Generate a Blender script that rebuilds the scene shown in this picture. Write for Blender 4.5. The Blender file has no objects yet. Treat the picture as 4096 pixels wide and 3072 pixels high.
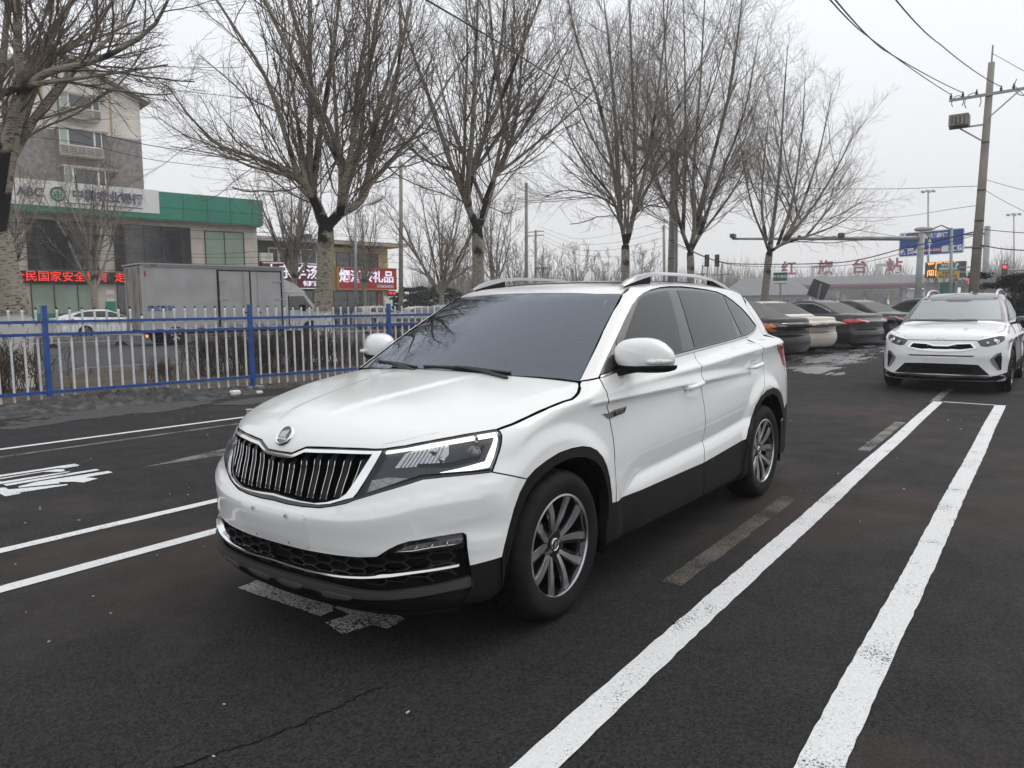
import bpy, bmesh, math, random
import numpy as np
from mathutils import Vector, Matrix, geometry
random.seed(7)
R=math.radians
SC=bpy.context.scene
COL=SC.collection
# ------------------------------------------------------------------ camera
def setup_camera():
    yaw,pitch,roll=R(216.8062),R(5.8078),R(-0.6338)
    cy,sy,cp,sp=math.cos(yaw),math.sin(yaw),math.cos(pitch),math.sin(pitch)
    f=Vector((cy*cp,sy*cp,-sp)); r=Vector((sy,-cy,0)); u=r.cross(f)
    c,s=math.cos(roll),math.sin(roll)
    r2=c*r+s*u; u2=-s*r+c*u
    m=Matrix((r2,u2,-f)).transposed().to_4x4()
    m.translation=Vector((2.6879,2.6214,1.3570))
    cam=bpy.data.cameras.new('camera'); cam.sensor_width=36; cam.lens=3048.27/4096*36
    cam.clip_start=.05; cam.clip_end=3000
    o=bpy.data.objects.new('camera',cam); o.matrix_world=m; COL.objects.link(o); SC.camera=o
setup_camera()
# ------------------------------------------------------------------ sky and sun
SUN_EL,SUN_AZ=R(48),R(150)     # direction towards the veiled sun
def setup_light():
    w=bpy.data.worlds.new('World'); SC.world=w; w.use_nodes=True
    nt=w.node_tree; N=nt.nodes; L=nt.links; N.clear()
    out=N.new('ShaderNodeOutputWorld'); bg=N.new('ShaderNodeBackground'); bg.inputs['Strength'].default_value=.10
    sky=N.new('ShaderNodeTexSky'); sky.sky_type='NISHITA'; sky.sun_disc=False
    sky.sun_elevation=SUN_EL; sky.sun_rotation=R(90)-SUN_AZ; sky.air_density=1.0; sky.dust_density=6; sky.ozone_density=1
    hs=N.new('ShaderNodeHueSaturation'); hs.inputs['Saturation'].default_value=.10
    tc=N.new('ShaderNodeTexCoord'); sep=N.new('ShaderNodeSeparateXYZ')
    cr=N.new('ShaderNodeValToRGB'); e=cr.color_ramp.elements
    e[0].position=0; e[0].color=(.60,.603,.610,1)
    e[1].position=1; e[1].color=(.86,.88,.92,1)
    for ps,c in ((.08,(.63,.633,.642)),(.30,(.69,.71,.745)),(.46,(.75,.775,.82))):
        k=e.new(ps); k.color=(*c,1)
    sc=N.new('ShaderNodeVectorMath'); sc.operation='SCALE'; sc.inputs['Scale'].default_value=13.0
    nz=N.new('ShaderNodeTexNoise'); nz.inputs['Scale'].default_value=1.6; nz.inputs['Detail'].default_value=3
    mr=N.new('ShaderNodeMapRange'); mr.inputs['To Min'].default_value=.95; mr.inputs['To Max'].default_value=1.05
    sc2=N.new('ShaderNodeVectorMath'); sc2.operation='SCALE'
    mx=N.new('ShaderNodeMix'); mx.data_type='RGBA'; mx.inputs[0].default_value=.12
    L.new(tc.outputs['Generated'],sep.inputs[0]); L.new(sep.outputs['Z'],cr.inputs[0])
    L.new(cr.outputs[0],sc.inputs[0]); L.new(tc.outputs['Generated'],nz.inputs['Vector']); L.new(nz.outputs[0],mr.inputs[0])
    L.new(sc.outputs[0],sc2.inputs[0]); L.new(mr.outputs[0],sc2.inputs['Scale'])
    L.new(sky.outputs[0],hs.inputs['Color']); L.new(sc2.outputs[0],mx.inputs[6]); L.new(hs.outputs[0],mx.inputs[7])
    L.new(mx.outputs[2],bg.inputs['Color']); L.new(bg.outputs[0],out.inputs[0])
    s=bpy.data.lights.new('sun','SUN'); s.energy=.5; s.angle=R(40); s.color=(1,.97,.93)
    o=bpy.data.objects.new('sun',s); COL.objects.link(o)
    d=Vector((math.cos(SUN_AZ)*math.cos(SUN_EL),math.sin(SUN_AZ)*math.cos(SUN_EL),math.sin(SUN_EL)))
    o.rotation_euler=d.to_track_quat('Z','Y').to_euler(); o.location=(0,0,40)
    v=SC.view_settings; v.view_transform='Standard'; v.look='None'; v.exposure=0.24; v.gamma=1; v.use_curve_mapping=False
setup_light()
try:
    SC.cycles.max_bounces=8; SC.cycles.transparent_max_bounces=12; SC.cycles.volume_bounces=0; SC.cycles.caustics_reflective=False; SC.cycles.caustics_refractive=False
except Exception: pass
# ------------------------------------------------------------------ helpers
def tag(o,label=None,cat=None,group=None,kind=None):
    if label: o['label']=label
    if cat: o['category']=cat
    if group: o['group']=group
    if kind: o['kind']=kind
    return o
def empty(name,loc=(0,0,0),rz=0,label=None,cat=None,group=None):
    o=bpy.data.objects.new(name,None); COL.objects.link(o); o.location=loc; o.rotation_euler=(0,0,rz); o.empty_display_size=.2
    return tag(o,label,cat,group)
def add_mesh(name,verts,faces,mat,parent=None,smooth=False):
    me=bpy.data.meshes.new(name)
    me.from_pydata([tuple(map(float,v)) for v in verts],[],[tuple(int(i) for i in f) for f in faces]); me.update()
    if smooth: me.polygons.foreach_set('use_smooth',[True]*len(me.polygons))
    mats=mat if isinstance(mat,(list,tuple)) else [mat]
    for m in mats: me.materials.append(m)
    o=bpy.data.objects.new(name,me); COL.objects.link(o)
    if parent is not None: o.parent=parent
    return o
def copy_tree(o,parent=None):
    c=o.copy(); COL.objects.link(c)
    if parent is not None: c.parent=parent
    for ch in list(o.children): copy_tree(ch,c)
    return c
class MB:
    """collects boxes, bars, prisms, tubes; build() links them as ONE mesh"""
    def __init__(s): s.v=[]; s.f=[]; s.mi=[]; s.cur=0
    def add(s,v,f):
        n=len(s.v); s.v+= [tuple(map(float,p)) for p in v]; s.f+=[tuple(int(i)+n for i in q) for q in f]; s.mi+=[s.cur]*len(f); return s
    def box(s,x0,x1,y0,y1,z0,z1,b=0):
        if b<=0:
            v=[(x,y,z) for z in (z0,z1) for y in (y0,y1) for x in (x0,x1)]
            return s.add(v,[(0,2,3,1),(4,5,7,6),(0,1,5,4),(2,6,7,3),(0,4,6,2),(1,3,7,5)])
        bm=bmesh.new(); bmesh.ops.create_cube(bm,size=1)
        for q in bm.verts: q.co=Vector(((x0+x1)/2+q.co.x*(x1-x0),(y0+y1)/2+q.co.y*(y1-y0),(z0+z1)/2+q.co.z*(z1-z0)))
        bmesh.ops.bevel(bm,geom=bm.edges[:],offset=b,segments=2,affect='EDGES',profile=.5)
        bm.verts.index_update(); s.add([q.co[:] for q in bm.verts],[[q.index for q in f.verts] for f in bm.faces]); bm.free(); return s
    def bar(s,a,b,w,h=None,up=(0,0,1)):
        h=h or w; a=Vector([float(c) for c in a]); b=Vector([float(c) for c in b]); d=(b-a).normalized(); u=Vector(up)
        if abs(d.dot(u))>.98: u=Vector((1,0,0))
        x=d.cross(u).normalized()*w/2; y=x.cross(d).normalized()*h/2
        v=[p+i*x+j*y for p in (a,b) for i,j in ((-1,-1),(1,-1),(1,1),(-1,1))]
        return s.add(v,[(3,2,1,0),(4,5,6,7),(0,1,5,4),(1,2,6,5),(2,3,7,6),(3,0,4,7)])
    def tube(s,pts,rad,n=8,cap=True):
        pts=[Vector([float(c) for c in p]) for p in pts]; k=len(pts)
        rad=list(rad) if hasattr(rad,'__len__') else [rad]*k
        V=[];ref=None
        for i,p in enumerate(pts):
            d=(pts[min(i+1,k-1)]-pts[max(i-1,0)]).normalized()
            if ref is None:
                ref=Vector((0,0,1)) if abs(d.z)<.9 else Vector((1,0,0))
            x=d.cross(ref).normalized(); y=x.cross(d).normalized(); ref=y
            for j in range(n):
                a=2*math.pi*j/n; V.append(p+float(rad[i])*(math.cos(a)*x+math.sin(a)*y))
        F=[(i*n+j,i*n+(j+1)%n,(i+1)*n+(j+1)%n,(i+1)*n+j) for i in range(k-1) for j in range(n)]
        if cap: F+=[tuple(range(n))[::-1],tuple((k-1)*n+j for j in range(n))]
        return s.add(V,F)
    def prism(s,poly,d,org=(0,0,0),ux=(1,0,0),uy=(0,0,1)):
        """polygon (u,v) in the plane org+u*ux+v*uy, thickened by vector d"""
        poly=[(float(u),float(v)) for u,v in poly]; o=Vector([float(c) for c in org]);ux=Vector(ux);uy=Vector(uy);d=Vector(d); n=len(poly)
        a=[o+u*ux+v*uy for u,v in poly]; b=[q+d for q in a]
        ar=sum(poly[i][0]*poly[(i+1)%n][1]-poly[(i+1)%n][0]*poly[i][1] for i in range(n))
        flip=(ux.cross(uy).dot(d)>0)==(ar>0)
        f0=tuple(range(n)); f1=tuple(range(n,2*n))
        sd=[(i,(i+1)%n,n+(i+1)%n,n+i) for i in range(n)]
        if flip: F=[f0[::-1],f1]+sd
        else: F=[f0,f1[::-1]]+[q[::-1] for q in sd]
        return s.add(a+b,F)
    def lathe(s,prof,n=48,axis='y',c=(0,0,0)):
        V=[];k=len(prof)
        for r,h in prof:
            for j in range(n):
                a=2*math.pi*j/n; ca,sa=r*math.cos(a),r*math.sin(a)
                V.append((c[0]+ca,c[1]+h,c[2]+sa) if axis=='y' else ((c[0]+ca,c[1]+sa,c[2]+h) if axis=='z' else (c[0]+h,c[1]+ca,c[2]+sa)))
        F=[(i*n+j,(i+1)*n+j,(i+1)*n+(j+1)%n,i*n+(j+1)%n) for i in range(k-1) for j in range(n)]
        if axis=='z': F=[q[::-1] for q in F]
        return s.add(V,F)
    def build(s,name,mat,parent=None,smooth=False,auto=None):
        o=add_mesh(name,s.v,s.f,mat,parent,smooth or auto is not None)
        if max(s.mi,default=0)>0: o.data.polygons.foreach_set('material_index',s.mi)
        if auto is not None: o.data.set_sharp_from_angle(angle=R(auto))
        return o
# ------------------------------------------------------------------ materials
MATS={}
def M(name,col,rough=.5,metal=0,spec=.5,coat=0,var=0,scale=8,bump=0,bscale=60,emit=0,col2=None,coords='Object',lo=.35,hi=.65,detail=5,coatr=.03):
    if name in MATS: return MATS[name]
    m=bpy.data.materials.new(name); m.use_nodes=True; nt=m.node_tree; N=nt.nodes; L=nt.links
    b=N['Principled BSDF']; b.inputs['Base Color'].default_value=(*col,1); b.inputs['Roughness'].default_value=rough
    b.inputs['Metallic'].default_value=metal; b.inputs['Specular IOR Level'].default_value=spec
    b.inputs['Coat Weight'].default_value=coat; b.inputs['Coat Roughness'].default_value=coatr
    tc=None
    if var or col2:
        tc=N.new('ShaderNodeTexCoord'); n=N.new('ShaderNodeTexNoise'); n.inputs['Scale'].default_value=scale; n.inputs['Detail'].default_value=detail
        L.new(tc.outputs[coords],n.inputs['Vector'])
        r=N.new('ShaderNodeMapRange'); r.inputs['From Min'].default_value=lo; r.inputs['From Max'].default_value=hi; L.new(n.outputs[0],r.inputs[0])
        mx=N.new('ShaderNodeMix'); mx.data_type='RGBA'
        c2=col2 if col2 else tuple(c*(1-var) for c in col); c1=col if col2 else tuple(min(1,c*(1+var)) for c in col)
        mx.inputs[6].default_value=(*c1,1); mx.inputs[7].default_value=(*c2,1)
        L.new(r.outputs[0],mx.inputs[0]); L.new(mx.outputs[2],b.inputs['Base Color'])
    if bump:
        tc=tc or N.new('ShaderNodeTexCoord'); n2=N.new('ShaderNodeTexNoise'); n2.inputs['Scale'].default_value=bscale; n2.inputs['Detail'].default_value=4
        L.new(tc.outputs[coords],n2.inputs['Vector']); bp=N.new('ShaderNodeBump'); bp.inputs['Strength'].default_value=bump; bp.inputs['Distance'].default_value=.02
        L.new(n2.outputs[0],bp.inputs['Height']); L.new(bp.outputs[0],b.inputs['Normal'])
    if emit:
        b.inputs['Emission Color'].default_value=(*col,1); b.inputs['Emission Strength'].default_value=emit
    MATS[name]=m; return m
def node_chain(m):
    nt=m.node_tree; return nt.nodes,nt.links,nt.nodes['Principled BSDF']
def glass_mat(name,tint,ior=1.52,rough=.02,base=(.01,.01,.012)):
    """pane one can look through: tinted transmission under a Fresnel reflection"""
    if name in MATS: return MATS[name]
    m=bpy.data.materials.new(name); m.use_nodes=True; N=m.node_tree.nodes; L=m.node_tree.links; N.clear()
    o=N.new('ShaderNodeOutputMaterial'); t=N.new('ShaderNodeBsdfTransparent'); t.inputs[0].default_value=(*tint,1)
    g=N.new('ShaderNodeBsdfGlossy'); g.inputs['Roughness'].default_value=rough; g.inputs['Color'].default_value=(.82,.89,1,1)
    f=N.new('ShaderNodeFresnel'); f.inputs[0].default_value=ior
    d=N.new('ShaderNodeBsdfDiffuse'); d.inputs[0].default_value=(.30,.31,.32,1)
    mx=N.new('ShaderNodeMixShader'); m2=N.new('ShaderNodeMixShader'); m2.inputs[0].default_value=.05
    L.new(t.outputs[0],m2.inputs[1]); L.new(d.outputs[0],m2.inputs[2])
    L.new(f.outputs[0],mx.inputs[0]); L.new(m2.outputs[0],mx.inputs[1]); L.new(g.outputs[0],mx.inputs[2]); L.new(mx.outputs[0],o.inputs[0])
    MATS[name]=m; return m
def text(name,body,mat,size,M4,parent=None,bold=0,ext=.004,align='CENTER',sx=1.0):
    """lettering as a solid mesh; M4 places text x (reading), y (up), z (towards reader)"""
    cu=bpy.data.curves.new(name,'FONT'); cu.body=body; cu.size=size; cu.align_x=align; cu.align_y='CENTER'; cu.extrude=ext; cu.offset=bold; cu.resolution_u=3
    o=bpy.data.objects.new(name,cu); COL.objects.link(o); dg=bpy.context.evaluated_depsgraph_get()
    me=bpy.data.meshes.new_from_object(o.evaluated_get(dg)); bpy.data.objects.remove(o); bpy.data.curves.remove(cu)
    me.name=name; me.materials.clear(); me.materials.append(mat)
    me.transform(M4@Matrix.Diagonal((sx,1,1,1)))
    q=bpy.data.objects.new(name,me); COL.objects.link(q)
    if parent is not None: q.parent=parent
    return q
def frame4(o,x,y):
    x=Vector(x).normalized(); y=Vector(y).normalized(); z=x.cross(y); m=Matrix((x,y,z)).transposed().to_4x4(); m.translation=Vector(o); return m
# ------------------------------------------------------------------ skin maths
def pchip(xs,ys):
    xs=np.array(xs,float); ys=np.array(ys,float)
    h=np.diff(xs); d=np.diff(ys)/h
    m=np.zeros_like(xs); m[0]=d[0]; m[-1]=d[-1]
    for i in range(1,len(xs)-1):
        if d[i-1]*d[i]>0:
            w1=2*h[i]+h[i-1]; w2=h[i]+2*h[i-1]; m[i]=(w1+w2)/(w1/d[i-1]+w2/d[i])
    def f(x):
        x=np.asarray(x,float); xc=np.clip(x,xs[0],xs[-1])
        k=np.clip(np.searchsorted(xs,xc)-1,0,len(xs)-2); t=(xc-xs[k])/h[k]
        r=(2*t**3-3*t**2+1)*ys[k]+(t**3-2*t**2+t)*h[k]*m[k]+(3*t**2-2*t**3)*ys[k+1]+(t**3-t**2)*h[k]*m[k+1]
        return r+np.where(x<xs[0],(x-xs[0])*m[0],0)+np.where(x>xs[-1],(x-xs[-1])*m[-1],0)
    return f
def ss(a,b,x):
    t=np.clip((x-a)/(b-a),0,1); return t*t*(3-2*t)
def smax(a,b,k):
    h=np.clip(.5+.5*(a-b)/k,0,1); return b+(a-b)*h+k*h*(1-h)
def smin(a,b,k): return -smax(-a,-b,k)
# ---- front fascia: centre-line x by height, and how it falls back across the car
XFC=pchip([.14,.20,.26,.32,.40,.44,.50,.545,.575,.62,.70,.775,.81,.85,.90,.96,1.1],[.74,.80,.835,.838,.846,.853,.853,.850,.838,.828,.808,.788,.772,.742,.690,.60,.30])
KF2=pchip([.2,.5,.62,.8,.9],[.24,.29,.33,.45,.46])
KF6=pchip([.2,.5,.8,.9],[.56,.58,.45,.45])
ZBC=pchip([0,.2,.35,.47,.58,.67,.74,.82],[.525,.546,.551,.564,.588,.616,.628,.636])    # crease across the bumper
def xfront(y,z):
    sh=.11*(np.abs(y)/.75)**2*ss(.44,.52,z)*(1-ss(.68,.78,z))
    a=np.abs(y); dz=z-ZBC(a); cr=-.013*(1-np.exp(-np.clip(dz,0,None)/.022))*(1-ss(.70,.80,z))-.016*ss(-.002,.13,-dz)*ss(.30,.42,z)
    return cr+XFC(z-sh)-KF2(z)*y**2-KF6(z)*y**6
# ---- bonnet
ZHC=pchip([-1.0,-.4,-.2,0,.2,.4,.6,.72,.80],[1.08,1.062,1.043,1.018,.99,.962,.925,.890,.855])
KH=pchip([-.6,-.38,0,.2,.4,.6,.8],[.10,.105,.100,.118,.165,.26,.37])
YRG=pchip([-.4,-.27,-.1,.2,.49,.75],[.74,.735,.725,.68,.595,.50])    # ridge along the bonnet edge
def zhood(x,y):
    a=np.abs(y)
    yv=.10+.20*np.clip((.75-x)/1.0,0,1)          # edge of the raised middle
    dome=.007*(1-ss(yv-.02,yv+.03,a))*ss(-.25,.1,x)
    side=-.14*np.clip(a-YRG(x),0,None)
    return ZHC(x)-KH(x)*a*a+dome+side
# ---- lower body side
PLAN=pchip([-3.6,-3.3,-3.0,-2.6,-2.0,-1.2,-.5,0,.3,.6,.9],[.780,.835,.865,.880,.882,.880,.880,.876,.862,.83,.78])
ZCR=pchip([-3.2,-2.88,-2.14,-1.52,-.91,-.43,0,.4],[1.08,1.065,1.033,.999,.980,.954,.925,.885])   # shoulder crease height
ZLC=pchip([-2.6,-2.1,-1.54,-1.1,-.72,-.58,-.5],[.64,.595,.553,.53,.51,.47,.42])       # lower door crease height
def yside(x,z):
    p=PLAN(x); zc=ZCR(x); zl=ZLC(x)
    up=np.maximum(z-zc,0)
    y=p-.012-(.42+.8*ss(-2.4,-3.1,x))*up-.9*up**2                           # shoulder leaning in above the crease
    dn=np.clip(zc-z,0,None)
    fade=ss(.55,-.2,x)
    y=y-np.where(z<zc,(.020*(1-np.exp(-dn/.028))-.030*ss(.05,.36,dn))*fade,0)
    low=ss(-.45,-.75,x)*ss(-2.42,-2.2,x)
    dl=z-zl
    y=y+low*np.where(dl>0,-.016*np.clip(1-dl/.13,0,1)**1.6,-.016+.036*(1-np.exp(np.clip(dl,-1,0)/.055)))
    y=y-.10*np.clip(.30-z,0,None)-.6*np.clip(.24-z,0,None)
    for hx,hz in ((-1.405,.897),(-2.42,.940)):
        y=y-.016*np.exp(-(((x-hx)/.070)**4+((z-hz)/.038)**4))
    for cx in (0.,-2.61):
        r=np.sqrt((x-cx)**2+(z-.325)**2)
        y=y+.016*ss(.545,.455,r)
    return y
def xrear(y,z):
    c=pchip([.15,.25,.4,.6,.8,.95,1.05,1.15,1.42,1.5],[-3.40,-3.48,-3.53,-3.535,-3.53,-3.48,-3.43,-3.36,-3.06,-2.9])(z)
    return c+.22*y*y+.42*y**6
# ---- greenhouse
XW=pchip([.9,1.04,1.24,1.43,1.6],[.10,-.16,-.535,-.925,-1.30])
ZR=pchip([-3.5,-3.3,-3.0,-2.6,-2.2,-1.85,-1.55,-1.2,-.93,-.6],[1.36,1.405,1.462,1.500,1.516,1.515,1.508,1.485,1.434,1.35])
YG=pchip([-3.6,-3.2,-2.6,-2.0,-1.4,-.8,-.4],[.665,.705,.760,.788,.800,.800,.792])  # glass line at z=1.1
def gside(x,z):
    d=z-1.1
    return YG(x)-.40*d-.28*np.clip(d,0,None)**2
def Fbody(P):
    x=P[...,0]; y=P[...,1]; z=P[...,2]; a=np.abs(y)
    top=(z-zhood(x,y))*.93
    side=(a-yside(x,z))
    fr=(x-xfront(y,z))*.93
    re=(xrear(y,z)-x)*.93
    low=smax(smax(top,side,.05),fr,.016+.03*ss(.66,.76,z))
    low=smax(low,re,.06)
    low=smax(low,.15-z,.03)
    ws=(x-(XW(z)-.42*y*y))*.46
    rf=z-(ZR(x)-.07*y*y)
    gs=(a-gside(x,z))*.92
    up=smax(smax(ws,rf,.035),gs,.05)
    up=smax(up,re*1.0,.05)
    up=smax(up,.9-z,.02)
    return smin(low,up,.012)
def solve(O,D,t0,t1,F=None,off=0.,n=24):
    """largest-t root of F along O+tD, marching in from outside"""
    O=np.asarray(O,float);D=np.asarray(D,float)
    N=44; ts=np.linspace(0,1,N)
    hi=np.broadcast_to(np.asarray(t1,float),O.shape[:-1]).copy(); lo=np.broadcast_to(np.asarray(t0,float),O.shape[:-1]).copy()
    a=lo.copy(); b=hi.copy(); found=np.zeros(a.shape,bool)
    prev=hi.copy()
    for k in range(1,N):
        t=hi+(lo-hi)*ts[k]
        f=F(O+t[...,None]*D)+off
        hit=(~found)&(f<=0)
        a=np.where(hit,t,a); b=np.where(hit,prev,b); found|=hit; prev=t
    for _ in range(n):
        m=.5*(a+b); f=F(O+m[...,None]*D)+off
        ins=f<=0; a=np.where(ins,m,a); b=np.where(ins,b,m)
    return .5*(a+b),found
def Flow(P):
    x=P[...,0]; y=P[...,1]; z=P[...,2]; a=np.abs(y)
    top=(z-zhood(x,y))*.93
    low=smax(smax(top,a-yside(x,z),.05),(x-xfront(y,z))*.93,.016+.03*ss(.66,.76,z))
    return smax(low,.15-z,.03)
def grad(P,F):
    e=1.5e-3; g=np.stack([F(P+np.array(v)*e)-F(P-np.array(v)*e) for v in((1,0,0),(0,1,0),(0,0,1))],-1)
    return g/np.maximum(np.linalg.norm(g,axis=-1,keepdims=True),1e-9)

class Surf:
    """an implicit body skin; panels are cut from it along rays"""
    RS=.85
    def __init__(s,F,AX,BX,Flow=None,HX=-.25,HZ=.35,ztop=.8): s.F=F;s.AX=AX;s.BX=BX;s.FL=Flow or F;s.HX=HX;s.HZ=HZ;s.zt=ztop
    def S0(s): return s.RS*math.pi/2
    def wrap(s,u,z,off=0.):
        u=np.asarray(u,float);z=np.asarray(z,float); L=s.BX-s.AX
        ph=np.clip(u,0,None)/s.RS; pr=np.clip(-(u-L),0,None)/s.RS
        x=np.where(u>=0,s.AX,np.where(u<L,s.BX,s.AX+u))
        dx=np.where(u>0,np.sin(ph),np.where(u<L,-np.sin(pr),0)); dy=np.where(u>0,np.cos(ph),np.where(u<L,np.cos(pr),1.))
        O=np.stack([x,0*x,z],-1); D=np.stack([dx,dy,0*x],-1)
        t,_=solve(O,D,0.,1.7,F=s.F,off=off); return O+t[...,None]*D
    def wrap_inv(s,P):
        P=np.asarray(P,float); x,y,z=P[...,0],P[...,1],P[...,2]
        u=np.where(x>s.AX,np.arctan2(x-s.AX,y)*s.RS,np.where(x<s.BX,s.BX-s.AX-np.arctan2(s.BX-x,y)*s.RS,x-s.AX))
        return np.stack([u,z],-1)
    def hood(s,ps,yp,off=0.):
        ps=np.asarray(ps,float);yp=np.asarray(yp,float)
        O=np.stack([0*ps+s.HX,.75*yp,0*ps+s.HZ],-1); D=np.stack([np.cos(ps),.25*yp,np.sin(ps)],-1)
        t,_=solve(O,D,.05,1.6,F=s.FL,off=off); return O+t[...,None]*D
    def hood_inv(s,P):
        P=np.asarray(P,float); x,y,z=P[...,0],P[...,1],P[...,2]
        t=np.hypot(x-s.HX,z-s.HZ); return np.stack([np.arctan2(z-s.HZ,x-s.HX),y/(.75+.25*t)],-1)
    def top(s,x,y,off=0.):
        x=np.asarray(x,float);y=np.asarray(y,float)
        O=np.stack([x,y,0*x+s.zt],-1); D=np.zeros_like(O); D[...,2]=1
        t,_=solve(O,D,0.,1.1,F=s.F,off=off); return O+t[...,None]*D
    def top_inv(s,P): P=np.asarray(P,float); return P[...,:2]
def resample(p,h):
    p=np.asarray(p,float); p=p[np.linalg.norm(p-np.roll(p,1,0),axis=1)>1e-5]; out=[]
    for a,b in zip(p,np.roll(p,-1,0)):
        n=max(1,int(math.ceil(np.linalg.norm(b-a)/h)))
        out+= [a+(b-a)*i/n for i in range(n)]
    return np.array(out)
def area(p): return .5*float(np.sum(p[:,0]*np.roll(p[:,1],-1)-np.roll(p[:,0],-1)*p[:,1]))
def inset(p,g):
    if area(p)<0: p=p[::-1]
    d=np.roll(p,-1,0)-p; d/=np.maximum(np.linalg.norm(d,axis=1,keepdims=True),1e-9)
    n=np.stack([-d[:,1],d[:,0]],1); b=n+np.roll(n,1,0); b/=np.maximum(np.linalg.norm(b,axis=1,keepdims=True),1e-9)
    c=np.clip((b*n).sum(1),.4,1); return p+b*(g/c)[:,None]
def inside(q,p):
    x,y=q[:,0],q[:,1]; r=np.zeros(len(q),bool)
    for (x0,y0),(x1,y1) in zip(p,np.roll(p,-1,0)):
        if y0==y1: continue
        c=((y0>y)!=(y1>y))&(x<(x1-x0)*(y-y0)/(y1-y0)+x0); r^=c
    return r
def seg_dist(q,p):
    d=np.full(len(q),9e9)
    for a,b in zip(p,np.roll(p,-1,0)):
        ab=b-a; t=np.clip(((q-a)@ab)/max(ab@ab,1e-12),0,1); d=np.minimum(d,np.linalg.norm(q-(a+t[:,None]*ab),axis=1))
    return d
def panel(name,fn,F,poly,mat,parent,holes=(),h=.02,gap=.0015,off=0.,rim=.012,mirror=False,dark_rim=False,lines=()):
    """a piece of body skin inside `poly` (surface coordinates), with its edge turned inward"""
    P=inset(resample(poly,h),gap); HS=[inset(resample(q,h),-gap) for q in holes]
    lo=P.min(0); hi=P.max(0); gx,gy=np.meshgrid(np.arange(lo[0]+h/2,hi[0],h),np.arange(lo[1]+h/2,hi[1],h)); G=np.stack([gx.ravel(),gy.ravel()],1)
    k=inside(G,P)
    for q in HS: k&=~inside(G,q)
    G=G[k]
    LN=[]
    for q in lines:
        q=np.asarray(q,float); n=max(2,int(np.linalg.norm(np.diff(q,axis=0),axis=1).sum()/h)); t=np.linspace(0,1,len(q)); q=np.stack([np.interp(np.linspace(0,1,n),t,q[:,i]) for i in(0,1)],1); ok=inside(q,P)&(seg_dist(q,P)>h*.3)
        for b_ in HS: ok&=(~inside(q,b_))&(seg_dist(q,b_)>h*.3)
        LN.append((q,ok))
    if len(G):
        for q,ok in LN:
            if ok.any(): G=G[np.min(np.linalg.norm(G[:,None]-q[None,ok],axis=2),axis=1)>h*.55]
        k=seg_dist(G,P)>h*.45
        for q in HS: k&=seg_dist(G,q)>h*.45
        G=G[k]
    loops=[P]+HS; pts=[];ed=[]
    for q in loops:
        n=len(pts); pts+=list(q); ed+=[(n+i,n+(i+1)%len(q)) for i in range(len(q))]
    for q,ok in LN:
        prev=None
        for v,o_ in zip(q,ok):
            if not o_: prev=None; continue
            pts.append(v)
            if prev is not None: ed.append((prev,len(pts)-1))
            prev=len(pts)-1
    pts+=list(G)
    V,E,Fc,_,_,_=geometry.delaunay_2d_cdt([Vector(v) for v in pts],ed,[],0,1e-7)
    V=np.array([v[:] for v in V]); T=np.array([f for f in Fc if len(f)==3]); c=V[T].mean(1); k=inside(c,P)
    for q in HS: k&=~inside(c,q)
    T=T[k]; X=fn(V[:,0],V[:,1],off); N=grad(X,F)
    a=np.cross(X[T[:,1]]-X[T[:,0]],X[T[:,2]]-X[T[:,0]]); fl=(a*N[T[:,0]]).sum(1)<0; T[fl]=T[fl][:,::-1]
    cnt={}
    for t in T:
        for i in range(3):
            e=(t[i],t[(i+1)%3]); cnt[e]=cnt.get(e,0)+1
    bd=[e for e in cnt if (e[1],e[0]) not in cnt]; nv=len(X)
    bv=sorted({i for e in bd for i in e}); mp={i:nv+j for j,i in enumerate(bv)}; mp2={i:nv+len(bv)+j for j,i in enumerate(bv)}
    XX=np.vstack([X,X[bv],X[bv]-rim*N[bv]]) if rim else X
    FF=[tuple(t) for t in T]; nt=len(FF)
    if rim: FF+=[(mp[b],mp[a_],mp2[a_],mp2[b]) for a_,b in bd]
    obs=[]
    for sg in ((1,-1) if mirror else (1,)):
        v=XX*np.array([1,sg,1]); f=FF if sg==1 else [t[::-1] for t in FF]
        o=add_mesh(name,v,f,[mat,DARK] if dark_rim else mat,parent); me=o.data
        if dark_rim: me.polygons.foreach_set('material_index',[0 if i<nt else 1 for i in range(len(f))])  # turned edges painted black: the shade of the panel gaps put into colour
        me.polygons.foreach_set('use_smooth',[i<nt for i in range(len(f))])
        NN=N*np.array([1,sg,1]); nl=[]
        for q in me.polygons:
            for li in q.loop_indices:
                vi=me.loops[li].vertex_index; nl.append(tuple(NN[vi]) if q.index<nt else (0,0,0))
        me.normals_split_custom_set(nl); obs.append(o)
    return obs if mirror else obs[0]
def full(half,c):
    """mirror a half outline about u=c"""
    half=np.asarray(half,float); m=half[::-1].copy(); m[:,0]=2*c-m[:,0]; return np.vstack([half,m])
def fully(half):
    half=np.asarray(half,float); m=half[::-1].copy(); m[:,1]*=-1; return np.vstack([half,m])
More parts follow.
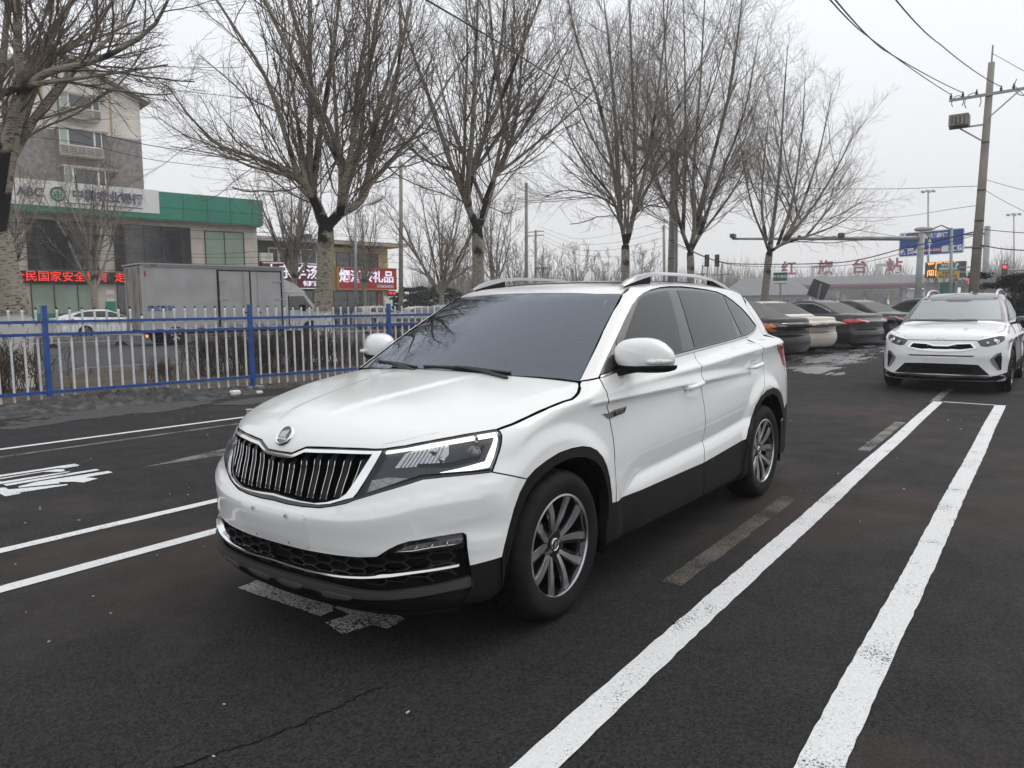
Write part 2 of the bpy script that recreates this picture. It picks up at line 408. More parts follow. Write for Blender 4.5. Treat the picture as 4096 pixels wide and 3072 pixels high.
# curves of the bodywork, car coordinates in metres (x forward, y to the car's left, z up)
K={k:np.array(v).reshape(-1,3)/1000. for k,v in {
'chrome_top':[784,79,773,765,150,803,726,318,810,675,449,811,658,481,813],
'hl_top':[658,481,813,608,547,824,542,610,839,469,669,851,391,726,863,336,762,869,321,772,870],
'shut':[321,772,870,248,795,886,160,808,905,30,822,930,-82,826,944,-140,831,948,-180,824,956,-226,810,967,-292,777,985,-337,752,1008],
'hl_rear':[321,772,870,320,787,862,324,797,849,342,808,818,359,810,789,380,810,755,410,813,718],
'hl_bot':[410,813,718,486,762,716,557,702,713,615,642,707,660,594,688,712,519,661,742,462,640,761,417,624],
'hl_left':[761,417,624,750,427,651,724,446,698,692,466,756,658,481,813],
'drl_top':[663,492,797,655,492,809,589,571,826,498,653,843,396,730,858,320,784,864,333,791,850,409,740,842,509,663,828,597,578,813],
'drl_rear':[348,785,845,334,792,848,358,802,810,380,804,770,406,805,737,480,757,730,562,685,728,500,734,740,412,789,759,387,791,795],
'hl_indic':[740,460,649,717,468,696,681,531,710,646,597,707,681,556,690,720,496,665],
'hl_refl':[661,538,741,624,562,793,590,592,809,497,681,824,514,695,789,559,673,748,611,611,747],
'chrome_bot':[761,417,624,774,387,610,790,336,596,807,272,582,820,181,576,826,89,574],
'inner':[786,81,756,773,149,785,743,291,792,687,445,795,713,424,746,743,401,689,764,378,647,777,351,626,794,295,608,805,237,598,814,151,598,818,80,602],
'rim_bot':[761,399,642,773,377,621,792,316,600,804,260,591,815,176,589,820,83,590],
'bf_line':[410,813,718,350,849,699,264,868,671,251,869,666],
'arch_out':[404,856,386,392,859,430,364,862,500,336,865,564,301,867,620,254,869,666,196,871,695,118,873,718,24,874,736,-75,874,740,-163,877,735,-225,880,721,-275,883,699,-316,888,664,-345,893,618,-373,894,554,-388,894,490,-396,894,430],
'arch_in':[409,853,256,386,860,340,357,863,416,328,866,492,294,869,555,258,871,603,211,873,639,146,875,668,66,877,691,-17,879,701,-103,881,699,-178,884,686,-239,888,662,-282,892,629,-315,893,587,-344,894,522,-359,894,459,-359,894,391,-337,894,317],
'pad1':[833,25,250,835,54,263,827,179,261,824,177,249,819,124,230,824,43,232],
'pad2':[814,281,253,811,306,258,788,417,255,783,419,243,784,394,232,799,280,224,809,270,238],
'drl_low':[716,590,440,696,621,459,667,659,469,618,711,478,546,767,485,540,774,480,541,776,462,640,691,454],
'black_low':[729,535,216,666,654,218,582,752,230,445,836,225,414,852,249,392,860,308],
'dlo_top':[-419,807,1021,-460,796,1047,-571,772,1116,-698,745,1191,-846,709,1275,-1004,672,1357,-1103,653,1397,-1206,639,1424,-1325,624,1445,-1475,610,1461,-1621,602,1469,-1802,598,1471,-1981,599,1466,-2167,602,1457,-2370,604,1442,-2505,610,1418,-2617,625,1379,-2737,646,1325,-2825,668,1267,-2884,686,1216,-2902,694,1196],
'belt_low':[-2878,704,1179,-2739,730,1149,-2538,753,1126,-2011,786,1104,-1518,807,1081,-1241,813,1067,-530,822,1034,-419,807,1021],
'belt_up':[-2746,724,1160,-2537,748,1140,-2023,781,1115,-1518,802,1093,-1247,808,1080,-536,818,1043,-432,804,1029],
'glassF':[-707,747,1193,-813,723,1252,-939,692,1319,-1046,669,1369,-1160,652,1403,-1278,642,1422,-1405,634,1434,-1546,627,1444,-1482,704,1308,-1424,762,1190,-1372,804,1091,-586,816,1050,-684,755,1176],
'glassR':[-1683,624,1446,-1938,618,1445,-2203,616,1435,-2388,614,1423,-2404,636,1382,-2404,682,1295,-2359,758,1138,-1557,798,1103,-1592,741,1231,-1638,683,1344],
'glassQ':[-2456,612,1419,-2516,617,1404,-2611,640,1354,-2728,661,1297,-2819,682,1238,-2858,694,1204,-2703,725,1167,-2514,747,1143,-2460,750,1144,-2439,694,1268,-2443,652,1349],
'archR_out':[-2141,905,479,-2187,902,540,-2297,886,613,-2343,894,677,-2442,894,727,-2569,890,760,-2716,888,765,-2827,884,746],
'archR_in':[-2156,913,439,-2280,898,567,-2362,893,636,-2455,895,695,-2578,893,723,-2693,892,727],
'ws_side':[-345,748,1013,-504,714,1110,-702,665,1230,-878,626,1329,-1051,584,1419],
'frit_in':[-990,538,1402,-991,560,1398,-969,582,1383,-851,622,1316,-617,692,1178,-508,711,1114,-440,712,1076,-400,688,1062,-359,648,1052,-339,574,1062,-305,478,1066],
'badge':[-373,850,856,-424,851,852,-488,850,863,-609,851,866,-586,852,840,-563,853,837,-434,853,824],
'badge2':[-474,851,850,-487,851,858,-602,851,862,-575,853,837,-476,853,831],
'chr2_top':[835,34,339,823,220,334,805,340,334,780,440,341,764,489,349,763,490,351,751,517,364,669,658,385,552,769,399],
'chr2_bot':[836,35,328,824,220,323,806,341,323,782,441,331,790,412,328,765,492,335,734,563,346,682,645,359,623,712,370,559,766,375],
}.items()}
# ------------------------------------------------------------------ car materials
def paint_white(name,dust=.35):
    m=M(name,(.80,.80,.79),rough=.32,coat=1,spec=.5)
    N,L,b=node_chain(m); b.inputs['Coat Roughness'].default_value=.04
    tc=N.new('ShaderNodeTexCoord'); gm=N.new('ShaderNodeNewGeometry'); sp=N.new('ShaderNodeSeparateXYZ'); L.new(gm.outputs['Normal'],sp.inputs[0])
    up=N.new('ShaderNodeMapRange'); up.inputs['From Min'].default_value=.55; up.inputs['From Max'].default_value=.92; L.new(sp.outputs['Z'],up.inputs[0])
    n=N.new('ShaderNodeTexNoise'); n.inputs['Scale'].default_value=7; n.inputs['Detail'].default_value=8; n.inputs['Roughness'].default_value=.7; L.new(tc.outputs['Object'],n.inputs['Vector'])
    v=N.new('ShaderNodeTexVoronoi'); v.inputs['Scale'].default_value=70; L.new(tc.outputs['Object'],v.inputs['Vector'])
    n2=N.new('ShaderNodeTexNoise'); n2.inputs['Scale'].default_value=18; n2.inputs['Detail'].default_value=4; L.new(tc.outputs['Object'],n2.inputs['Vector'])
    sm=N.new('ShaderNodeMapRange'); sm.inputs['From Min'].default_value=.16; sm.inputs['From Max'].default_value=.04; L.new(v.outputs['Distance'],sm.inputs[0])
    pm=N.new('ShaderNodeMapRange'); pm.inputs['From Min'].default_value=.50; pm.inputs['From Max'].default_value=.64; L.new(n2.outputs[0],pm.inputs[0])
    sp2=N.new('ShaderNodeMath'); sp2.operation='MULTIPLY'; L.new(sm.outputs[0],sp2.inputs[0]); L.new(pm.outputs[0],sp2.inputs[1])
    dm=N.new('ShaderNodeMapRange'); dm.inputs['From Min'].default_value=.3; dm.inputs['From Max'].default_value=.7; dm.inputs['To Min'].default_value=dust*.35; dm.inputs['To Max'].default_value=dust; L.new(n.outputs[0],dm.inputs[0])
    d1=N.new('ShaderNodeMath'); d1.operation='MULTIPLY'; L.new(dm.outputs[0],d1.inputs[0]); L.new(up.outputs[0],d1.inputs[1])
    d2=N.new('ShaderNodeMath'); d2.operation='MULTIPLY_ADD'; d2.use_clamp=True; L.new(sp2.outputs[0],d2.inputs[0]); d2.inputs[1].default_value=.28; L.new(d1.outputs[0],d2.inputs[2])
    d3=N.new('ShaderNodeMath'); d3.operation='MULTIPLY'; L.new(d2.outputs[0],d3.inputs[0]); L.new(up.outputs[0],d3.inputs[1])
    mx=N.new('ShaderNodeMix'); mx.data_type='RGBA'; mx.inputs[6].default_value=(.80,.80,.79,1); mx.inputs[7].default_value=(.60,.59,.53,1)
    L.new(d3.outputs[0],mx.inputs[0]); L.new(mx.outputs[2],b.inputs['Base Color'])
    rr=N.new('ShaderNodeMapRange'); rr.inputs['To Min'].default_value=.04; rr.inputs['To Max'].default_value=.5; L.new(d1.outputs[0],rr.inputs[0]); L.new(rr.outputs[0],b.inputs['Coat Roughness'])
    return m
WHITE=paint_white('white car paint')
GLOSSB=M('gloss black plastic',(.008,.008,.009),rough=.12,coat=.6)
PLAST=M('black grained plastic',(.007,.007,.007),rough=.6,spec=.18,bump=.12,bscale=500)
LIPM=M('grey lip plastic',(.045,.045,.045),rough=.55,spec=.4,bump=.08,bscale=400)
DARK=M('dark cavity',(.006,.006,.006),rough=.9,spec=.1)
CHROME=M('chrome trim',(.80,.80,.80),rough=.09,metal=1)
SILV=M('satin silver',(.50,.50,.51),rough=.32,metal=1)
ALU=M('machined alloy',(.50,.50,.51),rough=.30,metal=1)
RUBBER=M('tyre rubber',(.009,.009,.009),rough=.75,spec=.22,var=.35,scale=9)
SIDEGL=M('tinted side glass',(.016,.016,.017),rough=.03,spec=.42,var=.12,scale=1.4)
WSGL=glass_mat('windscreen glass',(.42,.45,.47),ior=2.0)
LENS=glass_mat('clear lamp lens',(.80,.80,.80),ior=1.42)
FRIT=M('windscreen edge band',(.045,.044,.042),rough=.38,coat=.6,coatr=.25,var=.4,scale=26)
LAMPIN=M('lamp housing grey',(.055,.056,.058),rough=.3,metal=.3)
LAMPCH=M('lamp reflector',(.62,.62,.63),rough=.14,metal=1,bump=.25,bscale=45)
DRL=M('running light',(1,1,.97),rough=.4,emit=1.3)
AMBER=M('amber lens',(.65,.16,.03),rough=.2,coat=1)
REDL=M('red lens',(.42,.022,.03),rough=.12,coat=1,var=.25,scale=30)
WLENS=M('white lens',(.62,.62,.60),rough=.15,coat=1,var=.25,scale=60)
SEATM=M('seat fabric',(.09,.09,.095),rough=.9)
DASHM=M('dashboard vinyl',(.06,.061,.062),rough=.75)
PLATEW=M('bare plate panel',(.74,.74,.73),rough=.3,coat=.8)
INK=M('black lettering',(.02,.02,.02),rough=.6)
WPAINT=M('white lettering',(.80,.80,.80),rough=.5)
def wheel(name,R_=.326,W=.215,rr=.226,style='vspoke',parent=None,loc=(0,0,0),side=1,cap=True):
    """road wheel, outer face towards +y when side=1"""
    w=empty(name,loc); 
    if parent is not None: w.parent=parent
    h=W/2; n=120
    prof=[(rr-.015,-h*.9),(rr+.012,-h*.98),(R_*.86,-h*1.05),(R_*.955,-h*.9),(R_,-h*.66),(R_,-h*.36),(R_-.008,-h*.34),(R_-.008,-h*.28),(R_,-h*.26),(R_+.001,0),(R_,h*.26),(R_-.008,h*.28),(R_-.008,h*.34),(R_,h*.36),(R_,h*.66),(R_*.975,h*.84),(R_*.945,h*.93),(R_*.90,h*1.03),(R_*.86,h*1.05),(R_*.80,h*1.04),(rr+.012,h*.98),(rr-.004,h*.93),(rr-.012,h*.80)]
    m=MB(); V=[];k=len(prof)
    for i,(r,y) in enumerate(prof):
        for j in range(n):
            a=2*math.pi*j/n; q=r
            if i in(4,5,14,15,16) and j%4==0: q=r-(.007 if i!=16 else .004)
            V.append((q*math.cos(a),y,q*math.sin(a)))
    F=[(i*n+j,(i+1)*n+j,(i+1)*n+(j+1)%n,i*n+(j+1)%n) for i in range(k-1) for j in range(n)]
    m.add(V,F); m.build('tyre',RUBBER,w,auto=35)
    rim=MB(); rim.lathe([(rr-.012,h*.80),(rr,h*.95),(rr-.008,h*.97),(rr-.011,h*.90)],72); rim.cur=1; rim.lathe([(rr-.011,h*.90),(rr-.030,h*.45),(rr-.036,-h*.8),(rr-.02,-h*.9)],72)
    rim.build('rim',[ALU if style!='dark' else GLOSSB,GLOSSB],w,auto=40)
    bk=MB(); bk.lathe([(.001,-h*.05),(.16,-h*.05),(.165,-h*.15),(.165,-h*.3),(.001,-h*.3)],36); bk.build('brake_disc',M('brake disc',(.10,.10,.10),rough=.5,metal=.8),w,auto=40)
    d=MB(); d.lathe([(.001,h*.62),(.045,h*.62),(.075,h*.58),(.085,h*.35),(.001,h*.3)],40); d.build('hub',GLOSSB,w,auto=40)
    def spoke(a0,a1,w0,w1,y0,y1,r0,r1,mat,nm,th=.03,seg=7):
        V=[];F=[]
        for i in range(seg+1):
            t=i/seg; r=r0+(r1-r0)*t; a=a0+(a1-a0)*(t**.8); ww=(w0+(w1-w0)*t)/2; y=y0+(y1-y0)*t+.006*math.sin(math.pi*t)
            c,s_=math.cos(a),math.sin(a)
            for o_,yy in ((-ww,y),(ww,y),(ww*1.15,y-th),(-ww*1.15,y-th)): V.append((r*c-o_*s_,yy,r*s_+o_*c))
        for i in range(seg):
            for j in range(4): F.append((4*i+j,4*i+(j+1)%4,4*i+4+(j+1)%4,4*i+4+j))
        F+=[(3,2,1,0),(4*seg,4*seg+1,4*seg+2,4*seg+3)]
        q=MB().add(V,[f[::-1] for f in F]); return q
    if style in('vspoke','dark'):
        al=MB(); bl=MB(); ph0=R(18)
        for kk in range(5):
            c=ph0+2*math.pi*kk/5
            for sg in (-1,1):
                q=spoke(c+sg*R(9),c+sg*R(20.5),.016,.034,h*.60,h*.86,.052,rr-.006,None,'s',th=.010); al.add(q.v,q.f)
                q=spoke(c+sg*R(12),c+sg*R(22),.040,.058,h*.54,h*.78,.05,rr-.006,None,'s',th=.045); bl.add(q.v,q.f)
        al.build('spokes',ALU,w); bl.build('spoke_pockets',GLOSSB,w)
    else:
        al=MB()
        for kk in range(7 if style=='multi' else 5):
            c=2*math.pi*kk/(7 if style=='multi' else 5)+.2
            for sg in((-1,1) if style=='multi' else (0,)):
                q=spoke(c+sg*R(5),c+sg*R(11),.024 if sg else .05,.03 if sg else .07,h*.60,h*.84,.05,rr-.006,None,'s',th=.03); al.add(q.v,q.f)
        al.build('spokes',SILV,w)
        DK=MB(); DK.lathe([(rr-.02,h*.1),(.02,h*.1)],40); DK.build('wheel_back',DARK,w)
    if cap:
        cp=MB(); cp.lathe([(.001,h*.66),(.022,h*.66),(.0225,h*.63)],32); cp.build('hub_cap',INK,w)
        cr=MB(); cr.lathe([(.0225,h*.655),(.0255,h*.672),(.0285,h*.655),(.0285,h*.60)],32); cr.build('cap_ring',CHROME,w,auto=50)
        if style=='vspoke':
            z=MB(); yy=h*.66+.0006
            z.prism([(-.012,-.016),(.002,-.014),(.006,-.002),(.012,.006),(.006,.016),(-.002,.013),(-.008,.002),(-.004,-.006)],(0,.001,0),(0,yy,0),(-1,0,0),(0,0,1)); z.build('cap_emblem',SILV,w)
    if side<0: w.rotation_euler=(0,0,math.pi)
    return w
# ------------------------------------------------------------------ the white sport utility car in front
def build_suv():
    T=empty('suv',(0,0,0),0,'white five-door SUV nearest the camera with black vertical grille and bare front plate','suv')
    S=Surf(Fbody,.1,-2.75,Flow=Flow); W=S.wrap; WI=S.wrap_inv; C0=S.S0(); F=Fbody
    wi=lambda *a: WI(np.vstack([np.asarray(q,float).reshape(-1,3) for q in a]))
    def wpan(nm,poly,mat,**k): return panel(nm,W,F,poly,mat,T,dark_rim=(mat is WHITE),lines=CL_ if mat is WHITE else (),**k)
    rv=lambda q:q[::-1]
    xs_=np.linspace(.35,-3.1,140); xl=np.linspace(-.5,-2.4,90); CL_=[np.stack([xs_-.1,ZCR(xs_)+d_],1) for d_ in(.010,0,-.014)]+[np.stack([xl-.1,ZLC(xl)+d_],1) for d_ in(.014,0,-.016)]
    yb=np.linspace(-.80,.80,90)
    for d_ in(.02,0,-.012): CL_.append(wi([[float(xfront(np.array(y)+0.,np.array(z))),y,z] for y,z in zip(yb,ZBC(abs(yb))+d_)]))
    g0=np.array([[.789,0,.773]]); gb=np.array([[.8355,0,.577]])
    # dark inner shell
    a=lambda cx,t:(cx+.385*math.cos(t)-.1,.325+.385*math.sin(t))
    b=[(C0,.19),(.55,.19)]+[a(0,t) for t in np.linspace(-.2,math.pi+.2,18)]+[(-2.0,.19)][:0]+[a(-2.61,t) for t in np.linspace(-.2,math.pi+.2,18)]+[(-3.6,.22),(-4.185,.22),(-4.185,.95),(-3.3,.95),(-2.6,.98),(-.45,.92),(.35,.80),(.8,.70),(C0,.70)]
    panel('inner_shell',W,F,b,DARK,T,off=.034,rim=0,h=.06,mirror=True)
    hp=fully(S.hood_inv(np.array([[.76,0,.80],[.70,.42,.79],[.50,.62,.80],[.30,.72,.83],[0,.77,.90],[-.30,.72,.97],[-.15,0,1.03]])))
    panel('engine_bay',S.hood,Flow,hp,DARK,T,off=.06,rim=0,h=.06)
    m=MB(); m.box(-3.2,.55,-.72,.72,.205,.25); m.box(-2.1,-.5,-.80,.80,.21,.26); m.build('underbody',DARK,T)
    # bonnet
    wsb=np.array([[-.337,.751,1.008],[-.215,.422,1.03],[-.177,.199,1.042],[-.165,0,1.041]])
    hh=np.vstack([g0,K['chrome_top'],K['hl_top'][1:],K['shut'][1:-1],wsb]); hh=S.hood_inv(hh)
    panel('hood',S.hood,Flow,fully(hh[:-1].tolist()+[hh[-1]]),WHITE,T,h=.018,gap=.0045,dark_rim=True)
    # lamps
    hl=wi(K['hl_top'],K['hl_rear'][1:],K['hl_bot'][1:],K['hl_left'][1:-1])
    lamps=[]
    for sg in(1,-1):
        e=empty('headlight'); e.parent=T; lamps.append(e)
    def both(objs,par):
        for o,q in zip(objs,par): o.parent=q
    both(wpan('lamp_housing',hl,LAMPIN,off=.030,rim=-.028,gap=.002,mirror=True),lamps)
    both(wpan('lamp_lens',hl,LENS,off=.002,rim=0,gap=.003,mirror=True),lamps)
    both(wpan('lamp_seal',hl,GLOSSB,holes=[inset(resample(hl,.02),.006)],off=.001,rim=.02,gap=.001,h=.012,mirror=True),lamps)
    both(wpan('running_light',wi(K['drl_top']),DRL,off=.007,gap=0,h=.015,mirror=True),lamps)
    both(wpan('running_light',wi(K['drl_rear']),DRL,off=.007,gap=0,h=.015,mirror=True),lamps)
    both(wpan('reflector_bowl',wi(K['hl_refl']),LAMPCH,off=.022,gap=0,h=.015,mirror=True),lamps)
    both(wpan('turn_signal',wi(K['hl_indic']),WLENS,off=.016,gap=0,h=.012,mirror=True),lamps)
    rb=wi(K['hl_refl'])
    for sg,e in zip((1,-1),lamps):
        m=MB(); 
        for t in np.linspace(.12,.9,9):
            a1=rb[1]*(1-t)+rb[3]*t; b1=rb[0]*(1-t)+rb[5]*t; X=W(np.linspace(a1[0],b1[0],4),np.linspace(a1[1],b1[1],4),.0195); m.tube([(x,y*sg,z) for x,y,z in X],.0016,4)
        m.build('reflector_flutes',M('flute shade',(.16,.16,.165),rough=.3,metal=.6),e)
        m=MB(); q1=wi([[.60,.60,.752],[.52,.70,.752],[.43,.77,.772],[.405,.795,.815]]); X=W(q1[:,0],q1[:,1],.020); m.tube([(x,y*sg,z) for x,y,z in X],[.006,.010,.012,.006],6); m.build('lamp_divider',DARK,e)
        m=MB(); q1=wi([[.56,.655,.80],[.54,.675,.77]]); X=W(q1[:,0],q1[:,1],.016)
        for x,y,z in X: m.lathe([(.001,.006),(.012,.004),(.016,-.004)],16,axis='x',c=(x,y*sg,z))
        m.build('lamp_bulb',LAMPCH,e,smooth=True)
    for sg,e in zip((1,-1),lamps):
        m=MB(); c=np.array([.425,.742*sg,.787]); n=np.array([.62,.75*sg,.15]); n/=np.linalg.norm(n)
        m.lathe([(.001,.020),(.012,.019),(.022,.014),(.029,.004),(.031,-.004),(.034,-.004),(.034,-.02),(.001,-.02)],28,axis='z'); o=m.build('projector_lens',M('projector glass',(.16,.17,.18),rough=.05,coat=1),e,auto=40)
        o.matrix_local=Matrix.Translation(Vector(c))@Vector(n).to_track_quat('Z','Y').to_matrix().to_4x4()
        m=MB(); m.box(-.02,.02,-.006,.006,-.004,.05,.003); o=m.build('projector_hood',LAMPCH,e); o.matrix_local=Matrix.Translation(Vector(c+np.array([-.01,.0,.018])))@Matrix.Rotation(sg*.8,4,'Z')
    # grille
    inn=wi([[.789,0,.752]],K['inner'],[[.829,0,.607]])
    outer=wi(g0,K['chrome_top'],rv(K['hl_left'])[1:],K['chrome_bot'][1:],gb); outer=full(outer,C0); innf=full(inn,C0)
    fr=wi(g0,K['chrome_top'],rv(K['hl_left'])[1:-1],[[.772,.421,.632]],K['rim_bot'][1:],[[.832,0,.594]]); frf=full(fr,C0)
    G=empty('grille'); G.parent=T
    panel('grille_surround',W,F,outer,GLOSSB,G,holes=[innf],off=.004,h=.02)
    panel('grille_frame',W,F,inset(resample(frf,.02),.003),CHROME,G,holes=[innf],off=-.006,rim=.035,gap=.001,h=.012)
    panel('grille_back',W,F,innf,DARK,G,off=.055,rim=0,h=.03)
    # slats: black fins with two bright edges
    def zb(y): return float(np.interp(abs(y),[0,.094,.164,.249,.306,.362,.389],[.612,.611,.607,.606,.615,.632,.655]))
    def zt(y): return float(np.interp(abs(y),[0,.087,.15,.291,.42],[.745,.750,.780,.786,.788]))
    sl=MB(); ed=MB()
    for kk in range(-6,7):
        y0=kk*.0665
        zs=np.linspace(zb(y0)+.001,zt(y0)-.002,9); 
        cols=[]
        for dy in (-.0145,.0145):
            row=[]
            for z in zs:
                yy=y0+dy+ (y0*.10)*((z-zs[0])/(zs[-1]-zs[0]))*.5
                xf=float(xfront(np.array(yy),np.array(z)))-.012
                if z==zs[-1]: xf-=.012
                row.append((xf,yy,float(z)))
            cols.append(row)
        n=len(zs); V=[]
        for i in range(n):
            (xa,ya,z),(xb,yb,_)=cols[0][i],cols[1][i]; V+=[(xa,ya,z),(xb,yb,z),(xb-.045,yb,z),(xa-.045,ya,z)]
        Fq=[(4*i+j,4*i+(j+1)%4,4*i+4+(j+1)%4,4*i+4+j) for i in range(n-1) for j in range(4)]+[(3,2,1,0),(4*n-4,4*n-3,4*n-2,4*n-1)]
        sl.add(V,[f[::-1] if 0 else f for f in Fq])
        for row in cols: ed.tube([(x+.002,y,z) for x,y,z in row[:-1]],.0017,6)
    sl.build('grille_slats',M('slat black',(.006,.006,.006),rough=.45,spec=.25),G); ed.build('slat_edges',CHROME,G,smooth=True)
    # emblem
    E_=empty('emblem'); E_.parent=T
    n=Vector((.777,0,.63)).normalized(); y=Vector((0,1,0)); up=n.cross(y)*1
    if up.z<0: up=-up
    mt=frame4(Vector((.7525,0,.832))+n*.006,Vector((0,1,0)),up)
    d=MB(); d.lathe([(.001,.003),(.036,.003),(.040,.0)],48,axis='z'); o=d.build('emblem_disc',M('emblem dark',(.05,.05,.05),rough=.25,coat=1),E_); o.matrix_local=mt
    d=MB(); d.lathe([(.036,.002),(.0375,.006),(.042,.008),(.0465,.005),(.048,-.006)],48,axis='z'); o=d.build('emblem_ring',CHROME,E_,auto=50); o.matrix_local=mt
    d=MB()
    d.prism([(-.029,-.021),(.016,-.021),(.016,-.027),(.030,-.017),(.016,-.007),(.016,-.013),(-.029,-.013)],(0,0,.003),(0,0,.003),(1,0,0),(0,1,0))
    for i in range(4):
        x0=-.026+i*.0105; d.prism([(x0,-.010),(x0+.009,-.010),(x0+.0125,.010+.003*i),(x0+.009+.004,.020+.002*i),(x0+.004,.016+.003*i)],(0,0,.003),(0,0,.003),(1,0,0),(0,1,0))
    o=d.build('emblem_arrow',SILV,E_); o.matrix_local=mt
    # bumper
    wl=np.array([[.836,.192,.401],[.812,.352,.403],[.785,.45,.407],[.76,.529,.416],[.741,.574,.448],[.721,.605,.467],[.695,.641,.481],[.624,.716,.493],[.540,.780,.500],[.532,.786,.492],[.535,.792,.445],[.527,.796,.372],[.411,.852,.386]])
    bp=wi(gb,rv(K['chrome_bot']),K['hl_bot'][::-1][1:],K['bf_line'][1:],rv(K['arch_out'])[-6:] if 0 else K['arch_out'][5::-1],rv(wl)[1:],[[.842,0,.403]])
    wpan('front_bumper',full(bp,C0),WHITE,h=.018,gap=.0015)
    lb=wi([[.842,0,.402]],wl[:-2],[[.527,.796,.372],[.52,.80,.30],[.56,.77,.22]],[[.72,.54,.20],[.80,.3,.195],[.82,0,.195]])
    LB=empty('lower_bumper'); LB.parent=T
    panel('bumper_recess',W,F,full(lb,C0),DARK,LB,off=.040,rim=-.036,h=.03)
    sb=wi([[.527,.796,.372],[.411,.852,.386],[.39,.858,.307],[.412,.85,.248],[.44,.832,.222],[.582,.752,.22],[.666,.654,.205],[.72,.54,.20],[.80,.3,.195],[.82,0,.195]],[[.83,0,.235],[.823,.043,.228],[.819,.13,.228],[.799,.28,.222],[.783,.393,.228],[.764,.491,.244],[.735,.569,.253],[.67,.672,.268],[.585,.757,.283],[.519,.803,.29]])
    panel('bumper_skirt',W,F,full(np.vstack([sb[10:],sb[:10]]),C0) if 0 else full(np.vstack([sb[::-1]]),C0) if 0 else sb,PLAST,LB,off=.006,h=.025,mirror=True)
    lip=wi([[.837,0,.287],[.819,.261,.286],[.795,.39,.281],[.772,.48,.279],[.748,.541,.283],[.687,.649,.301],[.607,.737,.318],[.525,.798,.335],[.519,.803,.293],[.585,.757,.286],[.67,.672,.271],[.735,.569,.256],[.764,.491,.247],[.783,.421,.243],[.783,.393,.231],[.799,.28,.226],[.813,.265,.244],[.82,.221,.249],[.822,.164,.245],[.819,.13,.232],[.823,.043,.232],[.833,.014,.25],[.835,0,.25]])
    panel('bumper_lip',W,F,full(lip,C0),LIPM,LB,off=-.008,rim=.03,h=.02)
    for nm in('pad1','pad2'):
        panel('lip_pad',W,F,wi(K[nm]),M('lip pad plastic',(.075,.075,.075),rough=.5,spec=.4),LB,off=-.012,rim=.006,h=.02,mirror=True)
    cs=wi([[.84,0,.343],[.826,.224,.336],[.807,.343,.336],[.784,.444,.343],[.768,.494,.352],[.757,.524,.367],[.676,.665,.389],[.559,.775,.402],[.564,.771,.378],[.628,.717,.373],[.687,.65,.361],[.737,.566,.346],[.767,.494,.336],[.784,.443,.330],[.807,.342,.324],[.825,.222,.323],[.84,0,.329]])
    # bright strip: a blade leaning back so that its face looks up
    tp=np.array([[.84,0,.345],[.826,.224,.338],[.807,.343,.338],[.784,.444,.345],[.768,.494,.350],[.757,.524,.361],[.676,.665,.380],[.559,.775,.394]]); bt=np.array([[.84,0,.328],[.825,.222,.321],[.807,.342,.322],[.784,.443,.328],[.767,.494,.334],[.737,.566,.344],[.687,.65,.359],[.564,.771,.376]])
    tu,bu=wi(tp),wi(bt); t_=np.linspace(0,1,8); tq=np.linspace(0,1,40); tu=np.stack([pchip(t_,tu[:,i])(tq) for i in(0,1)],1); bu=np.stack([pchip(t_,bu[:,i])(tq) for i in(0,1)],1); tu[:,0]=np.minimum(tu[:,0],C0); bu[:,0]=np.minimum(bu[:,0],C0)
    rows=[W(tu[:,0],tu[:,1],.030),W(tu[:,0],tu[:,1],.014),W(.45*tu[:,0]+.55*bu[:,0],.45*tu[:,1]+.55*bu[:,1],-.006),W(bu[:,0],bu[:,1],-.007),W(bu[:,0],bu[:,1]-.004,.020)]
    cs_=MB()
    for sg in(1,-1):
        V=np.concatenate(rows)*np.array([1,sg,1]); Fq=[(r_*40+i,r_*40+i+1,(r_+1)*40+i+1,(r_+1)*40+i) for r_ in range(4) for i in range(39)]
        cs_.add(V,[f[::-1] for f in Fq] if sg>0 else Fq)
    cs_.build('chrome_strip',CHROME,LB,auto=35)
    # honeycomb mesh in the lower openings
    reg=full(inset(resample(wi([[.842,0,.400]],wl[:10],[[.535,.790,.44],[.527,.796,.335]],[[.687,.649,.301],[.748,.541,.283],[.795,.39,.281],[.837,0,.285]]),.02),.006),C0)
    hx=MB(); a_=.056; hgt=.036; seen=set()
    for i in range(-1,46):
        for j in range(-1,9):
            cu=.10+i*1.5*a_; cz=.25+(j+(i%2)*.5)*hgt
            pts=[(cu+a_,cz),(cu+a_*.55,cz+hgt/2),(cu-a_*.55,cz+hgt/2),(cu-a_,cz),(cu-a_*.55,cz-hgt/2),(cu+a_*.55,cz-hgt/2)]
            for p_,q_ in zip(pts,pts[1:]+pts[:1]):
                key=tuple(sorted((tuple(np.round(p_,2)),tuple(np.round(q_,2)))))
                if key in seen: continue
                seen.add(key); mid=np.array([[(p_[0]+q_[0])/2,(p_[1]+q_[1])/2],p_,q_]); 
                if not inside(mid,reg).all(): continue
                X=W(np.array([p_[0],q_[0]]),np.array([p_[1],q_[1]]),.016); nn=grad(X,F)
                d_=X[1]-X[0]; d_/=max(np.linalg.norm(d_),1e-6); sd=np.cross(nn[0],d_)*.004
                V=[X[0]-sd*.6,X[0]+sd*.6,X[1]+sd*.6,X[1]-sd*.6]; dn=nn*.024
                V+=[X[0]-sd-dn[0],X[0]+sd-dn[0],X[1]+sd-dn[1],X[1]-sd-dn[1]]
                hx.add(V,[(0,1,2,3),(1,5,6,2),(0,3,7,4)])
    hx.build('honeycomb_mesh',M('mesh black plastic',(.012,.012,.012),rough=.5,spec=.3),LB)
    FL=wpan('fog_lamp',wi(K['drl_low']),M('fog lamp glass',(.10,.10,.10),rough=.1,coat=1,var=.5,scale=90),off=.008,h=.015,mirror=True)
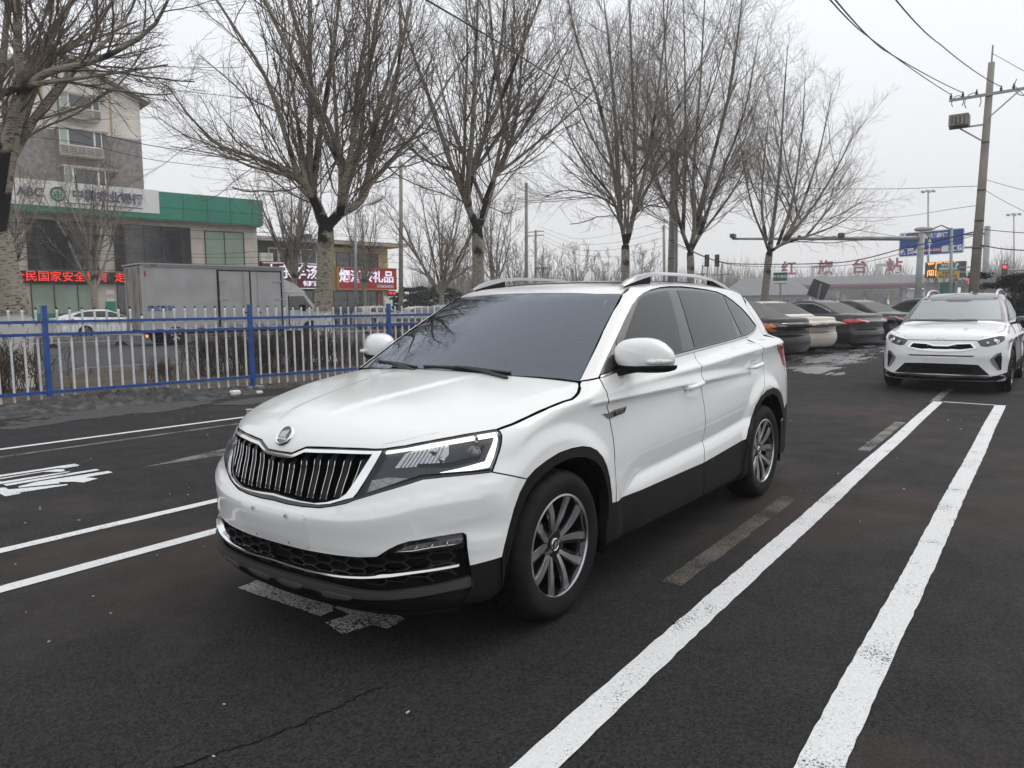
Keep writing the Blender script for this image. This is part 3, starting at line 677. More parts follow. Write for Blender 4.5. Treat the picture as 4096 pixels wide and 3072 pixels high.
    bz=wi([[.752,.551,.430],[.741,.574,.446],[.721,.605,.465],[.695,.641,.479],[.624,.716,.491],[.540,.780,.498],[.534,.788,.440],[.640,.705,.440],[.70,.63,.428]])
    bez=wpan('fog_lamp_bezel',bz,GLOSSB,off=.014,h=.015,gap=.002,mirror=True)
    for o,q in zip(bez,FL): o.parent=q
    for sg,q in zip((1,-1),FL):
        m=MB(); k_=K['drl_low']
        a1=[k_[0],.5*(k_[0]+k_[7])+[0,0,-.003],k_[7],k_[6]]
        q1=wi(a1); X=W(q1[:,0],q1[:,1],.003); m.tube([(x,y*sg,z) for x,y,z in X],.0022,6)
        for t in(.25,.5,.75):
            lo=k_[0]*(1-t)+k_[6]*t; hi=k_[1]*(1-t)+k_[4]*t; hi=hi*.75+lo*.25
            q1=wi([lo,hi]); X=W(q1[:,0],q1[:,1],.003); m.tube([(x,y*sg,z) for x,y,z in X],.0018,6)
        m.build('fog_lamp_strip',CHROME,q,smooth=True)
    # plate panel with four screws
    def rrect(c,w,h,r,n=5):
        o=[]
        for sx,sy,a0 in((1,1,0),(-1,1,90),(-1,-1,180),(1,-1,270)):
            for i in range(n+1):
                t=R(a0+90*i/n); o.append((c[0]+sx*(w/2-r)+r*math.cos(t),c[1]+sy*(h/2-r)+r*math.sin(t)))
        return o
    sc_=S.RS/.752
    pl=[(C0+u*1.0,z) for u,z in rrect((0,.482),.43*sc_,.145,.018)]
    PP=panel('plate_panel',W,F,pl,PLATEW,T,off=-.0045,rim=.006,h=.03)
    for u in(-.108,.108):
        for z in(.535,.423):
            x=float(xfront(np.array(u),np.array(z)))+.0045
            m=MB(); m.lathe([(.004,.003),(.0042,.001),(.009,.001),(.0098,-.002)],20,axis='x',c=(x,u,z)); m.cur=1; m.lathe([(.0001,.0034),(.004,.003)],20,axis='x',c=(x,u,z))
            m.build('plate_screw',[M('screw washer',(.55,.55,.54),rough=.4),INK],PP,auto=40)
    # fenders, doors, side frame
    ap=np.array([[-.418,.808,1.019]])
    df=np.array([[-.418,.808,1.019],[-.408,.86,.955],[-.414,.864,.904],[-.440,.86,.85],[-.455,.867,.731],[-.452,.876,.647],[-.436,.894,.485],[-.434,.894,.427]])
    db=np.array([[-1.512,.807,1.081],[-1.506,.84,1.032],[-1.508,.86,.949],[-1.520,.87,.88],[-1.534,.86,.78],[-1.534,.87,.62],[-1.520,.87,.53],[-1.480,.895,.437]])
    dr=np.array([[-2.538,.753,1.126],[-2.572,.85,1.05],[-2.598,.856,.97],[-2.606,.856,.90],[-2.59,.865,.84],[-2.53,.88,.785]])
    ar=K['archR_out'][::-1]
    fe=wi(K['shut'],ap,df[1:],[[-.396,.894,.43]],K['arch_out'][::-1][1:13],rv(K['bf_line'])[1:],rv(K['hl_rear'])[1:-1])
    wpan('fender',fe,WHITE,h=.016,gap=.0040,mirror=True)
    bl=rv(K['belt_low'])
    d1=wi(ap,[[-.53,.822,1.033],[-1.241,.813,1.067]],db,[[-.855,.893,.433]],rv(df)[:-1])
    D1=wpan('front_door',d1,WHITE,h=.016,gap=.003,mirror=True)
    d2=wi(db[:1],[[-2.011,.786,1.104]],dr,[[-2.442,.894,.73]],K['archR_out'][:4][::-1],rv(db)[:-1])
    D2=wpan('rear_door',d2,WHITE,h=.016,gap=.003,mirror=True)
    rs=S.top(np.array([-1.16,-1.4,-1.8,-2.2,-2.6,-2.9]),np.full(6,.562))
    zz=[(-3.03,1.345),(-3.10,1.20),(-3.14,1.085),(-3.20,.90),(-3.21,.60),(-3.02,.50)]
    ra=[[-2.827,.885,.746],[-2.93,.88,.70],[-3.0,.87,.62],[-3.03,.86,.50]]
    qp=np.vstack([wi([[-.337,.751,1.008]],K['ws_side'][1:],rs),np.array(zz),wi(ra[::-1],K['archR_out'][::-1][1:4],rv(dr)[:-1] if 0 else [[-2.53,.88,.785]],rv(dr)[1:],K['belt_low'][1::-1],rv(K['dlo_top']))])
    wpan('side_frame',qp,WHITE,h=.018,gap=.0012,mirror=True)
    # side glass
    dlo=wi(K['dlo_top'],K['belt_up'])
    wf=wpan('window_frame',dlo,M('window surround black',(.012,.012,.012),rough=.25,coat=.4),off=.005,h=.025,gap=.001,mirror=True)
    wpan('side_window',wi(K['glassF']),SIDEGL,off=.0025,h=.03,rim=.003,mirror=True)
    wpan('side_window',wi(K['glassR']),SIDEGL,off=.0025,h=.03,rim=.003,mirror=True)
    wpan('quarter_window',wi(K['glassQ']),SIDEGL,off=.0025,h=.03,rim=.003,mirror=True)
    bs=wi(K['belt_low'],[[-.432,.804,1.029],[-.536,.818,1.044],[-1.247,.808,1.080],[-1.518,.802,1.093],[-2.023,.781,1.115],[-2.537,.747,1.140],[-2.746,.724,1.163],[-2.87,.70,1.195]])
    wpan('belt_moulding',bs,M('satin belt moulding',(.42,.42,.43),rough=.22,metal=1),off=-.005,h=.015,gap=0,rim=.008,mirror=True)
    # roof, windscreen
    rf=np.array([[-.955,0],[-.968,.21],[-1.0,.45],[-1.051,.584],[-1.16,.562],[-1.4,.562],[-1.8,.562],[-2.2,.562],[-2.6,.562],[-2.9,.562],[-3.04,.53],[-3.14,.3],[-3.17,0]])
    panel('roof',S.top,F,fully(rf),WHITE,T,h=.03,gap=.0015)
    sr=np.array([[-1.30,0],[-1.32,.40],[-1.36,.44],[-2.45,.44],[-2.5,.40],[-2.5,0]])
    panel('sunroof',S.top,F,fully(sr),M('sunroof glass',(.035,.035,.034),rough=.25,coat=.8,coatr=.2),T,off=-.006,h=.04,rim=.006)
    wsp=np.vstack([[[-.165,0],[-.177,.199],[-.215,.422],[-.340,.752]],K['ws_side'][1:,:2],[[-1.0,.45],[-.968,.21],[-.955,0]]])
    fi=np.array([[-.262,0],[-.275,.25],[-.312,.478],[-.345,.573],[-.372,.648],[-.405,.680],[-.445,.695],[-.509,.694],[-.617,.674],[-.851,.606],[-.955,.566],[-.968,.535],[-.945,.40],[-.918,0]])
    WS=panel('windscreen',S.top,F,fully(wsp),WSGL,T,off=.004,h=.03,rim=0,gap=.003)
    panel('windscreen_band',S.top,F,fully(wsp),FRIT,WS,holes=[fully(fi)],off=.0065,h=.025,rim=0,gap=.003)
    # wipers
    for nm,bl_,am in(('wiper',[(-.192,-.102,1.055),(-.198,.181,1.056),(-.232,.430,1.040)],[(-.193,.12,1.060),(-.190,.30,1.045),(-.16,.46,1.02)]),('wiper',[(-.330,-.589,1.058),(-.245,-.36,1.056),(-.185,-.147,1.050)],[(-.24,-.40,1.062),(-.19,-.26,1.05),(-.15,-.13,1.03)])):
        m=MB(); m.tube(bl_,[.006,.010,.006],6); m.tube([(x-.004,y,z-.008) for x,y,z in bl_],.004,4); m.tube(am,[.008,.009,.011],6); m.build(nm,M('wiper black',(.012,.012,.012),rough=.5),T)
    # roof rails
    for sg in(1,-1):
        px=[-1.125,-1.194,-1.289,-1.439,-1.618,-1.879,-2.127,-2.396,-2.614,-2.80]; pz=[1.469,1.500,1.527,1.548,1.556,1.558,1.555,1.536,1.500,1.447]
        m=MB(); V=[];th=[.006,.022,.030,.024,.020,.020,.020,.022,.03,.01]
        for i,(x,z) in enumerate(zip(px,pz)):
            t=th[i]
            V+=[(x,.525*sg,z-.002),(x,.532*sg,z),(x,.548*sg,z),(x,.557*sg,z-.005),(x,.560*sg,z-t),(x,.524*sg,z-t)]
        n=6;kk=len(px); Fq=[(i*n+j,i*n+(j+1)%n,(i+1)*n+(j+1)%n,(i+1)*n+j) for i in range(kk-1) for j in range(n)]+[tuple(range(n))[::-1],tuple((kk-1)*n+j for j in range(n))]
        if sg<0: Fq=[f[::-1] for f in Fq]
        rl=m.add(V,Fq).build('roof_rail',SILV,T,auto=50)
        for xa,xb in((-1.17,-1.46),(-2.36,-2.74)):
            xs=np.linspace(xa,xb,8); zr=np.interp(-xs,[-v for v in px],pz); zs_=S.top(xs,np.full(8,.541))[:,2]
            f=MB(); V=[]
            for x,z1,z0 in zip(xs,zr,zs_): V+=[(x,.530*sg,z0-.01),(x,.552*sg,z0-.01),(x,.552*sg,max(z0-.005,z1-.02)),(x,.530*sg,max(z0-.005,z1-.02))]
            Fq=[(i*4+j,i*4+(j+1)%4,(i+1)*4+(j+1)%4,(i+1)*4+j) for i in range(7) for j in range(4)]+[(3,2,1,0),(28,29,30,31)]
            f.add(V,Fq).build('rail_foot',PLAST,rl)
    # sills and wheel-arch trims
    ct=np.array([[-.434,.894,.428],[-.855,.893,.433],[-1.467,.895,.439],[-2.14,.905,.475]])
    for x0,x1,nm in((-.436,-1.478,'sill_trim'),(-1.482,-2.15,'sill_trim')):
        xs=np.linspace(x0,x1,8); zt_=np.interp(-xs,-ct[:,0],ct[:,2]); zb_=np.interp(-xs,[.4,1.5,2.2],[.245,.245,.262])
        po=np.vstack([np.stack([xs-.1,zt_],1),np.stack([xs-.1,zb_],1)[::-1]]); wpan(nm,po,PLAST,h=.025,off=.002,mirror=True)
    xs=np.linspace(-.36,-2.2,10); po=np.vstack([np.stack([xs-.1,0*xs+.247],1),np.stack([xs-.1,0*xs+.205],1)[::-1]]); wpan('sill_edge',po,PLAST,off=.02,h=.03,mirror=True)
    AO=wi(K['arch_out']); AI=wi(K['arch_in'])
    po=np.vstack([AO[:-1],[[-.396-.1,.43],[-.434-.1,.428],[-.434-.1,.25],[-.337-.1,.25]],AI[::-1]]); wpan('arch_trim',po,PLAST,h=.016,off=-.003,rim=.05,gap=.0008,mirror=True)
    ARo=np.vstack([wi(K['archR_out'][:7]),wi(ra)]); ARi=np.vstack([[[-2.10-.1,.33]],[[-2.125-.1,.40]],wi(K['archR_in'][:5]),[[-2.70-.1,.722],[-2.80-.1,.69],[-2.89-.1,.62],[-2.95-.1,.53],[-2.975-.1,.45]]])
    po=np.vstack([[[-2.15-.1,.25],[-2.145-.1,.479]],ARo[1:],[[-3.03-.1,.45]],ARi[::-1],[[-2.10-.1,.25]]]); wpan('arch_trim',po,PLAST,h=.016,off=-.003,rim=.05,gap=.0008,mirror=True)
    # rear end
    rz=[(-3.215,.60),(-3.205,.90),(-3.145,1.085),(-3.105,1.20),(-3.035,1.345),(-3.2,1.42),(-3.6,1.425),(-4.185,1.43)]
    CR=S.BX-S.AX-S.S0()
    tg=full(np.array([(CR,.60)][:0]+rz[::-1][::-1]),CR); tg=np.vstack([rz,[(2*CR-u,z) for u,z in rz[::-1]]]); wpan('tailgate',tg,WHITE,h=.03,gap=.002)
    rb=[(-3.02,.50),(-3.21,.60)]; rb=np.vstack([[(-3.02,.50),(-3.215,.598),(CR,.598)]]); rbp=np.vstack([[(-3.02,.25),(-3.02,.50),(-3.215,.598)],[(2*CR+3.215,.598),(2*CR+3.02,.50),(2*CR+3.02,.25)]]); wpan('rear_bumper',rbp,PLAST,h=.04)
    rg=[(-3.30,1.10),(-3.24,1.34),(-4.185,1.36)]; wpan('rear_window',np.vstack([[(-3.30,1.10),(-3.26,1.33),(CR,1.37)],[(2*CR+3.26,1.33),(2*CR+3.30,1.10)]]),SIDEGL,off=-.003,h=.04)
    tl=[(-2.98,1.062),(-3.14,1.065),(-3.45,1.03),(-3.45,.93),(-3.26,.885),(-3.18,.90),(-3.12,.98)]; wpan('tail_light',np.array(tl),REDL,off=-.006,h=.03,mirror=True)
    # handles, mirrors, badge
    for dd,(x0,z0) in((D1,(-1.405,.897)),(D2,(-2.42,.940))):
        for sg,q in zip((1,-1),dd):
            m=MB(); pts=[];rad=[]
            for t in np.linspace(-1,1,13):
                x=x0-.118*t; base=float(np.interp(t,[-1,1],[float(yside(np.array(x0+.13),np.array(z0))),float(yside(np.array(x0-.13),np.array(z0)))]))
                lift=.030*(1-abs(t)**4)+.004
                pts.append((x,(base+lift)*sg,z0+.010*t+.002)); rad.append(.0155*(1-.45*abs(t)**6))
            m.tube(pts,rad,10); m.build('door_handle',WHITE,q,smooth=True)
    for sg in(1,-1):
        MI=empty('door_mirror'); MI.parent=T
        def ell(cx,cy,cz,rx,ry,rz_,zcut0,zcut1,pw,nm,mat,tip=0):
            V=[];nu,nv=28,16
            for i in range(nv+1):
                ph=-math.pi/2+math.pi*i/nv
                for j in range(nu):
                    th=2*math.pi*j/nu; c=math.copysign(abs(math.cos(ph))**pw,math.cos(ph)); 
                    ux=c*math.copysign(abs(math.cos(th))**pw,math.cos(th)); uy=c*math.copysign(abs(math.sin(th))**.9,math.sin(th)); uz=math.copysign(abs(math.sin(ph))**pw,math.sin(ph))
                    z=cz+rz_*uz
                    if tip: z-=tip*max(0,uy)**2*(.5+.5*uz)
                    x=cx+rx*ux*(1-.25*max(0,uy)) -.03*uy
                    if x<cx-.045: x=cx-.045
                    V.append((x,sg*(cy+ry*uy),min(max(z,zcut0),zcut1)))
            Fq=[(i*nu+j,i*nu+(j+1)%nu,(i+1)*nu+(j+1)%nu,(i+1)*nu+j) for i in range(nv) for j in range(nu)]
            if sg<0: Fq=[f[::-1] for f in Fq]
            return MB().add(V,Fq).build(nm,mat,MI,auto=45)
        cap=ell(-.655,.928,1.118,.085,.140,.082,1.066,1.3,.75,'mirror_cap',WHITE,tip=.045)
        ell(-.662,.935,1.066,.080,.142,.036,1.0,1.068,.7,'mirror_base',PLAST,tip=0)
        m=MB(); m.bar((-.60,.79*sg,1.028),(-.64,.90*sg,1.052),.09,.034); m.build('mirror_arm',PLAST,MI)
        ell(-.640,1.015,1.088,.066,.052,.016,1.0,1.3,.8,'mirror_signal',WLENS)
        m=MB(); m.box(-.703,-.699,.84*sg if sg>0 else -1.0,1.0 if sg>0 else -.84,1.08,1.145); m.build('mirror_glass',CHROME,MI)
        if sg>0:
            V=[]
            for i in range(7):
                y=.842+.112*i/6
                for zz_ in (1.146-.024*i/6,1.174-.024*i/6):
                    hit,q,_,_=cap.ray_cast(Vector((0,y,zz_)),Vector((-1,0,0))); V.append((q.x+.0015,y,zz_))
            st=MB().add(V,[(2*i,2*i+2,2*i+3,2*i+1) for i in range(6)]).build('sticker',M('white sticker',(.85,.85,.85),rough=.5),MI)
    wpan('fender_badge',wi(K['badge']),CHROME,off=-.004,h=.02,gap=0,rim=.005,mirror=True)
    bq=wpan('badge_plate',wi(K['badge2']),GLOSSB,off=-.006,h=.02,gap=0,rim=.003,mirror=True)
    for sg,q in zip((1,-1),bq):
        o=W(np.array([-.532-.1]),np.array([.8475]))[0]; text('badge_text','KAMIQ',SILV,.025,frame4((o[0],(o[1]+.0075)*sg,o[2]),(-sg,0,.04*1),(0,0,1)),q,bold=.0006,ext=.001,sx=.95)
    # wheels and wells
    for x in(0,-2.61):
        for sg in(1,-1):
            wheel('wheel',parent=T,loc=(x,.765*sg,.326),side=sg)
            m=MB(); n=20; V=[]
            for i in range(n+1):
                t=-.35+(math.pi+.7)*i/n
                for y in(.865,.40): V.append((x+.392*math.cos(t),y*sg,.325+.392*math.sin(t)))
            Fq=[(2*i,2*i+1,2*i+3,2*i+2) for i in range(n)]
            V+=[(x,.40*sg,.325)]; Fq+=[(2*i+1,2*n+2,2*i+3) for i in range(n)]
            m.add(V,Fq).build('wheel_well',DARK,T)
    # cabin
    I=empty('cabin'); I.parent=T
    m=MB(); m.box(-2.9,-.35,-.72,.72,.32,.36); m.build('cabin_floor',DARK,I)
    m=MB(); m.box(-.62,-.30,-.70,.70,.70,.955,.04); m.box(-.80,-.56,-.70,.70,.62,.90,.05); m.box(-.78,-.60,.20,.55,.86,.99,.03); m.build('dashboard',DASHM,I)
    for x,ys in((-1.45,(-.36,.36)),(-2.25,(-.36,.36))):
        for y in ys:
            m=MB(); m.box(x-.02,x+.46,y-.25,y+.25,.42,.58,.06); m.bar((x-.02,y,.50),(x-.22,y,1.08),.48,.13,up=(1,0,0)); m.box(x-.33,x-.21,y-.13,y+.13,1.10,1.28,.04); m.build('seat',SEATM,I)
    bm=bmesh.new(); bm.free()
    m=MB(); pts=[(.185*math.cos(t),.185*math.sin(t),0) for t in np.linspace(0,2*math.pi,33)]; m.tube(pts,.016,8,cap=False); m.box(-.17,.17,-.02,.02,-.012,.0); m.box(-.05,.05,-.07,.05,-.03,.005,.01)
    o=m.build('steering_wheel',DASHM,I,smooth=False); o.matrix_local=Matrix.Translation((-.93,.36,.93))@Matrix.Rotation(R(-64),4,'Y')
    m=MB(); m.box(-1.02,-.98,-.12,.12,1.30,1.36,.01); m.build('rear_view_mirror',DASHM,I)
    return T
SUV=build_suv()
# ------------------------------------------------------------------ ground, asphalt, markings
def asphalt(name,dark,lite,brown,brown_amt=.5,rough=.82,agg=130,bump=.55):
    m=bpy.data.materials.new(name); m.use_nodes=True; N,L,b=node_chain(m)
    tc=N.new('ShaderNodeTexCoord'); V=tc.outputs['Object']
    def noise(sc,det=4,ro=.6):
        n=N.new('ShaderNodeTexNoise'); n.inputs['Scale'].default_value=sc; n.inputs['Detail'].default_value=det; n.inputs['Roughness'].default_value=ro; L.new(V,n.inputs['Vector']); return n.outputs[0]
    def rng(x,a,b_,c=0,d=1):
        r=N.new('ShaderNodeMapRange'); r.inputs[1].default_value=a; r.inputs[2].default_value=b_; r.inputs[3].default_value=c; r.inputs[4].default_value=d; L.new(x,r.inputs[0]); return r.outputs[0]
    def mix(f,a,b_):
        x=N.new('ShaderNodeMix'); x.data_type='RGBA'
        if isinstance(f,float): x.inputs[0].default_value=f
        else: L.new(f,x.inputs[0])
        for i,q in((6,a),(7,b_)):
            if isinstance(q,tuple): x.inputs[i].default_value=(*q,1)
            else: L.new(q,x.inputs[i])
        return x.outputs[2]
    def mul(a,b_):
        x=N.new('ShaderNodeMath'); x.operation='MULTIPLY'; L.new(a,x.inputs[0])
        if isinstance(b_,float): x.inputs[1].default_value=b_
        else: L.new(b_,x.inputs[1])
        return x.outputs[0]
    vo=N.new('ShaderNodeTexVoronoi'); vo.inputs['Scale'].default_value=agg; vo.inputs['Randomness'].default_value=1; L.new(V,vo.inputs['Vector'])
    sp=N.new('ShaderNodeSeparateColor'); L.new(vo.outputs['Color'],sp.inputs[0])
    c=mix(rng(sp.outputs[0],.05,.95),dark,lite)
    c=mix(mul(rng(noise(.32,6,.62),.50,.66),brown_amt),c,brown)
    c=mix(mul(rng(noise(2.6,7,.7),.56,.78),.30),c,tuple(1.7*x for x in brown))
    # loose pale grit
    v2=N.new('ShaderNodeTexVoronoi'); v2.inputs['Scale'].default_value=26; L.new(V,v2.inputs['Vector'])
    g=mul(rng(v2.outputs['Distance'],.075,.04),rng(noise(1.1,3),.54,.62)); c=mix(mul(g,.55),c,(.16,.15,.14))
    L.new(c,b.inputs['Base Color']); b.inputs['Specular IOR Level'].default_value=.22; L.new(rng(noise(3,4),.3,.7,rough-.08,rough+.1),b.inputs['Roughness'])
    bp=N.new('ShaderNodeBump'); bp.inputs['Strength'].default_value=bump; bp.inputs['Distance'].default_value=.006; L.new(vo.outputs['Distance'],bp.inputs['Height']); L.new(bp.outputs[0],b.inputs['Normal'])
    return m
def worn_paint(name,col,th=.63,scale=95,rough=.7):
    """road paint worn through to holes on the aggregate"""
    m=bpy.data.materials.new(name); m.use_nodes=True; N,L,b=node_chain(m); out=[n for n in N if n.type=='OUTPUT_MATERIAL'][0]
    tc=N.new('ShaderNodeTexCoord'); V=tc.outputs['Object']
    n=N.new('ShaderNodeTexNoise'); n.inputs['Scale'].default_value=scale; n.inputs['Detail'].default_value=5; n.inputs['Roughness'].default_value=.75; L.new(V,n.inputs['Vector'])
    n2=N.new('ShaderNodeTexNoise'); n2.inputs['Scale'].default_value=3.5; n2.inputs['Detail'].default_value=3; L.new(V,n2.inputs['Vector'])
    ad=N.new('ShaderNodeMath'); ad.operation='MULTIPLY_ADD'; L.new(n2.outputs[0],ad.inputs[0]); ad.inputs[1].default_value=.5; L.new(n.outputs[0],ad.inputs[2])
    r=N.new('ShaderNodeMapRange'); r.inputs[1].default_value=th-.025; r.inputs[2].default_value=th+.025; L.new(ad.outputs[0],r.inputs[0])
    c=N.new('ShaderNodeMapRange'); c.inputs[1].default_value=.3; c.inputs[2].default_value=.7; c.inputs[3].default_value=.72; c.inputs[4].default_value=1.08; L.new(n.outputs[0],c.inputs[0])
    vm=N.new('ShaderNodeVectorMath'); vm.operation='SCALE'; vm.inputs[0].default_value=col; L.new(c.outputs[0],vm.inputs['Scale']); L.new(vm.outputs[0],b.inputs['Base Color'])
    b.inputs['Roughness'].default_value=rough
    t=N.new('ShaderNodeBsdfTransparent'); mx=N.new('ShaderNodeMixShader'); L.new(r.outputs[0],mx.inputs[0]); L.new(t.outputs[0],mx.inputs[1]); L.new(b.outputs[0],mx.inputs[2]); L.new(mx.outputs[0],out.inputs[0])
    bp=N.new('ShaderNodeBump'); bp.inputs['Strength'].default_value=.6; bp.inputs['Distance'].default_value=.006; L.new(n.outputs[0],bp.inputs['Height']); L.new(bp.outputs[0],b.inputs['Normal'])
    return m
LOT=asphalt('parking asphalt',(.006,.006,.0062),(.031,.0305,.0297),(.044,.033,.027),.95)
ROADM=asphalt('road asphalt',(.045,.045,.046),(.085,.085,.085),(.075,.070,.063),.5,agg=60,bump=.3)
SOIL=M('dry soil',(.075,.060,.047),rough=.95,spec=.1,col2=(.12,.10,.08),scale=2.2,bump=.8,bscale=9,detail=9)
PAVE=M('concrete paving',(.20,.195,.185),rough=.9,var=.18,scale=1.4,bump=.2,bscale=30)
KERBM=M('kerb concrete',(.22,.21,.195),rough=.9,var=.25,scale=5)
PW=worn_paint('fresh white paint',(.74,.74,.73),.615,scale=110)
PC=worn_paint('white paint over coarse asphalt',(.52,.52,.51),.70,scale=85)
PB=worn_paint('old brown grey paint',(.115,.098,.080),.715,scale=150)
PY=worn_paint('old pale paint',(.21,.20,.175),.72,scale=140)
def yF(x): return -9.38+.14*(-1.5-x)
UR=np.array([-.9945,.1045]); NR=np.array([-.1045,-.9945])       # along / across the road
def sheet(name,poly,z,mat,kind='structure',sub=None):
    P=np.array(poly,float)
    if area(P)<0: P=P[::-1]
    o=add_mesh(name,[(x,y,z) for x,y in P],[tuple(range(len(P)))],mat); return tag(o,kind=kind)
def wobbly(poly,amp=.05,h=.25,seed=1):
    rg=np.random.RandomState(seed); P=resample(np.array(poly,float),h); return P+rg.uniform(-amp,amp,P.shape)
sheet('ground',[(-900,-900),(900,-900),(900,900),(-900,900)],-.014,SOIL)
K0=np.array([-5.16,-14.87])
def rd(a,b): q=K0+a*UR+b*NR; return (q[0],q[1])
sheet('road',[rd(-60,0),rd(260,0),rd(260,22.5),rd(-60,22.5)],-.008,ROADM)
sheet('pavement',[rd(-60,22.7),rd(60,22.7),rd(60,60),rd(-60,60)],-.006,PAVE)
edge=[(30,yF(30)+.7)]+[(x,yF(x)+.42+.12*math.sin(3.1*x)+.1*math.sin(7.7*x)) for x in np.arange(6,-14,-.35)]+[(-20,-7.8),(-60,-9.3),(-300,-14),(-300,60),(40,60)]
sheet('parking_lot',edge,0,LOT)
m=MB()
for i in range(40):
    a=rd(-20+i*2.0,0); b=rd(-20+i*2.0+1.985,0); m.bar((*a,.04),(*b,.04),.14,.16)
tag(m.build('kerb',KERBM),kind='structure')
m=MB()
for i in range(40):
    a=rd(-20+i*2.0,22.6); b=rd(-20+i*2.0+1.985,22.6); m.bar((*a,.05),(*b,.05),.2,.18)
tag(m.build('kerb',KERBM),kind='structure')
def strip(name,a,b,w,z,mat,jit=.004,seed=3):
    a=np.array(a,float);b=np.array(b,float); d=(b-a)/np.linalg.norm(b-a); n=np.array([-d[1],d[0]])*w/2; k=max(2,int(np.linalg.norm(b-a)/.06)); rg=np.random.RandomState(seed)
    V=[];F=[]
    for i in range(k+1):
        c=a+(b-a)*i/k
        for s in(-1,1): q=c+s*n*(1+rg.uniform(-jit,jit)/w*2)+n/w*.006*math.sin(i*.11+seed); V.append((q[0],q[1],z))
    F=[(2*i,2*i+2,2*i+3,2*i+1) for i in range(k)]
    return tag(add_mesh(name,V,F,mat),kind='structure')
strip('parking_line',(3.2,1.455),(-9.04,1.094),.118,.004,PW,.003,1)
strip('parking_line',(3.2,2.145),(-9.03,1.812),.125,.004,PW,.003,2)
strip('parking_line',(-9.05,1.16),(-9.02,1.75),.06,.0045,PW,.004,3)
strip('parking_line',(6,-2.22),(-3.4,-2.29),.095,.004,PW,.002,4)
strip('parking_line',(6,-1.47),(-3.4,-1.66),.105,.004,PW,.002,5)
strip('parking_line',(6,-6.18),(-9,-5.56),.085,.004,PW,.002,6)
strip('faded_line',(6,-5.66),(-9,-5.17),.075,.004,PY,.006,7)
for i,x in enumerate((-.66,-4.78,-8.98)): strip('faded_line',(x,1.075-.012*i),(x-2.03,1.035-.012*i),.105,.003,PB if i<1 else PY,.006,10+i)
o=sheet('faded_line',[(-.62,-3.86),(-1.55,-4.06),(-2.4,-4.2),(-2.4,-3.75),(-1.30,-3.76)],.003,PY)
strip('faded_line',(-16.3,-1.5),(-13.4,-2.2),.5,.003,PY,.01,21)
GL=[[(.236,-4.579),(-.332,-4.523),(-.332,-4.435),(-.303,-4.392),(-.201,-4.393),(-.171,-4.454),(.266,-4.494)],[(.288,-4.431),(-.144,-4.411),(-.174,-4.351),(-.145,-4.272),(-.111,-4.266),(-.018,-4.388),(.322,-4.335)],[(.337,-4.293),(-.148,-4.227),(-.158,-4.196),(-.074,-4.179),(.384,-4.16)],[(.366,-4.155),(-.335,-4.127),(-.329,-4.054),(.372,-4.062)],[(.325,-3.965),(.169,-4.023),(-.358,-3.955),(-.344,-3.857),(-.129,-3.856),(-.167,-3.725),(-.03,-3.673),(.007,-3.783),(.079,-3.854),(.091,-3.804),(.34,-3.914)],[(.429,-4.033),(.401,-4.012),(.411,-3.91),(.073,-3.728),(.082,-3.688),(.409,-3.729),(.409,-3.686),(.514,-3.688),(.51,-3.804)]]
G2=[[(.609,-.622),(.483,-.635),(.488,-.057),(.527,-.017),(.6,-.014)],[(.498,-.04),(.413,-.04),(.392,.158),(.313,.176),(.286,.28),(.391,.259),(.406,.319),(.524,.323),(.524,.246),(.667,.209),(.633,.057),(.513,.079)],[(.442,-.486),(.441,-.338),(.46,-.338),(.457,-.452)],[(.439,-.335),(.437,-.192),(.46,-.198),(.453,-.306)]]
def glyph(name,polys,mat,z=.004):
    V=[];F=[]
    for i,pg in enumerate(polys):
        P=np.array(pg)
        if area(P)<0: P=P[::-1]
        P=wobbly(P,.003,.03,i); n=len(V); V+=[(x,y,z) for x,y in P]; F.append(tuple(range(n,n+len(P))))
    return tag(add_mesh(name,V,F,mat),kind='structure')
# the left character runs on beyond the frame: continue its strokes
for q in GL[:3]:
    for i in(0,-1): q[i]=(q[i][0]+.55,q[i][1]-.02)
glyph('ground_character',GL,PW); glyph('ground_character',G2,PC)
cr=[(1.75,.48),(1.557,.539),(1.463,.56),(1.345,.603),(1.226,.633),(1.135,.638),(1.061,.655),(.963,.652),(.865,.665)]
rg=np.random.RandomState(5); V=[]
CP=[]
for a,b in zip(cr[:-1],cr[1:]):
    for t in np.linspace(0,1,8)[:-1]: CP.append((a[0]+(b[0]-a[0])*t+rg.uniform(-.006,.006),a[1]+(b[1]-a[1])*t+rg.uniform(-.008,.008)))
for i,(x,y) in enumerate(CP):
    w=.0022+.002*rg.rand(); V+=[(x,y-w,.0025),(x,y+w,.0025)]
tag(add_mesh('pavement_crack',V,[(2*i,2*i+1,2*i+3,2*i+2) for i in range(len(CP)-1)],DARK),kind='structure')
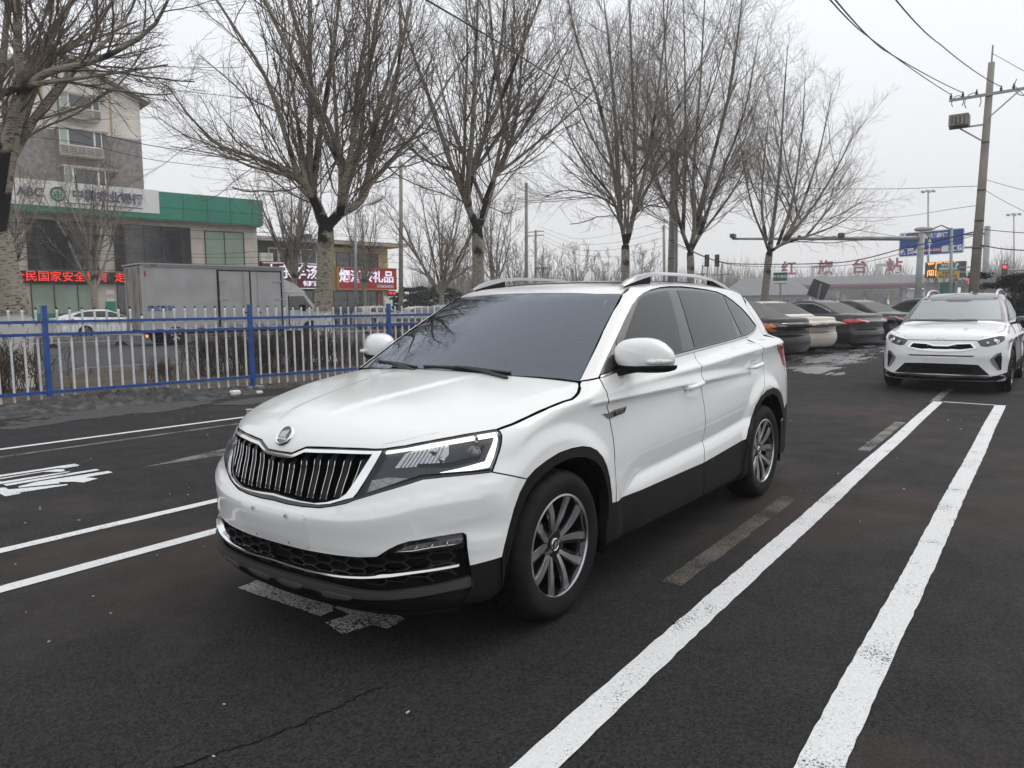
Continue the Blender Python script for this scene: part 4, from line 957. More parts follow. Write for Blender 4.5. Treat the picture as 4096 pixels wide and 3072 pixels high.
# spilled mud crust, slush
def patchy(name,col,th,scale,rough=.8,col2=None,stretch=(1,1,1)):
    m=bpy.data.materials.new(name); m.use_nodes=True; N,L,b=node_chain(m); out=[n for n in N if n.type=='OUTPUT_MATERIAL'][0]
    tc=N.new('ShaderNodeTexCoord'); mp=N.new('ShaderNodeMapping'); mp.inputs['Scale'].default_value=stretch; L.new(tc.outputs['Object'],mp.inputs[0])
    n=N.new('ShaderNodeTexNoise'); n.inputs['Scale'].default_value=scale; n.inputs['Detail'].default_value=8; n.inputs['Roughness'].default_value=.68; L.new(mp.outputs[0],n.inputs['Vector'])
    uv=N.new('ShaderNodeAttribute'); uv.attribute_name='core'
    ad=N.new('ShaderNodeMath'); ad.operation='ADD'; L.new(n.outputs[0],ad.inputs[0]); L.new(uv.outputs['Fac'],ad.inputs[1])
    r=N.new('ShaderNodeMapRange'); r.inputs[1].default_value=th; r.inputs[2].default_value=th+.05; L.new(ad.outputs[0],r.inputs[0])
    t=N.new('ShaderNodeBsdfTransparent'); mx=N.new('ShaderNodeMixShader'); L.new(r.outputs[0],mx.inputs[0]); L.new(t.outputs[0],mx.inputs[1]); L.new(b.outputs[0],mx.inputs[2]); L.new(mx.outputs[0],out.inputs[0])
    n2=N.new('ShaderNodeTexNoise'); n2.inputs['Scale'].default_value=scale*5; n2.inputs['Detail'].default_value=6; L.new(tc.outputs['Object'],n2.inputs['Vector'])
    c=N.new('ShaderNodeMix'); c.data_type='RGBA'; c.inputs[6].default_value=(*col,1); c.inputs[7].default_value=(*(col2 or tuple(x*.6 for x in col)),1); L.new(n2.outputs[0],c.inputs[0]); L.new(c.outputs[2],b.inputs['Base Color'])
    b.inputs['Roughness'].default_value=rough; bp=N.new('ShaderNodeBump'); bp.inputs['Strength'].default_value=.7; bp.inputs['Distance'].default_value=.02; L.new(n2.outputs[0],bp.inputs['Height']); L.new(bp.outputs[0],b.inputs['Normal'])
    return m
def blob(name,c,rx,ry,rot,z,mat,kind,hgt=0,seed=0):
    """low patch: 'core' falls from the middle to the rim so that its edge breaks up"""
    rg=np.random.RandomState(seed); nr,na=10,40; V=[(c[0],c[1],z+hgt)];A=[.22];F=[]
    ca,sa=math.cos(rot),math.sin(rot)
    for i in range(1,nr+1):
        r=i/nr
        for j in range(na):
            a=2*math.pi*j/na; x,y=rx*r*math.cos(a),ry*r*math.sin(a); V.append((c[0]+ca*x-sa*y,c[1]+sa*x+ca*y,z+hgt*(1-r)**1.2*(.6+.8*rg.rand()))); A.append(.22-.42*r**2)
    F=[(0,1+j,1+(j+1)%na) for j in range(na)]+[(1+(i-1)*na+j,1+i*na+j,1+i*na+(j+1)%na,1+(i-1)*na+(j+1)%na) for i in range(1,nr) for j in range(na)]
    o=add_mesh(name,V,F,mat); at=o.data.attributes.new('core','FLOAT','POINT'); at.data.foreach_set('value',A); return tag(o,kind=kind)
MUD=patchy('dried mud crust',(.062,.060,.057),.50,1.6,col2=(.025,.025,.024))
blob('mud',(-2.6,-7.9),2.6,1.0,.25,.005,MUD,'structure',0,1); blob('mud',(-4.6,-7.2),1.9,.55,.1,.006,MUD,'structure',0,2); blob('mud',(-.2,-8.6),1.6,.7,-.2,.0055,MUD,'structure',0,4)
SL=patchy('dirty slush',(.30,.305,.31),.615,1.7,rough=.35,col2=(.14,.14,.145),stretch=(.45,1.6,1))
blob('slush',(-16.8,-2.3),4.2,1.6,.05,.006,SL,'structure',0,5); blob('slush',(-13.3,-1.6),2.4,.9,.1,.007,SL,'structure',0,6); blob('slush',(-21.5,-2.2),4.2,1.3,0,.008,SL,'structure',0,7)
# rubble heap along the fence foot
rg=np.random.RandomState(11); V=[];F=[]
nx,ny=70,14
for i in range(nx+1):
    for j in range(ny+1):
        x=-.4-4.6*i/nx; t=j/ny; y=yF(x)-.35+1.45*t; e=math.sin(math.pi*min(1,max(0,i/nx)))**.6*math.sin(math.pi*t)**.8
        V.append((x,y,-.02+e*(.09+.12*rg.rand()*math.exp(-((x+2.9)/1.6)**2)+.05*rg.rand())))
F=[(i*(ny+1)+j,(i+1)*(ny+1)+j,(i+1)*(ny+1)+j+1,i*(ny+1)+j+1) for i in range(nx) for j in range(ny)]
tag(add_mesh('rubble',V,[f[::-1] for f in F],M('broken asphalt rubble',(.030,.030,.029),rough=.85,col2=(.11,.105,.10),scale=6,detail=9,lo=.45,hi=.7,bump=.8,bscale=25)),'heap of broken grey asphalt along the foot of the blue fence','rubble',kind='stuff')
m=MB()
for i in range(420):
    x=rg.uniform(-6.5,1); y=yF(x)+rg.uniform(-.3,1.1)*rg.rand()**.5; s=rg.uniform(.008,.035); z=.02+.08*rg.rand()*math.exp(-((x+2.6)/1.8)**2)
    a=rg.rand()*3; m.bar((x-s*math.cos(a),y-s*math.sin(a),z),(x+s*math.cos(a),y+s*math.sin(a),z+s*.5),s*1.4,s*.8)
tag(m.build('debris',M('rubble chips',(.10,.10,.095),rough=.9,var=.6,scale=3)),'loose grey stone chips scattered at the fence foot','debris',kind='stuff')
m=MB()
for i in range(150):
    x=rg.uniform(-8,1.6); y=rg.uniform(-8,2.6); s=rg.uniform(.002,.006)
    if -3.4<x<.9 and -.9<y<.9: continue
    a=rg.rand()*3; m.bar((x-s*math.cos(a),y-s*math.sin(a),.004),(x+2*s*math.cos(a),y+2*s*math.sin(a),.006),s,.004)
tag(m.build('litter',M('pale grit',(.5,.49,.46),rough=.8)),'pale specks of grit and litter on the dark asphalt','litter',kind='stuff')
LP=M('paper litter',(.72,.70,.67),rough=.7,var=.2,scale=30)
for (x,y,s,lb,ct) in((-4.25,-8.05,.10,'crumpled white paper cup lying by the rubble heap','paper cup'),(-2.3,-8.55,.07,'small red and white carton lying on the dried mud','carton'),(-4.6,-7.9,.06,'torn scrap of white paper beside the paper cup','paper scrap')):
    m=MB(); m.box(x-s,x+s*.6,y-s*.5,y+s*.5,.01,.01+s*.8,s*.25); tag(m.build(ct.replace(' ','_'),LP if ct!='carton' else M('carton card',(.6,.2,.15),rough=.6,col2=(.75,.7,.6),scale=20)),lb,ct)
# ------------------------------------------------------------------ blue and white picket fence
BLUE=M('blue fence paint',(.010,.066,.27),rough=.38,coat=.3,coatr=.2,var=.25,scale=7); FWH=M('white picket paint',(.60,.61,.63),rough=.45,var=.12,scale=6)
def fence_run(x_post,f,label,name='picket_fence',pitch=.167,H=1.43,ext=(0,0),picket_h=1.43):
    T=empty(name,(x_post[0],f(x_post[0]),0),0,label,'fence'); ox,oy=x_post[0],f(x_post[0])
    for x in x_post:
        y=f(x); m=MB(); m.box(x-.032-ox,x+.032-ox,y-.032-oy,y+.032-oy,-.02,H,0); m.bar((x-ox,y-oy,H),(x-ox,y-oy,H+.012),.075); p_=m.build('fence_post',BLUE,T)
        m=MB(); m.box(x-.16-ox,x+.16-ox,y-.14-oy,y+.14-oy,-.02,.035,.01); m.build('post_footing',KERBM,T)
    xs=[x_post[0]+ext[0]]+list(x_post)+[x_post[-1]+ext[1]]
    for a,b in zip(xs[:-1],xs[1:]):
        if abs(a-b)<.05: continue
        s=1 if b<a else -1
        for z in(.20,1.03,1.21):
            m=MB(); m.bar((a-.034*s-ox,f(a)-oy+.018,z),(b+.034*s-ox,f(b)-oy+.018,z),.036,.042); m.build('fence_rail',BLUE,T)
        n=int(abs(b-a)/pitch); 
        for i in range(1,n+1):
            x=a+(b-a)*i/(n+.6); y=f(x)-.01; hh=picket_h+ (-.11 if (i*7+int(abs(a)*10))%19==0 else 0)
            if min(abs(x-q) for q in x_post)<.06: continue
            m=MB(); w=.0125; m.box(x-w-ox,x+w-ox,y-w-oy,y+w-oy,.05,hh-.07)
            V=[(x-w-ox,y-w-oy,hh-.07),(x+w-ox,y-w-oy,hh-.07),(x+w-ox,y+w-oy,hh-.07),(x-w-ox,y+w-oy,hh-.07)]
            k=1.5; V+=[(x-w*k-ox,y-oy,hh-.045),(x+w*k-ox,y-oy,hh-.045),(x-ox,y-oy,hh)]
            m.add(V,[(0,1,5,4),(3,4,5,2),(4,5,6),(5,4,6),(1,2,5),(0,4,3)]); m.build('picket',FWH,T)
    return T
fence_run([-2.08,-5.16,-8.05,-11.0],yF,'blue post and rail fence with white pointed pickets behind the white SUV',ext=(3.4,0))
def yB(x): return -8.6+.03*(x+30)
fence_run([-33.0,-38.5,-44.0,-49.5,-55.0],yB,'far white picket fence with dark blue posts behind the parked sedans',pitch=.22,ext=(4,-4))
# ------------------------------------------------------------------ white hooped barrier along the road
BARM=M('barrier white paint',(.50,.50,.49),rough=.5,var=.3,scale=4)
def barrier():
    T=empty('road_barrier',(0,0,0),0,'white hooped steel road barrier panel on black feet','road barrier','hooped barrier panels along the road')
    m=MB(); 
    for z in(.18,.88): m.bar((0,0,z),(2.45,0,z),.035,.03)
    m.build('barrier_rail',BARM,T)
    h=MB()
    for i in range(8):
        x=.17+i*.30; 
        h.tube([(x-.10,0,.15),(x-.10,0,.98)]+[(x-.10*math.cos(t),0,.98+.10*math.sin(t)) for t in np.linspace(.3,math.pi-.3,6)]+[(x+.10,0,.98),(x+.10,0,.15)],.011,5)
    h.build('barrier_hoops',BARM,T,smooth=True)
    m=MB(); m.bar((0,0,0),(0,0,1.06),.06); m.build('barrier_post',BARM,T)
    m=MB(); V=[(-.19,-.22,0),(.19,-.22,0),(.19,.22,0),(-.19,.22,0),(-.08,-.09,.14),(.08,-.09,.14),(.08,.09,.14),(-.08,.09,.14)]; m.add(V,[(3,2,1,0),(4,5,6,7),(0,1,5,4),(1,2,6,5),(2,3,7,6),(3,0,4,7)]); m.build('barrier_foot',RUBBER,T)
    return T
B0=barrier(); BA=np.array([-9.94,-28.46]); BD=np.array([-.9975,.0704])
for i in range(-5,13):
    o=B0 if i==-5 else copy_tree(B0)
    q=BA+BD*2.5*i; o.location=(q[0],q[1],0); o.rotation_euler=(0,0,math.atan2(BD[1],BD[0]))
# ------------------------------------------------------------------ trees
CAM=np.array([2.6879,2.6214,1.357])
CM=SC.camera.matrix_world
def photo_ray(px,py):
    """direction of the sight line through a point measured in the photograph (2212 wide)"""
    v=CM.to_3x3()@Vector(((px-1106)/1646.2,-(py-829.5)/1646.2,-1)); return np.array(v)
def headpt(px,D):
    """ground point seen in image column px (of 2212) at horizontal distance D"""
    a=R(216.8062)-math.atan((px-1106)/1646.2); return np.array([CAM[0]+D*math.cos(a),CAM[1]+D*math.sin(a),0.])
def tubes_mesh(name,groups,mat,parent=None):
    """groups: list of (P[N,k,3], rad[N,k], sides)"""
    VV=[];FF=[];AA=[];n0=0
    for gq in groups:
        P,Rd,sd=gq[:3]; AA.append(np.repeat((gq[3] if len(gq)>3 else np.zeros(Rd.shape)).ravel(),sd))
        N_,k,_=P.shape
        T=np.empty_like(P); T[:,1:-1]=P[:,2:]-P[:,:-2]; T[:,0]=P[:,1]-P[:,0]; T[:,-1]=P[:,-1]-P[:,-2]
        T/=np.maximum(np.linalg.norm(T,axis=2,keepdims=True),1e-9)
        ref=np.zeros_like(T); hz=np.abs(T[:,:1,2:3])>.9; ref[...]=np.where(hz,np.array([1.,0,0]),np.array([0,0,1.]))
        X=np.cross(T,ref); X/=np.maximum(np.linalg.norm(X,axis=2,keepdims=True),1e-9); Y=np.cross(X,T)
        an=2*np.pi*np.arange(sd)/sd
        V=P[:,:,None,:]+Rd[:,:,None,None]*(np.cos(an)[None,None,:,None]*X[:,:,None,:]+np.sin(an)[None,None,:,None]*Y[:,:,None,:])
        VV.append(V.reshape(-1,3))
        b=(np.arange(N_)*k*sd)[:,None,None]+(np.arange(k-1)*sd)[None,:,None]; j=np.arange(sd)[None,None,:]; j2=(j+1)%sd
        F=np.stack([b+j,b+j2,b+sd+j2,b+sd+j],-1).reshape(-1,4)+n0
        FF.append(F); n0+=N_*k*sd
    V=np.vstack(VV); F=np.vstack(FF)
    me=bpy.data.meshes.new(name); me.vertices.add(len(V)); me.vertices.foreach_set('co',V.astype(np.float32).ravel())
    me.loops.add(F.size); me.loops.foreach_set('vertex_index',F.astype(np.int32).ravel())
    me.polygons.add(len(F)); me.polygons.foreach_set('loop_start',(np.arange(len(F))*4).astype(np.int32)); me.polygons.foreach_set('use_smooth',np.ones(len(F),bool))
    me.update(calc_edges=True); me.materials.append(mat)
    if any(len(g_)>3 for g_ in groups): at=me.attributes.new('scar','FLOAT','POINT'); at.data.foreach_set('value',np.concatenate(AA).astype(np.float32))
    o=bpy.data.objects.new(name,me); COL.objects.link(o)
    if parent is not None: o.parent=parent
    return o
def sprout(rg,P,Rd,nc,t0,t1,ang,length,k,trop,jit,rr,out=None,lfall=.55):
    """nc children on every parent polyline"""
    N_,kp,_=P.shape; M_=N_*nc
    t=(t0+(t1-t0)*((np.arange(nc)[None,:]+rg.rand(N_,nc))/nc)); tf=t*(kp-1); i=np.clip(tf.astype(int),0,kp-2); f=(tf-i)[...,None]; r_=np.arange(N_)[:,None]
    p0=P[r_,i]*(1-f)+P[r_,i+1]*f; T=P[r_,i+1]-P[r_,i]; pr=Rd[r_,i]*(1-f[...,0])+Rd[r_,i+1]*f[...,0]
    p0=p0.reshape(M_,3);T=T.reshape(M_,3);T/=np.maximum(np.linalg.norm(T,axis=1,keepdims=True),1e-9);pr=pr.reshape(M_);tt=t.reshape(M_)
    q=rg.normal(size=(M_,3)); q-= (q*T).sum(1,keepdims=True)*T; q/=np.maximum(np.linalg.norm(q,axis=1,keepdims=True),1e-9)
    a=R(1)*(ang+rg.normal(size=M_)*ang*.28); d=np.cos(a)[:,None]*T+np.sin(a)[:,None]*q
    Ln=length*(1-lfall*tt)*(.6+.8*rg.rand(M_)); st=(Ln/(k-1))[:,None]
    out_=[p0]; c=p0
    for s in range(k-1):
        d=d+np.array([0,0,trop])+rg.normal(size=(M_,3))*jit; d/=np.linalg.norm(d,axis=1,keepdims=True); c=c+d*st; out_.append(c)
    Pn=np.stack(out_,1); r0=np.minimum(pr*rr,pr); rad=r0[:,None]*np.linspace(1,.45,k)[None,:]
    return Pn,rad
def bark(name,c1,c2,wash=0,dark=(.03,.026,.022)):
    m=bpy.data.materials.new(name); m.use_nodes=True; N,L,b=node_chain(m)
    tc=N.new('ShaderNodeTexCoord'); mp=N.new('ShaderNodeMapping'); mp.inputs['Scale'].default_value=(5,5,26); L.new(tc.outputs['Object'],mp.inputs[0])
    n=N.new('ShaderNodeTexNoise'); n.inputs['Scale'].default_value=1.6; n.inputs['Detail'].default_value=6; n.inputs['Roughness'].default_value=.7; L.new(mp.outputs[0],n.inputs['Vector'])
    r=N.new('ShaderNodeMapRange'); r.inputs[1].default_value=.52; r.inputs[2].default_value=.60; L.new(n.outputs[0],r.inputs[0])
    n2=N.new('ShaderNodeTexNoise'); n2.inputs['Scale'].default_value=1.1; n2.inputs['Detail'].default_value=5; L.new(tc.outputs['Object'],n2.inputs['Vector'])
    r2=N.new('ShaderNodeMapRange'); r2.inputs[1].default_value=.55; r2.inputs[2].default_value=.62; L.new(n2.outputs[0],r2.inputs[0])
    def mix(f,a,b_):
        x=N.new('ShaderNodeMix'); x.data_type='RGBA'; L.new(f,x.inputs[0])
        for i,q in((6,a),(7,b_)):
            if isinstance(q,tuple): x.inputs[i].default_value=(*q,1)
            else: L.new(q,x.inputs[i])
        return x.outputs[2]
    c=mix(r.outputs[0],c1,c2); c=mix(r2.outputs[0],c,tuple(.55*v for v in c2))
    sa=N.new('ShaderNodeAttribute'); sa.attribute_name='scar'; sm=N.new('ShaderNodeMath'); sm.operation='MULTIPLY_ADD'; n3=N.new('ShaderNodeTexNoise'); n3.inputs['Scale'].default_value=3.2; n3.inputs['Detail'].default_value=6; L.new(tc.outputs['Object'],n3.inputs['Vector']); L.new(n3.outputs[0],sm.inputs[0]); sm.inputs[1].default_value=.9; L.new(sa.outputs['Fac'],sm.inputs[2]); s3=N.new('ShaderNodeMapRange'); s3.inputs[1].default_value=.92; s3.inputs[2].default_value=1.02; L.new(sm.outputs[0],s3.inputs[0]); c=mix(s3.outputs[0],c,(.022,.019,.017))
    sp=N.new('ShaderNodeSeparateXYZ'); L.new(tc.outputs['Object'],sp.inputs[0])
    if wash:
        ad=N.new('ShaderNodeMath'); ad.operation='MULTIPLY_ADD'; L.new(n2.outputs[0],ad.inputs[0]); ad.inputs[1].default_value=.25; L.new(sp.outputs['Z'],ad.inputs[2])
        w=N.new('ShaderNodeMapRange'); w.inputs[1].default_value=wash+.16; w.inputs[2].default_value=wash+.10; L.new(ad.outputs[0],w.inputs[0])
        iv=N.new('ShaderNodeMapRange'); iv.inputs[3].default_value=1; iv.inputs[4].default_value=.35; L.new(r2.outputs[0],iv.inputs[0])
        ml=N.new('ShaderNodeMath'); ml.operation='MULTIPLY'; L.new(w.outputs[0],ml.inputs[0]); L.new(iv.outputs[0],ml.inputs[1]); c=mix(ml.outputs[0],c,(.55,.54,.51))
    L.new(c,b.inputs['Base Color']); b.inputs['Roughness'].default_value=.9; b.inputs['Specular IOR Level'].default_value=.15
    bp=N.new('ShaderNodeBump'); bp.inputs['Strength'].default_value=.7; bp.inputs['Distance'].default_value=.02; L.new(n.outputs[0],bp.inputs['Height']); L.new(bp.outputs[0],b.inputs['Normal'])
    return m
BARKW=bark('poplar bark, whitewashed foot',(.34,.30,.24),(.06,.052,.044),1.25)
BARKP=bark('poplar bark',(.31,.275,.22),(.06,.052,.044))
BARKD=bark('dark callus bark',(.035,.030,.026),(.018,.016,.014))
TWIG=M('bare twigs',(.20,.165,.135),rough=.9,spec=.1,var=.3,scale=1.5)
TWIGF=M('bare twigs, brown',(.20,.16,.13),rough=.9,spec=.1,var=.3,scale=1.5)
def smooth_poly(pts,k):
    pts=np.array(pts,float); t=np.linspace(0,1,len(pts)); f=[pchip(t,pts[:,i]) for i in range(3)]; u=np.linspace(0,1,k); return np.stack([g(u) for g in f],1)
def poplar(px,D,label,trunk,limbs,seed,r0=.22,barkm=None,dens=1.0,scale=1.0,depth=1.0,fine=True,twr=1.0,extra=5):
    """trunk and limbs: outlines in image columns/rows (2212 wide), laid out at the tree's distance and spread in depth"""
    rg=np.random.RandomState(seed); B=headpt(px,D); T=empty('poplar_tree',tuple(B),0,label,'tree','bare poplars in the row along the fence')
    a=R(216.8062)-math.atan((px-1106)/1646.2); rt=np.array([math.sin(a),-math.cos(a),0]); fw=np.array([math.cos(a),math.sin(a),0])
    def loc(p,dp): r=photo_ray(*p); t=np.dot(B-CAM,fw)/np.dot(r,fw); q=CAM+t*r-B; return q+fw*dp
    tp=[np.array([0,0,-.05])]+[loc(p,0) for p in trunk]
    trp=smooth_poly(tp,14); z=np.linspace(0,1,14); trad=r0*(1+.35*np.exp(-z*9))*(1-.12*z); trad[-1]*=.9
    G=[(trp[None],trad[None],14,(.75*np.exp(-((1-z)/.10)**2))[None])]; LP=[];LR=[];CL=[]
    fork=trp[-1]
    for i,(pts,rr) in enumerate(limbs):
        dp=depth*(rg.rand()-.5)*2; n=len(pts); q=[loc(p,dp*(j/(n-1))*1.6) for j,p in enumerate(pts)]
        P=smooth_poly([q[0]]+q[1:],16); up=P[-1]-P[-3]
        if P[-1][2]<12*scale: # carry on beyond the frame or to the tip
            pass
        rad=rr*np.linspace(1,.16,16)**1.0; tt_=np.linspace(0,1,16); rad=rad*(1+.22*np.exp(-((tt_-.09)/.05)**2)*(i%2)); LP.append(P); LR.append(rad); G.append((P[None],rad[None],9,((.85 if i%2==0 else .65)*np.exp(-((tt_-.05)/.10)**2))[None]))
    # extra limbs leaning towards and away from the camera
    for i in range(extra):
        src=LP[rg.randint(len(LP))]; j=rg.randint(1,5); s=src[j]; an=rg.rand()*2*math.pi; d=np.array([math.cos(an)*.55,math.sin(an)*.55,1.]); d/=np.linalg.norm(d); Ln=scale*(4.5+3.5*rg.rand()); pts=[s]
        for k_ in range(5): d=d+np.array([0,0,.10])+rg.normal(size=3)*.10; d/=np.linalg.norm(d); pts.append(pts[-1]+d*Ln/5)
        P=smooth_poly(pts,16); rad=LR[0][3]*.62*np.linspace(1,.15,16); LP.append(P); LR.append(rad); G.append((P[None],rad[None],8))
    tubes_mesh('trunk',G,barkm or BARKP,T)
    P=np.stack(LP); Rd=np.stack(LR); S_=scale
    b1,r1=sprout(rg,P,Rd,int(13*dens),.10,.98,36,3.4*S_,9,.055,.10,.42); r1=np.clip(r1,.005*twr,.019)
    b2,r2=sprout(rg,b1,r1,int(9*dens),.12,.98,36,1.4*S_,6,.06,.14,.55); r2=np.clip(r2,.0028*twr,.0075*twr)
    g=[(P,Rd*.0+1e-4,3)][:0]+[(b1,r1,4),(b2,r2,3)]
    if fine:
        b3,r3=sprout(rg,b2,r2,3,.2,.98,42,.5*S_,4,.05,.20,.9); r3=np.clip(r3,.0024*twr,.004*twr); g.append((b3,r3,3))
        b4,r4=sprout(rg,b1,r1,3,.1,.95,50,.6*S_,4,.06,.2,.4); r4=np.clip(r4,.0026*twr,.0045*twr); g.append((b4,r4,3))
    tubes_mesh('crown',g,TWIG,T)
    return T
# the row, nearest first
poplar(20,16.6,'leaning bare poplar with whitewashed foot at the left end of the fence row',[(30,690),(8,600),(-20,480)],[([(-10,500),(20,330),(60,170),(120,60),(190,-60)],.17),([(-15,490),(-30,300),(5,130),(20,-80)],.15),([(-10,470),(30,250),(90,190),(180,180),(300,120),(330,60)],.10),([(-15,460),(-10,230),(60,210),(170,205),(330,190)],.08),([(-20,450),(-120,250),(-160,20)],.14),([(0,400),(110,110),(210,30),(260,-60)],.09)],101,r0=.30,barkm=BARKW,dens=1.0,scale=.75,depth=1.6,extra=4)
poplar(702,20.5,'big bare poplar with dark knobbly fork standing behind the grey box truck cab',[(697,690),(702,600),(704,490)],[([(704,492),(684,440),(668,400),(670,250),(668,60),(668,-120)],.155),([(704,492),(686,450),(676,410),(687,308),(712,150),(731,0),(740,-110)],.14),([(690,460),(665,410),(649,393),(615,290),(581,191),(513,85),(430,-40)],.11),([(690,455),(662,400),(642,376),(564,335),(470,300),(400,235),(330,140)],.085),([(704,492),(735,460),(770,441),(794,403),(804,308),(815,239),(873,68),(905,-80)],.14),([(735,460),(772,438),(801,393),(856,328),(924,246),(1000,120),(1060,40)],.10),([(735,462),(742,403),(770,273),(804,102),(830,-90)],.11),([(735,462),(752,400),(784,320),(845,190),(880,40)],.09),([(690,460),(640,388),(560,370),(480,345),(380,330)],.05)],102,r0=.235,barkm=BARKW,dens=1.15,scale=.92,depth=1.8,extra=7)
poplar(1032,25.0,'bare poplar behind the middle fence, forking in two with a black scarred crotch',[(1031,690),(1033,600),(1031,492)],[([(1031,494),(1012,450),(1000,420),(975,359),(924,205),(893,120),(860,-20)],.13),([(1012,450),(1010,410),(1020,308),(1030,103),(1035,-60)],.12),([(1010,420),(1030,342),(1078,239),(1129,120),(1190,-30)],.11),([(1031,494),(1045,462),(1061,410),(1078,325),(1105,205),(1112,50),(1120,-80)],.12),([(1045,440),(1070,380),(1112,345),(1197,273),(1283,191),(1330,120)],.075),([(1005,425),(992,376),(921,349),(860,290),(820,200)],.06),([(1040,470),(1070,370),(1140,250),(1210,130),(1260,20)],.08)],103,r0=.21,dens=1.1,scale=1.05,depth=2.2,extra=7,twr=1.1)
poplar(1350,33.3,'wide fan-shaped bare poplar above the front of the white SUV roof',[(1349,690),(1351,600),(1351,530)],[([(1351,530),(1340,480),(1325,440),(1260,360),(1215,270)],.10),([(1340,480),(1335,430),(1300,250),(1250,110),(1230,20)],.10),([(1340,470),(1338,400),(1325,200),(1310,30),(1300,-60)],.12),([(1351,530),(1365,480),(1372,420),(1368,250),(1360,60),(1362,-80)],.12),([(1365,480),(1385,410),(1410,280),(1430,120),(1440,10)],.10),([(1365,470),(1400,400),(1460,320),(1500,240)],.08),([(1335,450),(1290,425),(1230,415),(1180,430)],.05),([(1370,460),(1420,430),(1480,430)],.05)],104,r0=.20,dens=1.15,scale=1.15,depth=2.6,extra=9,twr=1.25)
poplar(1492,39.5,'tall bare poplar behind the rear of the white SUV roof beside a concrete pole',[(1490,690),(1492,600),(1491,545)],[([(1491,545),(1475,505),(1464,465),(1450,330),(1440,120),(1436,-60)],.11),([(1491,545),(1500,490),(1497,402),(1513,183),(1524,-40)],.13),([(1491,545),(1512,506),(1535,475),(1575,420),(1620,330),(1640,220)],.10),([(1500,500),(1530,380),(1570,230),(1590,90),(1600,-20)],.11),([(1475,505),(1480,380),(1480,180),(1475,-40)],.11),([(1512,506),(1550,400),(1600,270),(1625,130)],.09),([(1470,480),(1430,420),(1410,330)],.06)],105,r0=.20,dens=1.2,scale=1.3,depth=2.8,extra=10,twr=1.4)
poplar(1652,45.0,'lone bare poplar at the right end of the row with a lopsided crown',[(1648,690),(1656,600),(1662,545)],[([(1662,545),(1650,515),(1630,470),(1610,380),(1600,300)],.09),([(1662,545),(1672,470),(1686,347),(1696,183),(1706,50)],.13),([(1662,545),(1690,528),(1740,512),(1800,490),(1860,452)],.10),([(1690,528),(1730,450),(1770,330),(1800,190)],.11),([(1680,530),(1715,420),(1735,280),(1745,130)],.10),([(1690,528),(1760,440),(1825,330),(1858,260)],.10),([(1655,520),(1645,420),(1655,280),(1668,180)],.09),([(1740,512),(1800,440),(1850,380)],.06)],106,r0=.22,dens=1.0,scale=1.15,depth=2.6,extra=6,twr=1.5)
# smaller bare trees across the road
def small_tree(px,D,h,label,seed,r=.11,spread=.5,fork=.36,wash=False,nl=7,den=1.0,lean=0,group='young bare trees across the road',name='young_tree'):
    rg=np.random.RandomState(seed); B=headpt(px,D); T=empty(name,tuple(B),0,label,'tree',group)
    f=np.array([lean,0,h*fork]); trp=smooth_poly([[0,0,-.05],[lean*.2,0,h*fork*.5],f],8); trad=r*np.linspace(1.15,.8,8); G=[(trp[None],trad[None],10)]
    LP=[];LR=[]
    for i in range(nl):
        an=2*math.pi*(i+rg.rand()*.6)/nl; sp=spread*(.35+.9*rg.rand()) if i else .1; d=np.array([math.cos(an)*sp,math.sin(an)*sp,1.]); d/=np.linalg.norm(d); L_=h*(1-fork)*(.8+.25*rg.rand()); pts=[f-np.array([0,0,rg.rand()*h*.06])]
        for k_ in range(5): d=d+np.array([0,0,.09])+rg.normal(size=3)*.07; d/=np.linalg.norm(d); pts.append(pts[-1]+d*L_/5)
        P=smooth_poly(pts,12); LP.append(P); LR.append(r*.55*np.linspace(1,.14,12)); G.append((P[None],LR[-1][None],6))
    tubes_mesh('trunk',G,BARKW if wash else BARKP,T); P=np.stack(LP);Rd=np.stack(LR); tw=D/30*1.05
    b1,r1=sprout(rg,P,Rd,int(9*den),.08,.98,34,h*.26,7,.06,.09,.5); r1=np.maximum(r1,.006*tw); b2,r2=sprout(rg,b1,r1,int(7*den),.15,.98,38,h*.10,5,.06,.14,.6); r2=np.clip(r2,.0042*tw,.009*tw); b3,r3=sprout(rg,b2,r2,2,.3,.95,42,h*.045,3,.05,.2,.9); r3=np.clip(r3,.0034*tw,.006*tw)
    tubes_mesh('crown',[(b1,r1,3),(b2,r2,3),(b3,r3,3)],TWIGF,T); return T
small_tree(212,45.5,9.6,'slim bare tree with whitewashed foot in front of the bank letters',201,r=.17,spread=.55,fork=.30,wash=True,den=1.2)
small_tree(20,42.0,8.6,'bare tree crossing the first letter of the bank sign',202,r=.14,spread=.6,fork=.34)
small_tree(642,44.0,9.5,'bare tree in front of the maroon mutton soup sign',203,r=.19,spread=.75,fork=.33,nl=8,den=1.2)
small_tree(792,52.0,9.0,'thin bare tree in front of the red tobacco and wine sign',204,r=.12,spread=.35,fork=.30)
small_tree(957,47.0,10.0,'bare tree between the red shop sign and the middle poplar',205,r=.17,spread=.70,fork=.24,nl=9,den=1.3)
small_tree(1072,58.0,10.5,'slender pale bare tree just right of the middle poplar trunk',206,r=.15,spread=.5,fork=.25,nl=7)
for i,(px,D,h) in enumerate(((990,85,9),(1015,92,10),(1110,95,10),(1180,100,9.5),(1250,110,10),(1310,105,9),(1395,110,10))):
    small_tree(px,D,h,'hazy bare tree far behind the row, seen between trunks and wires',220+i,r=.16,spread=.4,fork=.2,nl=7,den=.9,group='hazy bare trees far behind the row')
